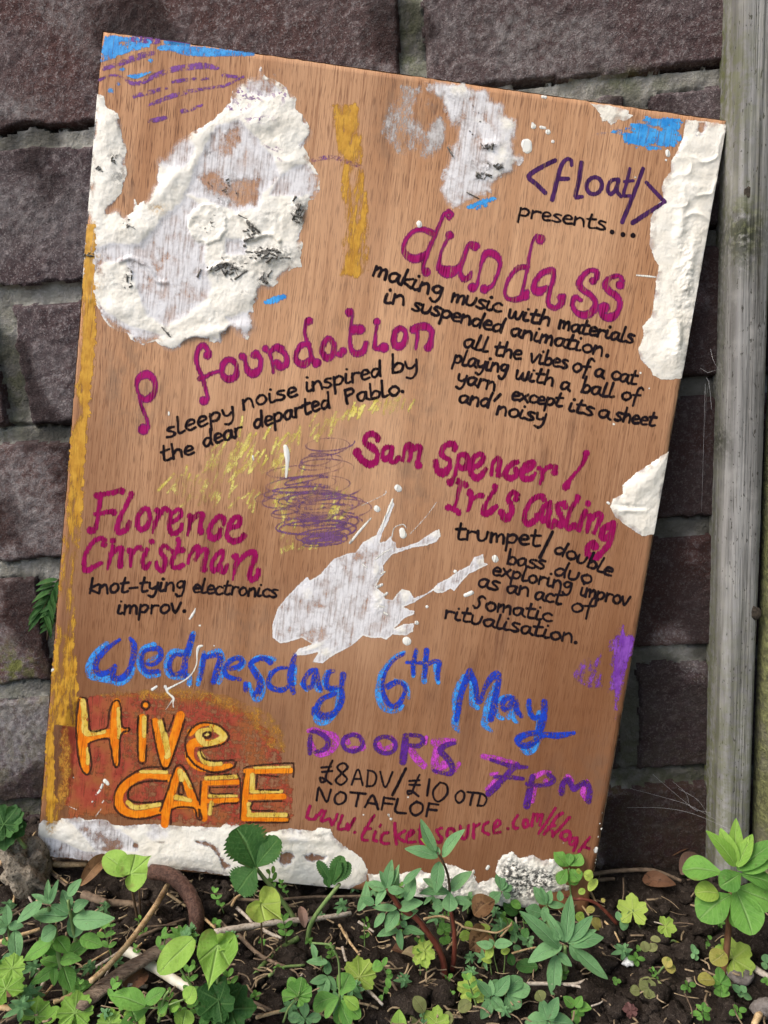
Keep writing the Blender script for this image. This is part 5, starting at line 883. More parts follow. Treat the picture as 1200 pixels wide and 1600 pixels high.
# ------------------------------------------------------------------ small writing: a handwriting of single strokes
GL = {
 'a': (.95, ".75,.9 .45,1 .12,.7 .12,.2 .35,.0 .6,.3 .76,.92 .72,.25 .95,0"), 'b': (.85, ".22,1.9 .12,.08|.14,.5 .45,.95 .75,.65 .6,.1 .12,.05"), 'c': (.8, ".72,.85 .4,1 .1,.6 .15,.15 .45,0 .75,.15"),
 'd': (.95, ".7,.85 .35,.95 .08,.5 .2,.05 .5,.15 .72,.65|.86,1.8 .74,.7 .75,0"), 'e': (.8, ".12,.5 .65,.62 .6,.95 .3,1 .08,.5 .25,.03 .7,.12"), 'f': (.8, ".85,1.6 .62,1.85 .42,1.5 .3,.5 .2,-.6|.05,.75 .65,.85"),
 'g': (.9, ".7,.9 .35,1 .1,.6 .3,.25 .6,.45 .74,.95 .7,0 .55,-.6 .25,-.68 .08,-.45"), 'h': (.9, ".2,1.8 .1,0|.12,.5 .45,.95 .7,.75 .72,0"), 'i': (.5, ".15,1 .08,.2 .25,0 .45,.1|.27,1.5"),
 'k': (.85, ".25,1.75 .1,0|.8,1 .15,.5 .8,0"), 'l': (.55, ".25,1.8 .1,.2 .25,0 .5,.1"), 'm': (1.15, ".08,0 .12,1|.12,.6 .4,1 .52,.7 .5,.1|.52,.6 .82,1 .97,.7 .98,0"), 'n': (.9, ".12,1 .08,0|.1,.6 .45,1 .68,.75 .75,0"),
 'o': (.9, ".4,1 .1,.6 .2,.1 .5,0 .78,.4 .67,.9 .4,1"), 'p': (.9, ".15,1 .05,-.75|.15,.75 .5,1 .77,.7 .55,.15 .12,.15"), 'r': (.75, ".15,1 .1,0|.12,.6 .35,.95 .7,.92"), 's': (.75, ".65,.95 .3,1 .15,.75 .45,.5 .62,.2 .35,0 .03,.1"),
 't': (.75, ".37,1.7 .2,.3 .35,0 .7,.1|.05,1.05 .68,1.15"), 'u': (.9, ".1,1 .1,.2 .35,0 .65,.3 .75,1"), 'v': (.85, ".05,1 .35,0 .8,1.1"), 'w': (1.1, ".05,1 .1,.1 .38,.1 .52,.85 .58,.1 .85,.1 1.0,1.05"), 'x': (.85, ".1,1 .78,0|.72,1 .05,0"),
 'y': (.9, ".1,1 .15,.4 .4,.25 .65,.5|.78,1 .68,-.2 .4,-.75 .1,-.6"), 'P': (.85, ".15,1.6 .1,0|.12,1.5 .6,1.6 .72,1.1 .15,.8"), 'S': (.8, ".8,1.4 .5,1.6 .25,1.2 .42,.7 .35,.2 .1,0 -.05,.25"), '-': (.9, ".1,.5 .75,.55"), '.': (.5, ".2,.02"), ' ': (.45, ""),
 'A': (.95, "0,0 .38,1 .75,0|.1,.38 .65,.38"), 'N': (.95, "0,0 .1,1 .6,0 .8,1"), 'O': (1.0, ".42,1 .1,.6 .15,.15 .42,0 .75,.35 .72,.85 .42,1"), 'T': (.9, "0,.95 .85,1|.44,.97 .36,0"), 'F': (.8, ".12,1 .05,0|.1,.98 .7,1|.08,.52 .58,.57"), 'L': (.8, ".12,1 .05,.03 .65,.0"), 'D': (.9, ".12,1 .05,0|.03,.0 .5,.12 .68,.6 .45,.95 .05,1.02"), 'V': (.85, "0,1 .38,0 .8,1"),
 '8': (.75, ".35,.55 .62,.8 .4,1 .12,.82 .35,.52 .62,.25 .35,0 .08,.2 .35,.55"), '0': (.95, ".42,1 .1,.6 .15,.15 .42,0 .75,.35 .72,.85 .42,1"), '1': (.4, ".2,1 .08,0"), '/': (.7, ".7,1.15 .0,-.5"),
 'Q': (.75, ".62,1 .38,.45 .3,.15 .12,.08 .08,.25 .3,.2 .62,0|.15,.52 .62,.55|.12,.7 .6,.75"),
}
wr = random.Random(11)
def word(txt, x0, y0, x1, y1, xh, w=6.0, slant=0.12):
    w *= 0.80; xh *= 0.95
    adv = sum(GL[c][0] for c in txt); last = GL[txt[-1]][0]*0.9 if txt[-1] in 'ae' else GL[txt[-1]][0]*0.85
    L = math.hypot(x1-x0, y1-y0); ux, uy = (x1-x0)/L, (y1-y0)/L
    k = L/(adv-GL[txt[-1]][0]+last); out = []; p = 0.0
    nx, ny = uy*0.55, -1.0                         # letters stay nearly upright on sloping lines
    for c in txt:
        a, g = GL[c]; jy = wr.uniform(-.05, .05); js = wr.uniform(.94, 1.06)
        for st in g.split('|'):
            pts = []
            for q in st.split():
                gx, gy = map(float, q.split(',')); gx += wr.uniform(-.025, .025); gy = gy*js+jy+wr.uniform(-.02, .02)
                X_ = (p+gx)*k+slant*gy*xh
                pts.append((x0+ux*X_+nx*gy*xh, y0+uy*X_+ny*gy*xh, w*wr.uniform(.80, 1.16)*(1.15 if len(st.split()) == 1 else 1)))
            if pts: out.append(np.array(pts))
        p += a
    return out
def writing(label, *lines, mat=M_BLACK, extra=None):
    s = []
    for l in lines: s += word(*l)
    if extra: s += extra
    letter('writing', s, mat, label, 0.00024)
writing('small black word presents with three dots', ('presents', 809, 337, 945, 360, 13.5, 4.8, .0), extra=[np.array([(956.4, 362.6, 8.)]), np.array([(973.3, 366.5, 8.4)]), np.array([(988.9, 368, 8.6)])])
writing('black handwritten lines about making music with materials', ('making', 581, 430, 688, 464.5, 16, 6.2), ('music', 704, 470.5, 781, 488, 14, 6.2), ('with', 793, 496, 857, 509, 13, 6.2), ('materials', 871.7, 513.3, 988, 536.5, 13, 6.2), ('in', 599, 472.4, 630, 477, 14.5, 6.2), ('suspended', 643, 483.4, 783, 521, 13.5, 6.2), ('animation', 796, 524, 940, 556.3, 13.5, 6.2), extra=[np.array([(948.7, 555.8, 7.4)])])
writing('black handwritten lines about the vibes of a cat', ('all', 723, 541.5, 761, 550, 14, 6), ('the', 771, 555, 813.5, 561, 13.5, 6), ('vibes', 826.8, 565, 885, 576, 13.5, 6), ('of', 893, 580, 921, 584, 13, 6), ('a', 928, 586, 942, 590.5, 13, 6), ('cat', 953.8, 591.5, 993, 600.5, 13, 6),
  ('playing', 707, 567.5, 791, 584, 13.5, 6), ('with', 804.8, 592, 863, 602, 13, 6), ('a', 874, 607, 888.5, 610.5, 13, 6), ('ball', 906.5, 612.5, 958, 621.5, 13, 6), ('of', 969.5, 623.7, 998.5, 628, 13, 6),
  ('yarn', 713, 597, 772, 609.5, 13.5, 6), ('except', 798, 624.5, 876.5, 636, 13, 6), ('its', 887, 641.5, 925, 650, 13, 6), ('a', 933.5, 650, 951, 655, 13, 6), ('sheet', 959.8, 656, 1022, 666, 13, 6), ('and', 716, 628, 763.5, 637, 13, 6), ('noisy', 774.8, 647.5, 850.5, 659.5, 13, 6), extra=[np.array([(781.5, 616.5, 6), (772.5, 626, 5)])])
writing('black handwritten lines about sleepy noise', ('sleepy', 260, 684, 366, 650, 15, 5.6, -.05), ('noise', 379, 639.5, 465, 618.5, 15, 5.8, -.05), ('inspired', 478, 613, 596, 587.5, 14.6, 5.8, -.02), ('by', 611, 585, 652, 577, 16, 5.8, 0), ('the', 253, 722, 303.5, 708, 14, 5.8, -.05), ('dear', 318, 698.5, 379, 680, 14, 6, -.05), ('departed', 397, 670.5, 516, 636.5, 14.5, 6, -.02), ('Pablo', 540, 631, 624, 616, 14.5, 6, -.1), extra=[np.array([(629, 611.8, 6.4)])])
writing('black handwritten lines about the trumpet and double bass duo', ('trumpet', 711, 841.5, 842, 854, 15.5, 5.8, 0), ('double', 865, 863, 955, 901, 13, 5.8, .12), ('bass', 791, 881.5, 850, 889.5, 13.5, 5.4, .05), ('duo', 865, 898, 922.5, 912.5, 13.5, 5.6, .08), ('exploring', 768.6, 897.5, 892, 923, 13, 5.4, .05), ('improv', 905.5, 930, 981, 947, 13.5, 5.6, .05), ('as', 746, 916, 777.5, 923.5, 14, 5.6, .05), ('an', 790.5, 925, 825, 931.5, 13, 5.6, .05), ('act', 834, 936, 876, 944.5, 13, 5.6, .08), ('of', 891, 954.5, 928, 959, 14.5, 5.6, .05), ('Somatic', 740, 949, 860.5, 971.5, 13, 5.6, .03), ('ritualisation', 693.5, 965, 893, 1004, 13, 5.6, .03), extra=[np.array([(863.3, 831.2, 5.8), (843.5, 871, 6)]), np.array([(899.4, 1004, 6.6)])])
writing('black handwritten words knot-tying electronics improv', ('knot-tying', 138, 927.5, 288, 921.5, 13.7, 5.8, .1), ('electronics', 300.5, 926, 432, 933, 13.3, 5.2, .1), ('improv', 183, 959.5, 281, 957, 14, 5.6, .05), extra=[np.array([(288, 954.8, 7)])])
writing('black handwritten ticket prices', ('Q8', 497.5, 1226.5, 543, 1227, 37, 5.0, .02), ('ADV', 549, 1227, 610, 1230, 26, 4.8, .02), ('Q', 634, 1244.6, 655, 1244.8, 35, 5.0, .04), ('1', 665, 1243, 672, 1243.5, 26, 4.8, .05), ('0', 673, 1251, 700, 1250, 31, 4.8, .06), ('OTD', 709, 1253, 760, 1262, 20, 4.8, .05), ('NOTAFLOF', 494, 1251, 683, 1278, 21.5, 5.2, .02), extra=[np.array([(634, 1200.7, 4.8), (613.4, 1242, 5.2)])])
u1 = lambda t: S(470, 1240, .20833, t); u2 = lambda t: S(690, 1250, .20833, t)
letter('writing', u1("70,92,26 45,178 105,190 120,160|120,160,26 110,185 160,125|185,130,26 155,205 215,190 235,235 275,155|312,165,26 280,262 340,262|340,262,26 350,225 355,270 405,185|405,290,26|550,165,26 500,240 460,320 470,348 498,350|480,262,24 525,262|560,285,26 545,345 570,355|603,232,20 592,250|655,292,26 620,300 600,350 625,375 660,372|705,222,28 708,290 716,375|778,280,26 725,320 775,360|795,330,24 848,290 830,275 795,320 800,365 860,360|905,225,30 895,330 905,372 930,365|885,270,22 945,270|1055,258,26 1022,275 1040,315 1058,335 1045,365 1010,360") +
  u2("40,262,28 45,225 80,215 100,250 80,285 45,270|140,195,26 150,280 175,290 195,250 200,190|242,180,26 240,285|245,205,24 285,178|348,165,26 315,190 312,235 350,255|388,215,24 440,180 420,150 390,195 395,245 440,240|497,215,26|572,115,26 540,160 545,210 570,210|610,180,26 620,150 640,150 648,190 620,205 608,180|690,105,26 675,195|688,125,24 722,105 715,160|720,130,22 758,105 735,190|852,60,24 790,160 725,250|905,98,28 865,125 820,190 770,255|800,205,24 850,190|958,130,26 880,220 832,272|832,272,24 828,230|890,270,28 915,240 955,235 965,270 930,300 895,280|1018,285,26 975,290 960,325 985,335 1018,295 990,380|1110,280,26 1070,330 1030,385|1062,348,24 1108,365"), M_CRIM, 'crimson handwritten web address along the bottom', 0.00024)
# ------------------------------------------------------------------ weeds, litter and stones in the bed
UPV = np.array([0, 0, 1.0]); lr = np.random.default_rng(21)
def nrm(v): return v/(np.linalg.norm(v)+1e-12)
def leaf_frame(B, T, tilt=None):
    d = nrm(T-B); vc = nrm(CAM-(B+T)/2)
    n0 = nrm(0.62*vc+0.5*UPV+lr.normal(0, 0.13, 3)); w = nrm(np.cross(d, n0)); n = np.cross(w, d)
    if n @ vc < 0: w, n = -w, -n
    return d, w, n
def blade(bag, B, T, W, shape='lance', fold=0.16, arch=None):
    d, w, n = leaf_frame(B, T); L = np.linalg.norm(T-B); nt, nsid = (25 if shape == 'tooth' else 15), 7; V = []; at = []; r = lr.random()
    arch = lr.uniform(-0.02, 0.10) if arch is None else arch; tw = lr.normal(0, 0.10); sk = lr.normal(0, 0.03)
    for i in range(nt):
        t = i/(nt-1)
        if shape == 'lance': h = math.sin(math.pi*min(1, t**0.85*0.97+0.02))**0.75*(1-0.15*t)
        elif shape == 'obov': h = (math.sin(math.pi*min(1, (t**1.45)*0.96+0.015)))**0.7
        elif shape == 'oval': h = math.sin(math.pi*min(1, t*0.965+0.02))**0.55
        elif shape == 'tooth': h = (math.sin(math.pi*min(1, (t**1.35)*0.955+0.015)))**0.62
        else: h = math.sin(math.pi*t)**0.8
        h = max(h, 0.03)*W/2
        if shape == 'tooth' and 0.3 < t < 1: h *= 1+0.10*(1 if i % 2 else -1)
        c = B+d*L*t+n*arch*L*math.sin(math.pi*t)+w*sk*L*math.sin(math.pi*t)
        for j in range(nsid):
            s = -1+2*j/(nsid-1)
            V.append(c+(w+n*tw*t)*s*h+n*(fold*abs(s)**1.3*h+0.05*h*math.sin(9*t+3*s+r*9))); at.append((abs(s), t, r))
    F = [(i*nsid+j, i*nsid+j+1, (i+1)*nsid+j+1, (i+1)*nsid+j) for i in range(nt-1) for j in range(nsid-1)]
    bag.add(V, F, lf=np.array(at))
def fan_leaf(bag, C, T, outline, axes, cup=0.10):
    # outline: list of (along, across) round the stalk point, in metres; vein strength from the nearest axis
    d, w, n = leaf_frame(C, T); V = [C]; at = [(0, 0, 0.5)]; m = len(outline); R = 5; r = lr.random(); Rm = max(math.hypot(*o) for o in outline)
    for k in range(1, R+1):
        q = k/R
        for (a, b) in outline:
            rr = math.hypot(a, b)*q; an = math.atan2(b, a)
            s = min(abs((an-x+math.pi) % (2*math.pi)-math.pi) for x in axes)*(rr/Rm)*2.2
            V.append(C+d*a*q+w*b*q+n*(cup*Rm*q*q*0.6+0.06*Rm*math.sin(5*an+r*9)*q+0.025*Rm*math.sin(13*an+7*q+r*5)*q+0.04*Rm*(s-0.3)*q)); at.append((s, q, r))
    F = [(0, 1+k, 1+(k+1) % m) for k in range(m)]
    for k in range(R-1):
        for j in range(m): F.append((1+k*m+j, 1+(k+1)*m+j, 1+(k+1)*m+(j+1) % m, 1+k*m+(j+1) % m))
    bag.add(V, F, lf=np.array(at))
def lobed(bag, C, T, lobes=5, depth=0.35, teeth=3, gap=0.7, span=2.9, wide=1.0):
    R = np.linalg.norm(T-C); o = []; N = 72; axes = [-span*0.78+2*span*0.78*i/(lobes-1) for i in range(lobes)]
    for i in range(N):
        a = -span+2*span*i/(N-1)
        e = min(abs(a-x) for x in axes); hw = span*0.78/(lobes-1)
        f = 1-depth*min(1.0, e/hw)**2.6
        f *= 1-0.16*abs(a)/span; f *= 1+0.045*math.cos(a*lobes*teeth*0.9)
        o.append((R*f*math.cos(a), R*f*math.sin(a)*wide))
    o.append((R*0.06*math.cos(span), 0.0)); fan_leaf(bag, C, T, o, axes)
def heart(bag, C, T, W, pointed=1.0):
    L = np.linalg.norm(T-C); o = []
    for i in range(44):
        f = 2*math.pi*i/44; x = math.sin(f)**3; y = (13*math.cos(f)-5*math.cos(2*f)-2*math.cos(3*f)-math.cos(4*f))
        o.append((-(y-5)/22*L*1.0, x*W/2*(1+0.03*math.sin(11*f))))
    fan_leaf(bag, C, T, o, [0.0, 0.7, -0.7], 0.12)
def at_plane(x, y, yy): return at_y(float(x), float(y), yy)
PLANTS = []
def plant(name, label, cat, base, parts, group=None, fwd=0.0, root=None):
    """base: pixel where it leaves the soil; parts: (part name, material, [items]) with items traced on the plant's own upright plane"""
    g = on_ground(*base); g = g-np.array([0, fwd, 0]); y0 = g[1]
    t = thing(name, label, cat, g, group); ppm = np.linalg.norm(g-CAM)/F_PX
    for pn, mat, items in parts:
        bag = Bag()
        for it in items:
            k = it[0]
            if k == 'stem':
                pts = it[1]; wd = it[2]; P = []
                for i, (x, y) in enumerate(pts):
                    off = it[3][i] if len(it) > 3 else 0.0
                    P.append(at_plane(x, y, y0-off))
                P = smooth_path(np.array(P), 5); rr = np.linspace(wd, wd*0.72, len(P))*ppm/2
                bag.add(*tube(P, rr, 8, 0.05, len(PLANTS)))
            else:
                bx, by, tx, ty = it[1:5]; w = it[5] if len(it) > 5 else 20
                Lp = math.hypot(tx-bx, ty-by); dz = (ty-by)/Lp*0.42*Lp*ppm+lr.normal(0, 0.08)*Lp*ppm
                o0 = lr.uniform(0.0, 0.002)
                B = at_plane(bx, by, y0-o0); T = at_plane(tx, ty, y0-o0-dz); W = w*ppm
                if k in ('lance', 'obov', 'oval', 'tooth'): blade(bag, B, T, W, k)
                elif k == 'heart': heart(bag, B, T, W)
                elif k == 'lobed': lobed(bag, B, T, *(it[6] if len(it) > 6 else ()))
        if pn == 'stem': o = bag.build('stem', mat, t)
        else:
            o = bag.build(pn, mat, t)
    PLANTS.append(t); return t
def LV(shape, ox, oy, s, txt, *ex):               # "bx,by,tx,ty,w ..." in an enlarged view
    out = []
    for q in txt.split():
        a = [float(v) for v in q.split(',')]
        out.append((shape, ox+a[0]*s, oy+a[1]*s, ox+a[2]*s, oy+a[3]*s, (a[4] if len(a) > 4 else 60)*s)+tuple(ex))
    return out
def ST_(ox, oy, s, txt, w): return ('stem', [(ox+a*s, oy+b*s) for a, b in ([float(v) for v in q.split(',')] for q in txt.split())], w*s)
A_ = (0, 1340, .26667); B_ = (280, 1280, .26667); C_ = (560, 1270, .2062); D_ = (760, 1300, .2); E_ = (960, 1260, .2126)
WEED = 'weed seedlings in front of the board'
# --- left group
plant('weed_seedling', 'tall blue green seedling with paired lance leaves at the far left front', 'weed', (104, 1561), [
  ('stem', M_STEMG, [ST_(*A_, "390,830 370,700 345,580 330,480 320,400", 26), ST_(*A_, "445,490 430,430 412,330 400,250", 18), ST_(*A_, "285,290 300,420 330,520", 14)]),
  ('foliage', LEAF['blue'], LV('lance', *A_, "395,345,185,335,96 428,362,672,358,86 408,310,365,190,58 398,225,478,125,50 428,310,520,255,60 330,415,240,480,80 400,330,300,275,50 285,275,282,128,34 290,275,342,128,32 285,270,185,215,32 290,270,335,185,28 245,262,98,382,66 430,470,470,260,90")),
  ('foliage', LEAF['mid'], LV('lance', *A_, "368,592,570,455,78 352,605,478,597,60 342,622,235,602,62 340,632,175,742,60 316,642,316,752,42 372,640,420,785,84 300,500,140,600,84 395,805,545,735,66 330,470,400,560,80 470,470,600,520,70 340,560,230,470,70"))], WEED)
plant('weed_seedling', 'small grey green seedling cut by the left edge of the frame', 'weed', (18, 1500), [
  ('stem', M_STEMG, [ST_(*A_, "68,600 55,480 45,390", 14)]),
  ('foliage', LEAF['blue'], LV('lance', *A_, "46,395,40,275,46 40,400,-20,440,60 50,400,138,402,46 88,425,100,610,68 36,405,-10,345,56 60,560,20,640,50"))], WEED)
plant('weed_seedling', 'flat rosette of rounded lobed leaves in the bottom left corner', 'weed', (70, 1590), [
  ('stem', M_STEMG, [ST_(*A_, "240,960 215,900", 10), ST_(*A_, "280,960 400,900 445,880", 10), ST_(*A_, "240,960 120,830 35,760", 9)]),
  ('foliage', LEAF['bright'], LV('lobed', *A_, "205,930,230,810,60 440,910,455,780,60 35,770,0,670,60 640,970,655,880,60 70,650,85,560,60", (7, .16, 3)) + LV('oval', *A_, "270,960,350,880,62 380,960,520,990,60"))], WEED)
plant('weed_seedling', 'two-leaved bright heart seedling in front of the plaster band, left', 'weed', (216, 1450), [
  ('stem', M_STEMB, [ST_(*A_, "815,410 795,300 770,180 742,95", 14), ST_(*A_, "830,410 820,300 815,160", 12)]),
  ('foliage', LEAF['bright'], LV('oval', *A_, "750,95,612,-15,118") + LV('heart', *A_, "765,95,895,-15,185"))], WEED, -0.004)
plant('weed_seedling', 'large bright veined heart leaf seedling at the front left of centre', 'weed', (338, 1588), [
  ('stem', M_STEMG, [ST_(*B_, "215,1150 225,950 230,720", 16), ST_(*B_, "210,1150 60,960 -10,850", 13)]),
  ('foliage', LEAF['bright'], LV('heart', *B_, "228,735,170,1010,185 232,728,335,690,80") + LV('oval', *B_, "85,700,-120,905,135"))], WEED, 0.006)
plant('weed_seedling', 'pale lime heart leaf standing on a dark thin stalk below the plaster band', 'weed', (411, 1492), [
  ('stem', M_STEMB, [ST_(*B_, "490,790 485,700 478,510", 11)]),
  ('foliage', LEAF['lime'], LV('heart', *B_, "480,498,610,600,205"))], WEED, 0.003)
plant('buttercup_leaf', 'big dark green three-lobed toothed leaf overlapping the plaster band', 'weed', (463, 1452), [
  ('stem', M_STEMG, [ST_(*B_, "680,620 670,575 560,420 500,350 450,285", 26)]),
  ('foliage', LEAF['dark'], LV('tooth', *B_, "448,282,335,50,225 452,275,585,110,150 446,285,340,425,180"))], WEED, -0.003)
plant('buttercup_leaf', 'crumpled dark young leaf on a thick stalk before the plaster band end', 'weed', (480, 1470), [
  ('stem', M_STEMG, [ST_(*B_, "752,710 770,620 830,520 940,380", 27)]),
  ('foliage', LEAF['dark'], LV('tooth', *B_, "905,385,955,215,90 895,385,810,245,52 915,370,1000,255,70 900,370,930,240,60 880,400,865,330,44"))], WEED)
plant('buttercup_leaf', 'dark lobed leaves on a long slanting stalk at the bottom, left of centre', 'weed', (466, 1466), [
  ('stem', M_STEMG, [('stem', [(466, 1466), (442, 1480), (419, 1499), (392, 1530), (366, 1560)], 7.5, [0, .006, .014, .026, .034])]),
  ])
plant('weed_seedling', 'dark green lobed leaves spreading along the bottom edge below the big heart leaf', 'weed', (366, 1588), [
  ('stem', M_STEMG, [ST_(*B_, "320,1150 300,1100 220,1080", 14)]),
  ('foliage', LEAF['dark'], LV('lobed', *B_, "230,1060,110,1000,60 300,1110,450,1110,60 230,1080,280,950,60", (5, .28, 3)) + LV('lobed', *B_, "200,1110,100,1110,60", (5, .3, 3)))], WEED, 0.012)
plant('weed_seedling', 'leafy pale green sprig at the bottom edge under the white root', 'weed', (255, 1592), [
  ('stem', M_STEMG, [ST_(*A_, "930,960 960,830 990,780", 16), ST_(*A_, "940,880 1080,830", 10), ST_(*A_, "945,880 830,880", 10)]),
  ('foliage', LEAF['mid'], LV('lance', *A_, "850,870,640,810,110 850,850,970,770,80 930,900,985,850,70 800,960,770,890,150") ),
  ('foliage', LEAF['bright'], LV('oval', *A_, "1090,850,1140,760,90 1000,900,1050,840,55 960,930,940,870,45 1070,1000,1090,890,95 760,1010,830,890,120"))], WEED, 0.006)
plant('weed_seedling', 'little pointed star seedling beside the curved brown root', 'weed', (286, 1478), [
  ('stem', M_STEMG, [ST_(*A_, "1070,510 1065,470", 10)]),
  ('foliage', LEAF['mid'], LV('lance', *A_, "1065,470,945,460,34 1065,465,1000,410,32 1065,460,1045,395,30 1068,460,1090,390,30 1070,465,1145,415,34 1070,470,1170,455,34 1065,475,1010,490,30"))], WEED)
plant('weed_seedling', 'small blue green seedling under the crumpled leaf, centre left', 'weed', (512, 1548), [
  ('stem', M_STEMG, [ST_(*B_, "870,1010 868,920", 10), ST_(*B_, "865,890 830,800", 8)]),
  ('foliage', LEAF['blue'], LV('lance', *B_, "868,925,765,955,46 868,910,872,830,44 872,920,918,1010,46 866,930,838,1065,72 870,840,745,835,46 800,815,775,725,34"))], WEED)
plant('weed_seedling', 'glossy mid green plant with broad rounded upper leaf, bottom centre', 'weed', (532, 1596), [
  ('stem', M_STEMG, [ST_(*B_, "945,1185 940,1100 940,1020 935,840 905,760", 13), ST_(*B_, "905,760 880,735 780,725", 13)]),
  ('foliage', LEAF['mid'], LV('obov', *B_, "945,1030,1000,905,105 935,1045,785,1110,84 950,1060,1062,1165,64 945,1070,1000,1210,66 935,1050,855,1165,44 950,1080,930,1200,60")),
  ('foliage', LEAF['bright'], LV('obov', *B_, "960,1035,1050,1110,62 "))], WEED, 0.004)
plant('weed_seedling', 'single round scalloped leaf, yellow green, above the glossy centre plant', 'weed', (534, 1540), [
  ('stem', M_STEMG, [ST_(*B_, "950,980 1010,900 1045,880", 9)]),
  ('foliage', LEAF['lime'], LV('lobed', *B_, "1055,925,1045,800,60", (7, .2, 3)))], WEED, 0.002)
plant('weed_seedling', 'four-leaved blue green cross seedling at the bottom, left of centre', 'weed', (477, 1597), [
  ('stem', M_STEMG, [ST_(*B_, "735,1190 735,1165", 9)]),
  ('foliage', LEAF['blue'], LV('obov', *B_, "735,1168,738,1068,52 732,1170,638,1162,50 740,1170,832,1160,50 735,1172,695,1205,40 738,1168,775,1195,36"))], WEED, 0.002)
plant('weed_seedling', 'pair of half-folded lobed leaves on an arching stalk, centre left', 'weed', (443, 1598), [
  ('stem', M_STEMG, [ST_(*B_, "610,1190 640,1110 690,1050 705,1010", 12)]),
  ('foliage', LEAF['mid'], LV('lobed', *B_, "695,1040,650,930,60 700,1040,765,1060,60 700,1035,720,925,60", (3, .22, 3, .7, 1.4)))], WEED, 0.004)
# --- centre
plant('spurge_plant', 'bushy spurge on a thick leaning red stem, left of the tall one', 'weed', (693, 1526), [
  ('stem', M_STEMR, [ST_(*C_, "655,1240 640,1120 590,1000 540,930 440,800 330,730 270,650 215,575", 44)]),
  ('foliage', LEAF['blue'], LV('lance', *C_, "212,572,255,355,76 208,560,160,440,52 205,575,65,528,72 222,580,352,592,60 208,585,130,705,58 265,640,300,400,46 300,722,492,680,88 290,725,105,715,56 300,745,208,905,98 340,540,478,418,56 360,665,425,475,92 325,800,455,738,58 350,870,500,920,60 312,885,330,1040,52 300,890,140,935,62 0,745,60,515,66 230,560,310,390,46 120,690,20,640,60 200,760,120,870,56") + LV('oval', *C_, "320,830,366,860,46 335,910,410,890,40"))], WEED)
plant('spurge_plant', 'tall slender spurge with dark stalk rising across the web address', 'weed', (706, 1516), [
  ('stem', M_STEMB, [ST_(*C_, "712,900 700,750 692,600 680,480 640,370 600,300", 21)]), 
  ('stem', M_STEMR, [ST_(*C_, "712,1195 728,1050 728,930 715,820 700,745", 36)]),
  ('foliage', LEAF['blue'], LV('lance', *C_, "585,290,472,45,80 602,335,350,272,80 638,335,806,125,80 690,590,862,445,82 615,370,585,610,96 688,602,462,612,70 640,560,490,500,60 720,650,862,690,58 600,320,600,255,44 640,690,560,720,90") + LV('obov', *C_, "690,600,690,748,100")),
  ('foliage', LEAF['lime'], LV('lance', *C_, "575,285,470,195,40"))], WEED)
plant('weed_seedling', 'small five-leaved seedling in front of the grey crumbling plaster', 'weed', (744, 1427), [
  ('stem', M_STEMR, [ST_(*C_, "890,760 960,700 1030,680 1085,600", 13)]),
  ('foliage', LEAF['blue'], LV('obov', *C_, "1085,592,1062,452,72 1090,590,1164,555,56 1080,600,1000,672,78 1092,600,1150,645,50 1085,590,1120,520,40"))], WEED)
plant('weed_seedling', 'yellow green thin-stalked seedling left of the big rosette', 'weed', (771, 1522), [
  ('stem', M_STEMG, [ST_(*C_, "1010,1230 1000,1130 1020,1010", 9), ST_(*C_, "1060,1220 1030,1100 1020,1010", 8), ST_(*C_, "1100,1230 1110,1100 1100,1050", 8)]),
  ('foliage', LEAF['blue'], LV('lance', *C_, "1020,1005,892,985,56 1030,1005,1168,990,66 1025,1005,990,955,36")),
  ('foliage', LEAF['lime'], LV('lance', *C_, "1015,1020,965,1110,58 1080,1060,1150,1035,50 1010,1130,930,1110,40"))], WEED)
plant('weed_seedling', 'little bright clover-like seedling between the two red spurge stems', 'weed', (693, 1492), [
  ('stem', M_STEMG, [ST_(*C_, "650,1000 650,880 620,790", 10)]),
  ('foliage', LEAF['mid'], LV('oval', *C_, "648,890,595,905,54 650,885,705,862,60 650,940,640,1000,60 655,940,690,985,56 645,880,620,830,50 650,900,690,920,40"))], WEED)
plant('weed_seedling', 'lime lobed leaf pair beside the foot of the leaning spurge', 'weed', (668, 1522), [
  ('stem', M_STEMG, [ST_(*C_, "520,1210 505,1130", 10)]),
  ('foliage', LEAF['lime'], LV('lobed', *C_, "490,1065,520,1175,60 500,1040,470,950,60", (5, .30, 3)))], WEED, 0.002)
plant('weed_seedling', 'lime scalloped round leaf beside the blue green rosette, bottom centre', 'weed', (738, 1556), [
  ('stem', M_STEMG, [ST_(*C_, "860,1390 850,1330", 10)]),
  ('foliage', LEAF['lime'], LV('lobed', *C_, "858,1350,835,1215,60 860,1350,920,1350,60", (5, .28, 3)))], WEED, 0.002)
plant('weed_seedling', 'blue green rosette of six pointed leaves at the bottom centre', 'weed', (768, 1572), [
  ('stem', M_STEMG, [ST_(*C_, "1010,1440 1010,1390", 12)]),
  ('foliage', LEAF['blue'], LV('lance', *C_, "1000,1390,888,1265,66 1030,1380,1148,1235,88 1010,1400,1106,1505,78 1010,1420,928,1562,80 1000,1400,945,1412,44 1010,1385,1000,1265,50 1005,1385,1020,1330,40"))], WEED)
plant('weed_seedling', 'pair of yellow green ovals by the dead leaf, centre', 'weed', (742, 1472), [
  ('stem', M_STEMG, [ST_(*C_, "890,1000 870,930", 8)]),
  ('foliage', LEAF['lime'], LV('oval', *C_, "890,930,1000,920,90 850,920,765,950,70 860,880,810,830,60 890,880,1000,870,50"))], WEED)
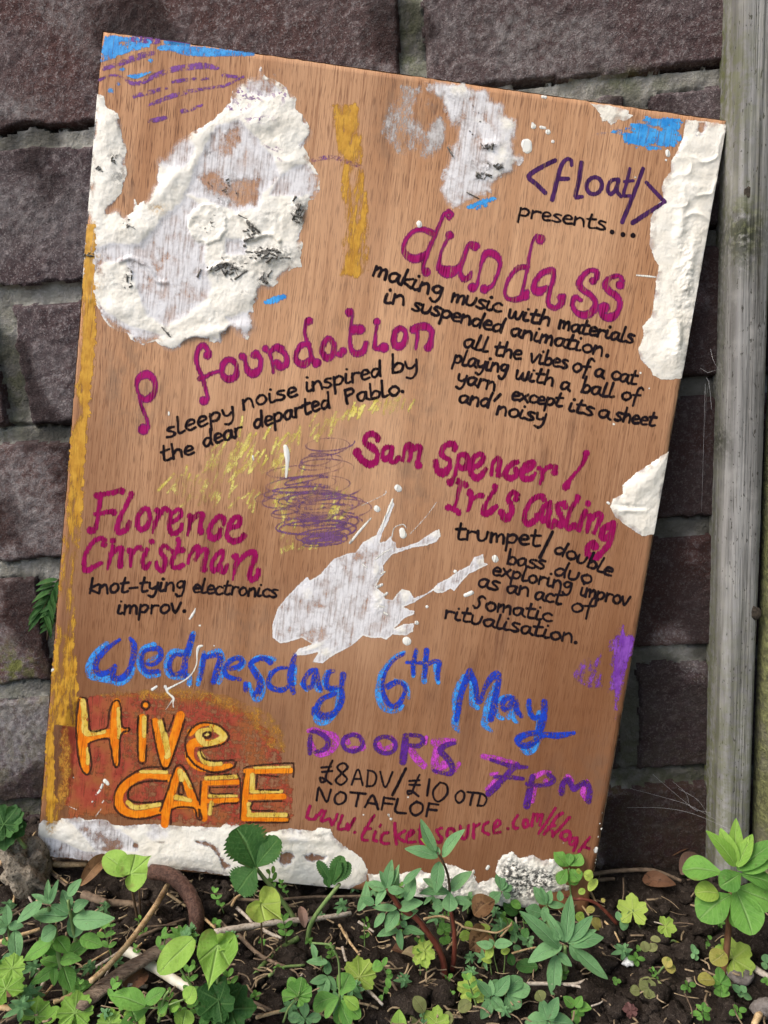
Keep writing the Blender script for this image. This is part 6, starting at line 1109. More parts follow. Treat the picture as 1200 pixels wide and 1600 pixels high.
plant('weed_seedling', 'olive oval seed leaves with a lobed yellow leaf at the bottom edge', 'weed', (670, 1592), [
  ('stem', M_STEMG, [ST_(*C_, "500,1580 480,1500", 10)]),
  ('foliage', LEAF['olive'], LV('oval', *C_, "500,1510,420,1395,84 470,1600,390,1545,60 760,1500,855,1440,78 640,1560,720,1555,80")),
  ('foliage', LEAF['blue'], LV('oval', *C_, "470,1600,510,1515,56")),
  ('foliage', LEAF['lime'], LV('lobed', *C_, "590,1590,605,1460,60", (5, .3, 3)))], WEED, 0.002)
plant('weed_seedling', 'bright crinkled leaf tip poking in at the bottom edge, centre', 'weed', (622, 1600), [
  ('foliage', LEAF['bright'], LV('lance', *C_, "300,1680,310,1490,110"))], WEED, 0.004)
plant('weed_seedling', 'thin straggly chickweed left of the leaning spurge foot', 'weed', (597, 1566), [
  ('stem', M_STEMG, [ST_(*C_, "170,1430 210,1310 215,1230 180,1150", 8)]),
  ('foliage', LEAF['mid'], LV('oval', *C_, "185,1160,105,1180,74 190,1160,215,1095,34 220,1250,260,1225,34 215,1250,235,1330,38 200,1320,215,1370,30 180,1380,160,1430,30 210,1210,250,1200,34"))], WEED)
plant('weed_seedling', 'small green seedling low between dead leaf and grey plaster', 'weed', (790, 1440), [
  ('stem', M_STEMG, [ST_(*C_, "1120,870 1130,800", 8)]),
  ('foliage', LEAF['mid'], LV('oval', *C_, "1120,830,1060,880,60 1130,800,1150,900,70 1110,790,1080,760,50"))], WEED)
# --- the big rosette and its neighbours
plant('spurge_plant', 'large blue green rosette of long leaves facing up, right of centre', 'weed', (884, 1522), [
  ('stem', M_STEMG, [ST_(*D_, "620,1110 615,1000 612,890", 36)]),
  ('foliage', LEAF['blue'], LV('lance', *D_, "575,905,258,618,108 625,860,660,488,96 650,850,828,655,82 660,880,915,825,106 590,885,325,1020,108 545,960,530,1315,104 690,920,948,1148,102 565,945,668,1050,64 600,850,440,600,66 650,880,745,1010,76 620,860,540,690,76 640,870,860,765,80 560,850,545,770,60"))], WEED, 0.004)
plant('weed_seedling', 'upright blue green shoot behind the large rosette', 'weed', (856, 1470), [
  ('stem', M_STEMG, [ST_(*D_, "500,800 470,680 470,565", 22)]),
  ('foliage', LEAF['blue'], LV('lance', *D_, "468,565,368,428,84 475,560,505,455,64 470,580,450,705,62 480,570,614,570,58 465,560,420,425,50 575,540,570,455,50 430,640,305,600,96") + LV('oval', *D_, "480,680,560,800,66"))], WEED)
plant('weed_seedling', 'bright clover-like top against the lower right corner of the board', 'weed', (893, 1430), [
  ('stem', M_STEMG, [ST_(*D_, "665,640 660,500 645,280", 14)]),
  ('foliage', LEAF['mid'], LV('obov', *D_, "640,268,530,150,90 645,262,655,168,64 655,262,742,175,98 630,290,560,405,82 660,290,728,380,100 650,300,700,415,90 635,265,550,235,40"))], WEED, -0.002)
plant('weed_seedling', 'red trailing stem with small yellowing leaves at the board corner', 'weed', (966, 1446), [
  ('stem', M_STEMR, [ST_(*D_, "1020,720 940,630 860,560 760,522 690,525 600,495", 25)]),
  ('foliage', LEAF['lime'], LV('oval', *D_, "830,365,760,320,76 800,460,865,370,56 740,320,700,300,40 720,480,770,450,40 700,640,760,690,70")),
  ('foliage', LEAF['yellow'], LV('oval', *D_, "780,620,845,595,46 900,545,925,525,30 820,680,890,760,90"))], WEED)
plant('weed_seedling', 'small bright four-leaved seedling under the large rosette', 'weed', (899, 1584), [
  ('stem', M_STEMG, [ST_(*D_, "700,1430 695,1385", 10)]),
  ('foliage', LEAF['mid'], LV('lance', *D_, "680,1370,600,1285,74 695,1370,745,1280,60 710,1370,822,1380,76 705,1385,765,1432,56 685,1390,690,1430,46 700,1400,705,1500,66"))], WEED)
plant('weed_seedling', 'broad-leaved seedling at the bottom edge below the large rosette', 'weed', (856, 1598), [
  ('foliage', LEAF['blue'], LV('lance', *D_, "480,1470,428,1300,84 490,1460,562,1290,86 470,1480,300,1490,116 500,1480,680,1500,110 485,1470,545,1420,56 480,1480,470,1560,60")), 
  ('foliage', LEAF['olive'], LV('oval', *D_, "440,1320,400,1240,80"))], WEED, 0.002)
plant('weed_seedling', 'grey green rosette at the bottom, between centre and the large rosette', 'weed', (790, 1568), [
  ('stem', M_STEMG, [ST_(*D_, "140,1340 150,1270", 12)]),
  ('foliage', LEAF['blue'], LV('lance', *D_, "100,1270,180,1118,80") + LV('obov', *D_, "160,1260,275,1140,100 165,1265,340,1215,100 130,1260,40,1165,70 160,1270,270,1365,90 150,1290,190,1410,90"))], WEED)
plant('weed_seedling', 'small fine-leaved seedling just left of the large rosette', 'weed', (826, 1482), [
  ('stem', M_STEMG, [ST_(*D_, "335,920 325,850", 8)]),
  ('foliage', LEAF['blue'], LV('lance', *D_, "320,845,240,812,38 322,838,312,800,26 330,842,372,815,34 332,850,372,868,34 325,855,355,920,46 315,850,280,880,36 210,890,280,955,56 200,860,230,790,50"))], WEED)
plant('weed_seedling', 'dull dark paired leaves low in front of the grey plaster', 'weed', (838, 1520), [
  ('foliage', LEAF['dark'], LV('oval', *D_, "400,1055,232,1048,92 180,950,210,1040,60 320,760,290,820,60")),
  ('stem', M_STEMG, [ST_(*D_, "390,1080 400,1055", 8)])], WEED)
plant('weed_seedling', 'round dark leaves tucked under the grey crumbling plaster', 'weed', (806, 1432), [
  ('stem', M_STEMG, [ST_(*D_, "200,640 190,600", 8)]),
  ('foliage', LEAF['dark'], LV('oval', *D_, "130,560,250,620,110 100,640,150,640,50")),
  ('foliage', LEAF['mid'], LV('oval', *D_, "190,545,270,590,60 80,745,170,680,76"))], WEED, -0.001)
# --- right
plant('spurge_plant', 'upright bright green spurge with red brown stem at the foot of the timber post', 'weed', (1130, 1524), [
  ('stem', M_SPURGE, [('stem', [(960+.2126*a, 1260+.2126*b) for a, b in ((800, 1245), (820, 1100), (835, 950), (850, 700), (868, 590), (880, 520))], 8.5, [0, 0, 0, 0, -.003, -.006])]),
  ('foliage', LEAF['mid'], LV('obov', *E_, "790,490,500,470,165 928,492,775,590,122 925,500,1165,575,118 905,600,1180,715,165 858,652,622,830,185 878,590,1015,945,185 880,720,960,900,130")),
  ('foliage', LEAF['mid'], LV('lance', *E_, "905,465,1190,250,125 930,470,1180,370,120")),
  ('foliage', LEAF['bright'], LV('lance', *E_, "900,445,893,88,92 890,440,675,178,90 890,440,780,160,105 905,445,1015,205,86 905,440,985,225,60")),
  ('foliage', LEAF['lime'], LV('oval', *E_, "765,640,592,640,118"))], WEED, -0.002)
plant('weed_seedling', 'lime lobed leaf right of the red brown spurge stem', 'weed', (1140, 1512), [
  ('stem', M_STEMG, [ST_(*E_, "840,1180 900,1110", 9)]),
  ('foliage', LEAF['lime'], LV('lobed', *E_, "872,1120,990,1030,60", (5, .30, 3)))], WEED)
plant('weed_seedling', 'small lime lobed leaf standing on the bare soil, right of the board', 'weed', (1000, 1450), [
  ('stem', M_STEMG, [ST_(*E_, "190,890 150,810 135,760", 12), ST_(*E_, "60,830 110,770", 7)]),
  ('foliage', LEAF['lime'], LV('lobed', *E_, "134,775,128,640,60", (5, .32, 3))), 
  ('foliage', LEAF['blue'], LV('oval', *E_, "40,840,100,885,82 40,840,20,772,40"))], WEED)
plant('weed_seedling', 'tiny lime lobed leaf on the soil, centre of the bare patch', 'weed', (1040, 1466), [
  ('stem', M_STEMB, [ST_(*E_, "370,990 360,900 390,880", 8)]),
  ('foliage', LEAF['lime'], LV('lobed', *E_, "375,880,455,910,60", (5, .3, 3)))], WEED)
plant('weed_seedling', 'round-leaved bright tuft at the base of the red brown spurge stem', 'weed', (1125, 1558), [
  ('stem', M_STEMG, [ST_(*E_, "780,1370 780,1310", 9)]),
  ('foliage', LEAF['mid'], LV('obov', *E_, "780,1305,722,1255,78 785,1300,842,1262,72 782,1310,785,1402,88 788,1310,838,1345,66 775,1310,735,1330,60 775,1300,765,1180,56")),
  ('foliage', LEAF['yellow'], LV('oval', *E_, "735,1280,615,1282,92 815,1075,712,1150,104"))], WEED, 0.002)
plant('weed_seedling', 'small pale pointed seedling right of the spurge base tuft', 'weed', (1158, 1560), [
  ('stem', M_STEMG, [ST_(*E_, "935,1400 930,1365", 8)]),
  ('foliage', LEAF['blue'], LV('lance', *E_, "925,1365,862,1308,46 935,1360,965,1322,46 935,1370,1012,1415,44 930,1368,930,1405,40"))], WEED)
plant('weed_seedling', 'small dark narrow-leaved seedling at the bottom right', 'weed', (1096, 1592), [
  ('stem', M_STEMG, [ST_(*E_, "650,1590 645,1500", 8)]),
  ('foliage', LEAF['mid'], LV('lance', *E_, "640,1525,552,1530,34 645,1500,598,1455,32 650,1490,662,1438,36 655,1500,708,1482,32 655,1530,705,1570,40 645,1540,605,1562,36 650,1520,702,1530,30"))], WEED)
plant('weed_seedling', 'narrow pair of pale seed leaves on the bare soil, right', 'weed', (1086, 1502), [
  ('foliage', LEAF['blue'], LV('oval', *E_, "588,1085,572,1012,34 592,1085,612,1050,34 592,1090,606,1132,30 585,1080,572,1120,26"))], WEED)
plant('weed_seedling', 'olive and yellow lobed seedling on the soil, lower right of the large rosette', 'weed', (1012, 1556), [
  ('stem', M_STEMB, [ST_(*E_, "270,1400 250,1340", 8)]),
  ('foliage', LEAF['olive'], LV('oval', *E_, "190,1355,115,1355,60") + LV('lobed', *E_, "250,1335,180,1310,60 250,1340,245,1400,60 255,1330,270,1275,60 260,1330,345,1310,60", (3, .3, 2)))], WEED)
plant('weed_seedling', 'purplish lobed leaf on the soil near the bottom right', 'weed', (990, 1585), [
  ('stem', M_STEMR, [ST_(*E_, "165,1590 120,1520", 7)]),
  ('foliage', LEAF['purple'], LV('lobed', *E_, "118,1500,60,1490,60 118,1500,170,1490,60 118,1500,115,1450,60", (5, .3, 2)))], WEED)
plant('weed_seedling', 'wilted yellow leaf on a pale stalk, middle of the bare soil', 'weed', (1030, 1520), [
  ('stem', M_STEMG, [ST_(*E_, "320,1230 350,1190 375,1170", 14)]),
  ('foliage', LEAF['yellow'], LV('oval', *E_, "370,1180,450,1190,60 375,1180,405,1112,66"))], WEED)
plant('weed_seedling', 'curling yellow leaf bent over on the bare soil', 'weed', (1045, 1474), [
  ('stem', M_STEMG, [ST_(*E_, "395,1000 430,985 465,1000", 14)]),
  ('foliage', LEAF['yellow'], LV('lance', *E_, "455,990,500,1070,34"))], WEED)
plant('weed_seedling', 'grey green folded seed leaf on the bare soil, right of the rosette', 'weed', (1004, 1500), [
  ('stem', M_STEMG, [ST_(*E_, "200,1130 240,1050", 16)]),
  ('foliage', LEAF['olive'], LV('oval', *E_, "230,1070,215,990,60 240,1050,315,1020,50 265,975,340,985,40"))], WEED)
plant('weed_seedling', 'pale seedling cut by the right edge of the frame', 'weed', (1197, 1514), [
  ('foliage', LEAF['blue'], LV('oval', *E_, "1120,1150,1110,1085,50 1115,1150,1095,1190,40 1125,1150,1170,1130,50"))], WEED)
plant('weed_seedling', 'two-leaved sprout at the left edge of the bare patch', 'weed', (966, 1532), [
  ('foliage', LEAF['mid'], LV('oval', *E_, "15,1290,50,1285,30 10,1285,-10,1255,30 15,1290,0,1310,26"))], WEED)
# --- between the board and the wall, left
plant('fern', 'dark green fern frond hanging from the wall behind the left edge of the board', 'fern', (70, 1278), [
  ('stem', M_STEMB, [('stem', [(92, 905), (76, 935), (62, 965)], 3), ('stem', [(92, 930), (78, 965), (74, 1000)], 3)]),
  ('foliage', LEAF['dark'], [('lance', 90-3*i, 905+6*i, 56-2*i+(i % 3)*2, 915+9*i, 7) for i in range(9)]+[('lance', 90-3*i, 908+6*i, 88-i, 935+8*i, 7) for i in range(9)]+[('lance', 88, 940+7*i, 62, 958+8*i, 7) for i in range(5)])], None, 0.004)
plant('weed_seedling', 'dark shaded leaf against the wall at the lower left edge', 'weed', (20, 1400), [
  ('stem', M_STEMG, [('stem', [(40, 1325), (24, 1305), (4, 1288)], 5)]),
  ('foliage', LEAF['dark'], LV('lobed', 0, 1160, .2, "30,640,-30,500,60 40,640,190,560,60 30,650,40,840,60", (5, .2, 3)))], WEED, -0.004)
# small sprouts of three kinds filling the weedy part: each a copy of its kind's first plant
def star(n, L, W, cx, cy, sh, ph=0.3, sq=0.75):
    return [(sh, cx, cy, cx+L*(0.8+.35*lr.random())*math.cos(ph+2*math.pi*i/n), cy-sq*L*(0.8+.35*lr.random())*math.sin(ph+2*math.pi*i/n), W) for i in range(n)]
K1 = plant('sprout', 'tiny green sprout with rounded leaves low among the weeds', 'sprout', (400, 1560), [('foliage', LEAF['mid'], star(4, 11, 6, 400, 1555, 'oval')), ('stem', M_STEMG, [('stem', [(400, 1562), (400, 1556)], 2)])], 'tiny round-leaved sprouts among the weeds')
K2 = plant('sprout', 'small narrow-leaved blue green sprout low among the weeds', 'sprout', (455, 1590), [('foliage', LEAF['blue'], star(6, 19, 6, 455, 1576, 'lance')+star(4, 13, 5, 455, 1570, 'lance', 0.8)), ('stem', M_STEMG, [('stem', [(455, 1590), (455, 1572)], 2.4)])], 'small narrow-leaved sprouts among the weeds')
K3 = plant('sprout', 'thin branching chickweed sprig low among the weeds', 'sprout', (620, 1470), [('foliage', LEAF['mid'], [('oval', 620, 1458, 611, 1452, 5), ('oval', 620, 1458, 629, 1453, 5), ('oval', 618, 1446, 609, 1441, 5), ('oval', 618, 1446, 627, 1439, 5), ('oval', 616, 1436, 610, 1428, 5), ('oval', 616, 1436, 622, 1428, 5)]), ('stem', M_STEMG, [('stem', [(622, 1472), (620, 1458), (618, 1446), (616, 1435)], 1.8)])], 'thin chickweed sprigs among the weeds')
rs_ = np.random.default_rng(77); kinds = (K1, K2, K3); done = []
def sow(n, x0, x1, y0, y1, pw):
    m = 0
    while m < n:
        x, y = rs_.uniform(x0, x1), rs_.uniform(y0, y1)
        if any((x-a)**2+(y-b)**2 < 260 for a, b in done): m += 0.1; continue
        done.append((x, y)); m += 1
        src = kinds[rs_.choice(3, p=pw)]; g = on_ground(x, y); k = rs_.uniform(0.7, 1.45)
        o = src.copy(); col.objects.link(o); o.location = tuple(g+np.array([0, 0, 0.0005])); o.rotation_euler = (rs_.uniform(-.25, .25), rs_.uniform(-.25, .25), rs_.uniform(-1.2, 1.2)); o.scale = (k, k, k)
        for ch in src.children:
            c = ch.copy(); c.parent = o; col.objects.link(c)
sow(24, 0, 200, 1430, 1600, (.25, .5, .25)); sow(20, 200, 460, 1470, 1600, (.35, .35, .3)); sow(26, 460, 830, 1420, 1600, (.3, .4, .3)); sow(10, 500, 780, 1395, 1440, (.3, .3, .4)); sow(12, 830, 1200, 1440, 1600, (.6, .2, .2)); sow(6, 320, 470, 1400, 1470, (.4, .2, .4))

# ------------------------------------------------------------------ roots, twigs, straws, stones, dead leaves
def litter(name, label, cat, path, wpx, mat, lift=0.0015, group=None, taper=0.75, noise=0.08, n=8, sub=5, lifts=None, flat=1.0):
    P = []
    for i, (x, y) in enumerate(path):
        l = lifts[i] if lifts else lift
        d = rays(x, y); z = 0.0
        for _ in range(10):
            p = CAM+d*((z-CAM[2])/d[2]); z = float(ground_h(p[0], p[1]))+l
        P.append(p)
    P = np.array(P); ppm = np.linalg.norm(P.mean(0)-CAM)/F_PX; Q = smooth_path(P, sub)
    V, F = tube(Q, np.linspace(1, taper, len(Q))*wpx*ppm/2, n, noise, len(label))
    c = P.mean(0)
    if flat != 1.0: V = np.array(V); V[:, 2] = c[2]+(V[:, 2]-c[2])*flat
    o = mesh(name, V, F, mat, None, None, True, c); tag(o, label, cat, group); return o
litter('root', 'thick curved brown root arching out from under the board', 'root', [(236, 1362), (262, 1366), (282, 1380), (298, 1402), (307, 1428), (305, 1462)], 20, M_ROOT, n=14, lifts=[.010, .012, .012, .010, .006, -.003], taper=1.0, noise=0.05)
litter('root', 'white fleshy root lying under the old wood chip', 'root', [(193, 1485), (205, 1489), (222, 1500), (253, 1519), (275, 1533), (296, 1545)], 13, M_WHITER, lifts=[.004]*6, n=12, noise=0.03, taper=0.9)
litter('root', 'pale root end showing at the bottom edge below the heart leaf', 'root', [(318, 1570), (335, 1580), (352, 1592), (360, 1606)], 12, M_WHITER, n=12, noise=0.03)
litter('wood_chip', 'weathered flat brown wood chip lying across the white root', 'wood', [(122, 1566), (150, 1548), (192, 1520), (228, 1500), (270, 1478)], 27, mat_plain('old wood chip', (0.10, 0.070, 0.050), (0.24, 0.18, 0.13), (160, 700, 700), 0.85, 0.9, 0.0018, (0.05, 0.035, 0.025)), lifts=[.008]*5, n=7, noise=0.10, taper=0.85, flat=0.38)
litter('straw', 'thick tan straw leaning over the wood chip', 'straw', [(261, 1384), (249, 1405), (240, 1420), (203, 1471), (170, 1508), (141, 1534)], 7.5, M_STRAW, lifts=[.006, .010, .014, .016, .014, .012], taper=0.95, noise=0.05)
litter('twig', 'bleached flat twig lying below the lime heart leaf', 'twig', [(335, 1457), (380, 1449), (440, 1440), (490, 1436), (548, 1427)], 9, M_PALE, lifts=[.005]*5, noise=0.1, taper=0.7)
litter('twig', 'long thin brown twig along the foot of the plaster band', 'twig', [(372, 1405), (420, 1407), (480, 1402), (560, 1400), (606, 1395), (650, 1391)], 4, M_TWIG, lifts=[.004]*6)
litter('twig', 'brown stick lying on the soil right of the board corner', 'twig', [(926, 1366), (960, 1361), (1000, 1359), (1022, 1360), (1045, 1368), (1064, 1376)], 6, M_TWIG, lifts=[.003, .004, .005, .006, .005, .003])
litter('twig', 'short brown stick below the long stick, right', 'twig', [(928, 1376), (945, 1374), (960, 1373)], 6, M_TWIG)
litter('twig', 'pale branching twig under the large rosette', 'twig', [(824, 1537), (860, 1537), (895, 1538), (918, 1531)], 5, M_PALE, lifts=[.004]*4)
litter('twig', 'side shoot of the pale twig under the large rosette', 'twig', [(893, 1539), (910, 1543), (924, 1546)], 4, M_PALE, lifts=[.004]*3)
litter('straw', 'long tan straw arched across the centre weeds', 'straw', [(662, 1436), (690, 1432), (718, 1444), (726, 1449), (760, 1455), (778, 1457), (800, 1445)], 3.4, M_STRAW, lifts=[.016]*7)
litter('straw', 'thin straw crossing the arched one, centre', 'straw', [(698, 1484), (712, 1464), (722, 1448)], 2.4, M_STRAW, lifts=[.012]*3)
litter('straw', 'pale forked grass bit right of the arched straw', 'straw', [(782, 1464), (793, 1452), (800, 1441)], 3, M_STRAW, lifts=[.010]*3)
litter('twig', 'grey stick in the bottom right corner', 'twig', [(1170, 1507), (1185, 1517), (1204, 1528)], 9, M_PALE, taper=0.9)
litter('straw', 'tan straw stub at the bottom right edge', 'straw', [(1187, 1584), (1178, 1602)], 9, M_STRAW)
litter('straw', 'tan flat straw under the left end of the board', 'straw', [(52, 1341), (75, 1347), (98, 1351), (135, 1350)], 9, M_STRAW, lifts=[.006, .006, .005, .004], noise=0.1)
rs = [((60, 1345), (82, 1365), (104, 1384), 4, 'brown'), ((70, 1352), (95, 1372), (106, 1380), 3.4, 'tan'), ((30, 1362), (24, 1392), (19, 1418), 4, 'tan'), ((32, 1375), (42, 1396), (50, 1410), 3.4, 'pale'), ((0, 1440), (24, 1428), (44, 1416), 3.6, 'brown'), ((0, 1472), (30, 1462), (62, 1452), 6, 'tan'), ((0, 1478), (28, 1474), (58, 1466), 4, 'brown'),
      ((0, 1574), (22, 1576), (46, 1572), 7, 'tan'), ((40, 1558), (52, 1540), (60, 1515), 6, 'pale'), ((52, 1562), (66, 1540), (74, 1522), 5, 'pale'), ((10, 1596), (24, 1588), (32, 1578), 4, 'brown'), ((64, 1560), (74, 1550), (82, 1540), 4, 'tan'), ((84, 1566), (100, 1560), (118, 1550), 6, 'tan'),
      ((130, 1398), (148, 1404), (166, 1410), 12, 'brown'), ((166, 1411), (200, 1412), (228, 1420), 10, 'brown'), ((262, 1396), (278, 1408), (290, 1416), 4, 'tan'), ((214, 1466), (250, 1450), (290, 1436), 5, 'brown'), ((230, 1448), (255, 1446), (276, 1444), 3, 'brown'), ((312, 1429), (325, 1440), (336, 1450), 4, 'tan'), ((345, 1440), (356, 1450), (366, 1452), 4, 'brown'),
      ((362, 1415), (370, 1402), (386, 1394), 4, 'tan'), ((370, 1418), (385, 1432), (394, 1442), 5, 'pale'), ((410, 1452), (425, 1460), (440, 1466), 5, 'pale'), ((336, 1440), (336, 1460), (336, 1480), 3.4, 'brown'), ((372, 1460), (400, 1488), (430, 1505), 6, 'brown'), ((430, 1505), (455, 1515), (470, 1530), 5, 'brown'), ((530, 1445), (545, 1470), (562, 1492), 4, 'tan'), ((535, 1480), (540, 1500), (541, 1500), 4, 'pale'), ((560, 1440), (575, 1450), (584, 1456), 4, 'pale'), ((560, 1535), (580, 1552), (598, 1570), 5, 'pale'),
      ((380, 1560), (400, 1568), (424, 1578), 5, 'brown'), ((400, 1590), (430, 1582), (460, 1577), 5, 'tan'), ((420, 1525), (440, 1512), (476, 1508), 4.5, 'green'), ((470, 1525), (478, 1516), (484, 1510), 2.6, 'pale'), ((130, 1510), (150, 1498), (170, 1486), 3, 'tan'), ((150, 1512), (180, 1492), (196, 1480), 5, 'pale'), ((150, 1468), (156, 1456), (162, 1448), 3, 'tan'), ((165, 1525), (170, 1515), (176, 1505), 3, 'pale'), ((200, 1540), (215, 1540), (230, 1541), 7, 'pale'), ((215, 1480), (224, 1472), (232, 1464), 3, 'tan'),
      ((945, 1440), (960, 1456), (968, 1472), 3, 'tan'), ((915, 1384), (924, 1396), (932, 1412), 4, 'tan'), ((910, 1416), (916, 1424), (920, 1430), 3, 'tan'), ((806, 1434), (806, 1446), (800, 1460), 3, 'pale'), ((996, 1428), (1014, 1438), (1036, 1444), 2.4, 'pale'), ((974, 1372), (974, 1400), (966, 1424), 2.4, 'brown'), ((1036, 1446), (1060, 1442), (1084, 1444), 2.0, 'brown'), ((1008, 1408), (1014, 1416), (1020, 1424), 2, 'brown'), ((1070, 1552), (1080, 1575), (1082, 1590), 2, 'brown'), ((924, 1572), (936, 1568), (942, 1564), 2.4, 'pale'),
      ((800, 1490), (820, 1484), (838, 1480), 3, 'tan'), ((688, 1520), (700, 1528), (710, 1534), 3, 'brown'), ((612, 1535), (622, 1550), (630, 1556), 4, 'brown'), ((20, 1345), (34, 1328), (56, 1300), 3.4, 'tan'), ((34, 1340), (44, 1325), (54, 1312), 5, 'pale'), ((0, 1350), (10, 1340), (18, 1325), 7, 'tan'), ((16, 1294), (26, 1302), (34, 1308), 4, 'brown')]
LITM = {'brown': M_TWIG, 'tan': M_STRAW, 'pale': M_PALE, 'green': M_STEMG}
LITL = {'brown': 'thin dark brown twig bit lying on the soil', 'tan': 'thin tan straw bit lying on the soil', 'pale': 'thin bleached stalk bit lying on the soil', 'green': 'thin green stalk lying on the soil'}
for a, b, c, w, kd in rs:
    litter({'brown': 'twig', 'tan': 'straw', 'pale': 'stalk', 'green': 'stalk'}[kd], LITL[kd], {'brown': 'twig', 'tan': 'straw', 'pale': 'stalk', 'green': 'stalk'}[kd], [a, b, c], w, LITM[kd], random.uniform(0.002, 0.006), {'brown': 'dark twig bits on the soil', 'tan': 'straw bits on the soil', 'pale': 'bleached stalk bits on the soil', 'green': None}[kd])
def stone(name, label, px, py, wpx, hpx, mat, rough=0.3, seed=1, lift=0.3, group=None, sub=2):
    g = on_ground(px, py+hpx*0.45); ppm = np.linalg.norm(g-CAM)/F_PX; w, h = wpx*ppm/2, hpx*ppm/2
    V, F = lump(1.0, seed, rough, (1, 1, 1), sub); V = V*np.array([w, w*0.8, h*1.05])
    c = g+np.array([0, 0, h*lift]); o = mesh(name, V+c, F, mat, None, None, True, c); tag(o, label, 'stone', group)
stone('mortar_lump', 'big rough lump of fallen mortar at the left end of the board', 46, 1352, 60, 76, M_STONE, 0.62, 17, 0.6, None, 3)
stone('stone', 'small grey flat stone by the foot of the red brown spurge', 1156, 1520, 32, 15, M_GREYST, 0.2, 5)
stone('stone', 'white chip lying on the bare dark soil', 982, 1503, 17, 10, M_CHALK, 0.4, 9, 0.7)
stone('stone', 'round grey clod at the bottom right, near the frame edge', 1192, 1568, 28, 26, M_GREYST, 0.3, 13)
stone('stone', 'small buff stone bit left of the spurge base', 1078, 1532, 9, 11, M_STONE, 0.4, 3, 0.6)
for i, (x, y, w, h) in enumerate([(230, 1415, 26, 24), (250, 1440, 30, 24), (232, 1470, 26, 22), (455, 1485, 34, 24), (470, 1500, 28, 20), (440, 1520, 36, 22), (485, 1520, 26, 20), (250, 1462, 24, 16), (1010, 1490, 34, 22), (985, 1480, 30, 20), (1075, 1480, 34, 22), (1020, 1540, 40, 28), (965, 1560, 34, 26), (1060, 1580, 34, 24), (1100, 1440, 30, 20), (940, 1500, 32, 22), (925, 1545, 36, 26), (1140, 1570, 34, 24), (10, 1400, 40, 30), (30, 1385, 30, 24), (950, 1455, 30, 22), (640, 1555, 60, 26), (690, 1545, 50, 26), (350, 1395, 26, 20), (330, 1410, 26, 20)]):
    stone('soil_clod', 'dark crumbly clod of soil', x, y, w, h, M_SOIL, 0.5, 31+i, 0.25, 'clods of dark soil', 2)
def dead_leaf(label, bx, by, tx, ty, w, mat, lift=0.003, group=None):
    b = Bag(); B = on_ground(bx, by)+np.array([0, 0, lift]); T = on_ground(tx, ty)+np.array([0, 0, lift*1.6]); ppm = np.linalg.norm(B-CAM)/F_PX
    blade(b, B, T, w*ppm, 'lance', 0.55, 0.22); o = b.build('dead_leaf', mat, None, (B+T)/2); tag(o, label, 'leaf', group)
M_PINKD = mat_leaf('pinkish dead leaf', (0.13, 0.075, 0.055), (0.24, 0.15, 0.115), (0.28, 0.18, 0.14))
M_ORD = mat_leaf('brown dead leaf', (0.085, 0.042, 0.024), (0.17, 0.085, 0.048), (0.2, 0.11, 0.07), (0.05, 0.028, 0.018))
dead_leaf('folded pinkish brown dead leaf left of the bright spurge', 1064, 1386, 1090, 1366, 24, M_PINKD, 0.008)
dead_leaf('orange brown dead leaf under the stick, right of the board', 1004, 1382, 1056, 1394, 22, M_ORD)
dead_leaf('dark dead leaf against the wall foot, right', 1046, 1344, 1086, 1334, 16, M_ORD)
dead_leaf('tan curled dead leaf in the centre weeds', 742, 1456, 775, 1448, 34, LEAF['dead'], 0.010)
dead_leaf('large brown dead leaf behind the yellow green ovals', 735, 1492, 765, 1470, 40, LEAF['dead'])
dead_leaf('buff papery dead leaf lying left of the leaning spurge foot', 630, 1505, 672, 1540, 16, mat_leaf('buff dead leaf', (0.30, 0.23, 0.12), (0.42, 0.34, 0.20), (0.45, 0.38, 0.25)), 0.006)
dead_leaf('red brown scrap of dead leaf left of the leaning spurge foot', 614, 1490, 632, 1504, 14, M_ORD)
dead_leaf('rolled brown dead leaf below the left part of the board', 128, 1400, 178, 1362, 22, LEAF['dead'], 0.006)
dead_leaf('reddish brown dead leaf at the lower left edge', 8, 1566, 36, 1552, 30, M_ORD, 0.004)
dead_leaf('brown dead leaf under the wood chip', 196, 1556, 232, 1530, 34, M_ORD, 0.002)
dead_leaf('small brown dead leaf at the foot of the crumpled leaf', 478, 1466, 472, 1442, 14, M_PINKD, 0.006)
fb = Bag(); rf = np.random.default_rng(9)
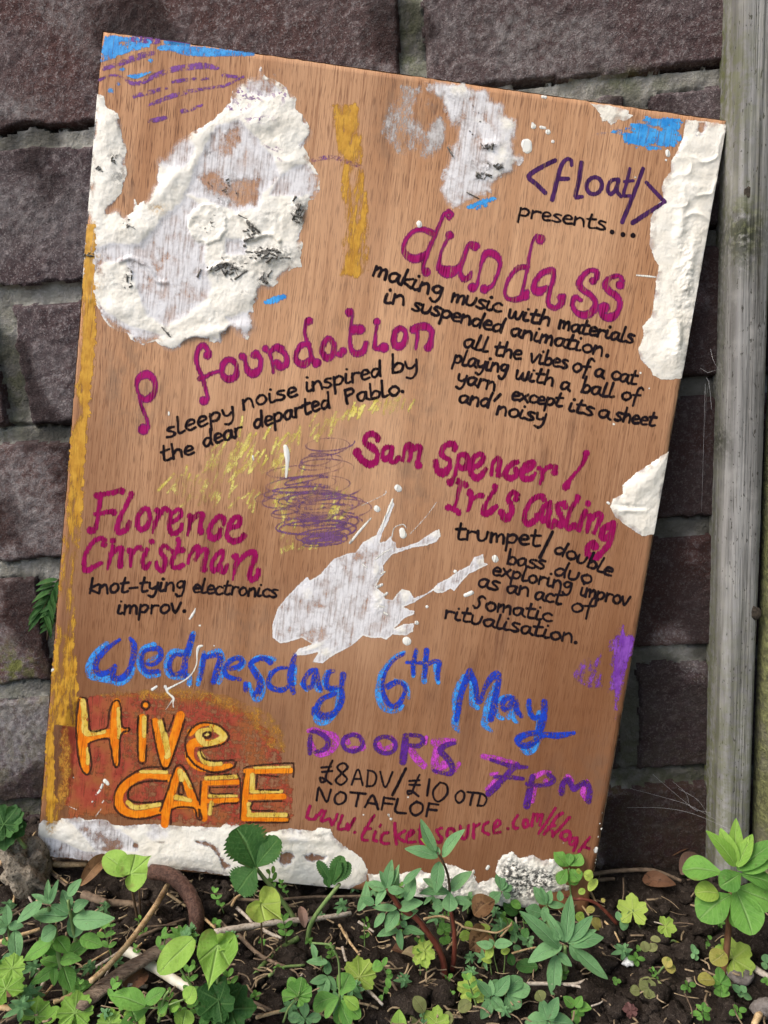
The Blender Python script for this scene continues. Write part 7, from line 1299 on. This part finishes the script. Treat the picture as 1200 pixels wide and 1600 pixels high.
for n in range(900):
    x, y = rf.uniform(-20, 1220), rf.uniform(1370, 1610)
    if x > 930 and rf.random() < 0.6: continue
    g = on_ground(x, y); a = rf.uniform(0, math.pi); L = rf.uniform(0.002, 0.011); d = np.array([math.cos(a), math.sin(a)*.8, rf.normal(0, .25)]); k_ = np.array([-d[1], d[0], 0])*rf.normal(0, .18)
    P = np.array([g-d*L/2, g+k_*L, g+d*L/2])+np.array([0, 0, rf.uniform(0.0005, 0.005)])
    V_, F_ = tube(smooth_path(P, 2), rf.uniform(0.00015, 0.00055), 5, 0.2, n); fb.add(V_, F_)
o = fb.build('plant_litter', mat_plain('fine dry litter', (0.10, 0.07, 0.045), (0.36, 0.27, 0.16), (90, 90, 90), 0.8, 0.4, 0.0006, (0.05, 0.035, 0.025))); o['kind'] = 'stuff'
# cobwebs between the board, the wall and the post
def web(label, strands, yy):
    b = Bag()
    for st in strands:
        P = [at_y(x, y, yy+dy) for x, y, dy in st]; P = smooth_path(np.array(P), 5); b.add(*tube(P, 0.00004, 4, 0, 1))
    o = b.build('cobweb', M_WEB, None, at_y(st[0][0], st[0][1], yy)); tag(o, label, 'cobweb')
web('thin cobweb strands slung from the post low on the right', [[(980, 1262, .01), (1030, 1262, .012), (1070, 1268, .005), (1100, 1278, 0), (1136, 1294, -.006)], [(985, 1232, .018), (1030, 1244, .014), (1076, 1258, .004), (1120, 1282, 0)], [(1050, 1220, .018), (1072, 1240, .01), (1080, 1262, .006), (1110, 1270, 0)], [(1060, 1232, .014), (1090, 1250, .006), (1108, 1276, 0)], [(1020, 1210, .02), (1062, 1246, .01), (1090, 1268, .003)]], -0.022)
web('fine cobweb threads on the post beside the cream strip', [[(1094, 575, .012), (1106, 582, .002), (1112, 580, 0), (1128, 576, 0)], [(1110, 545, .004), (1116, 566, 0), (1132, 590, 0)], [(1102, 660, .02), (1104, 620, .01), (1108, 596, 0)], [(1096, 800, .02), (1098, 740, .012), (1102, 600, .004)], [(1112, 640, 0), (1108, 600, .002), (1104, 590, .004)]], -0.026)
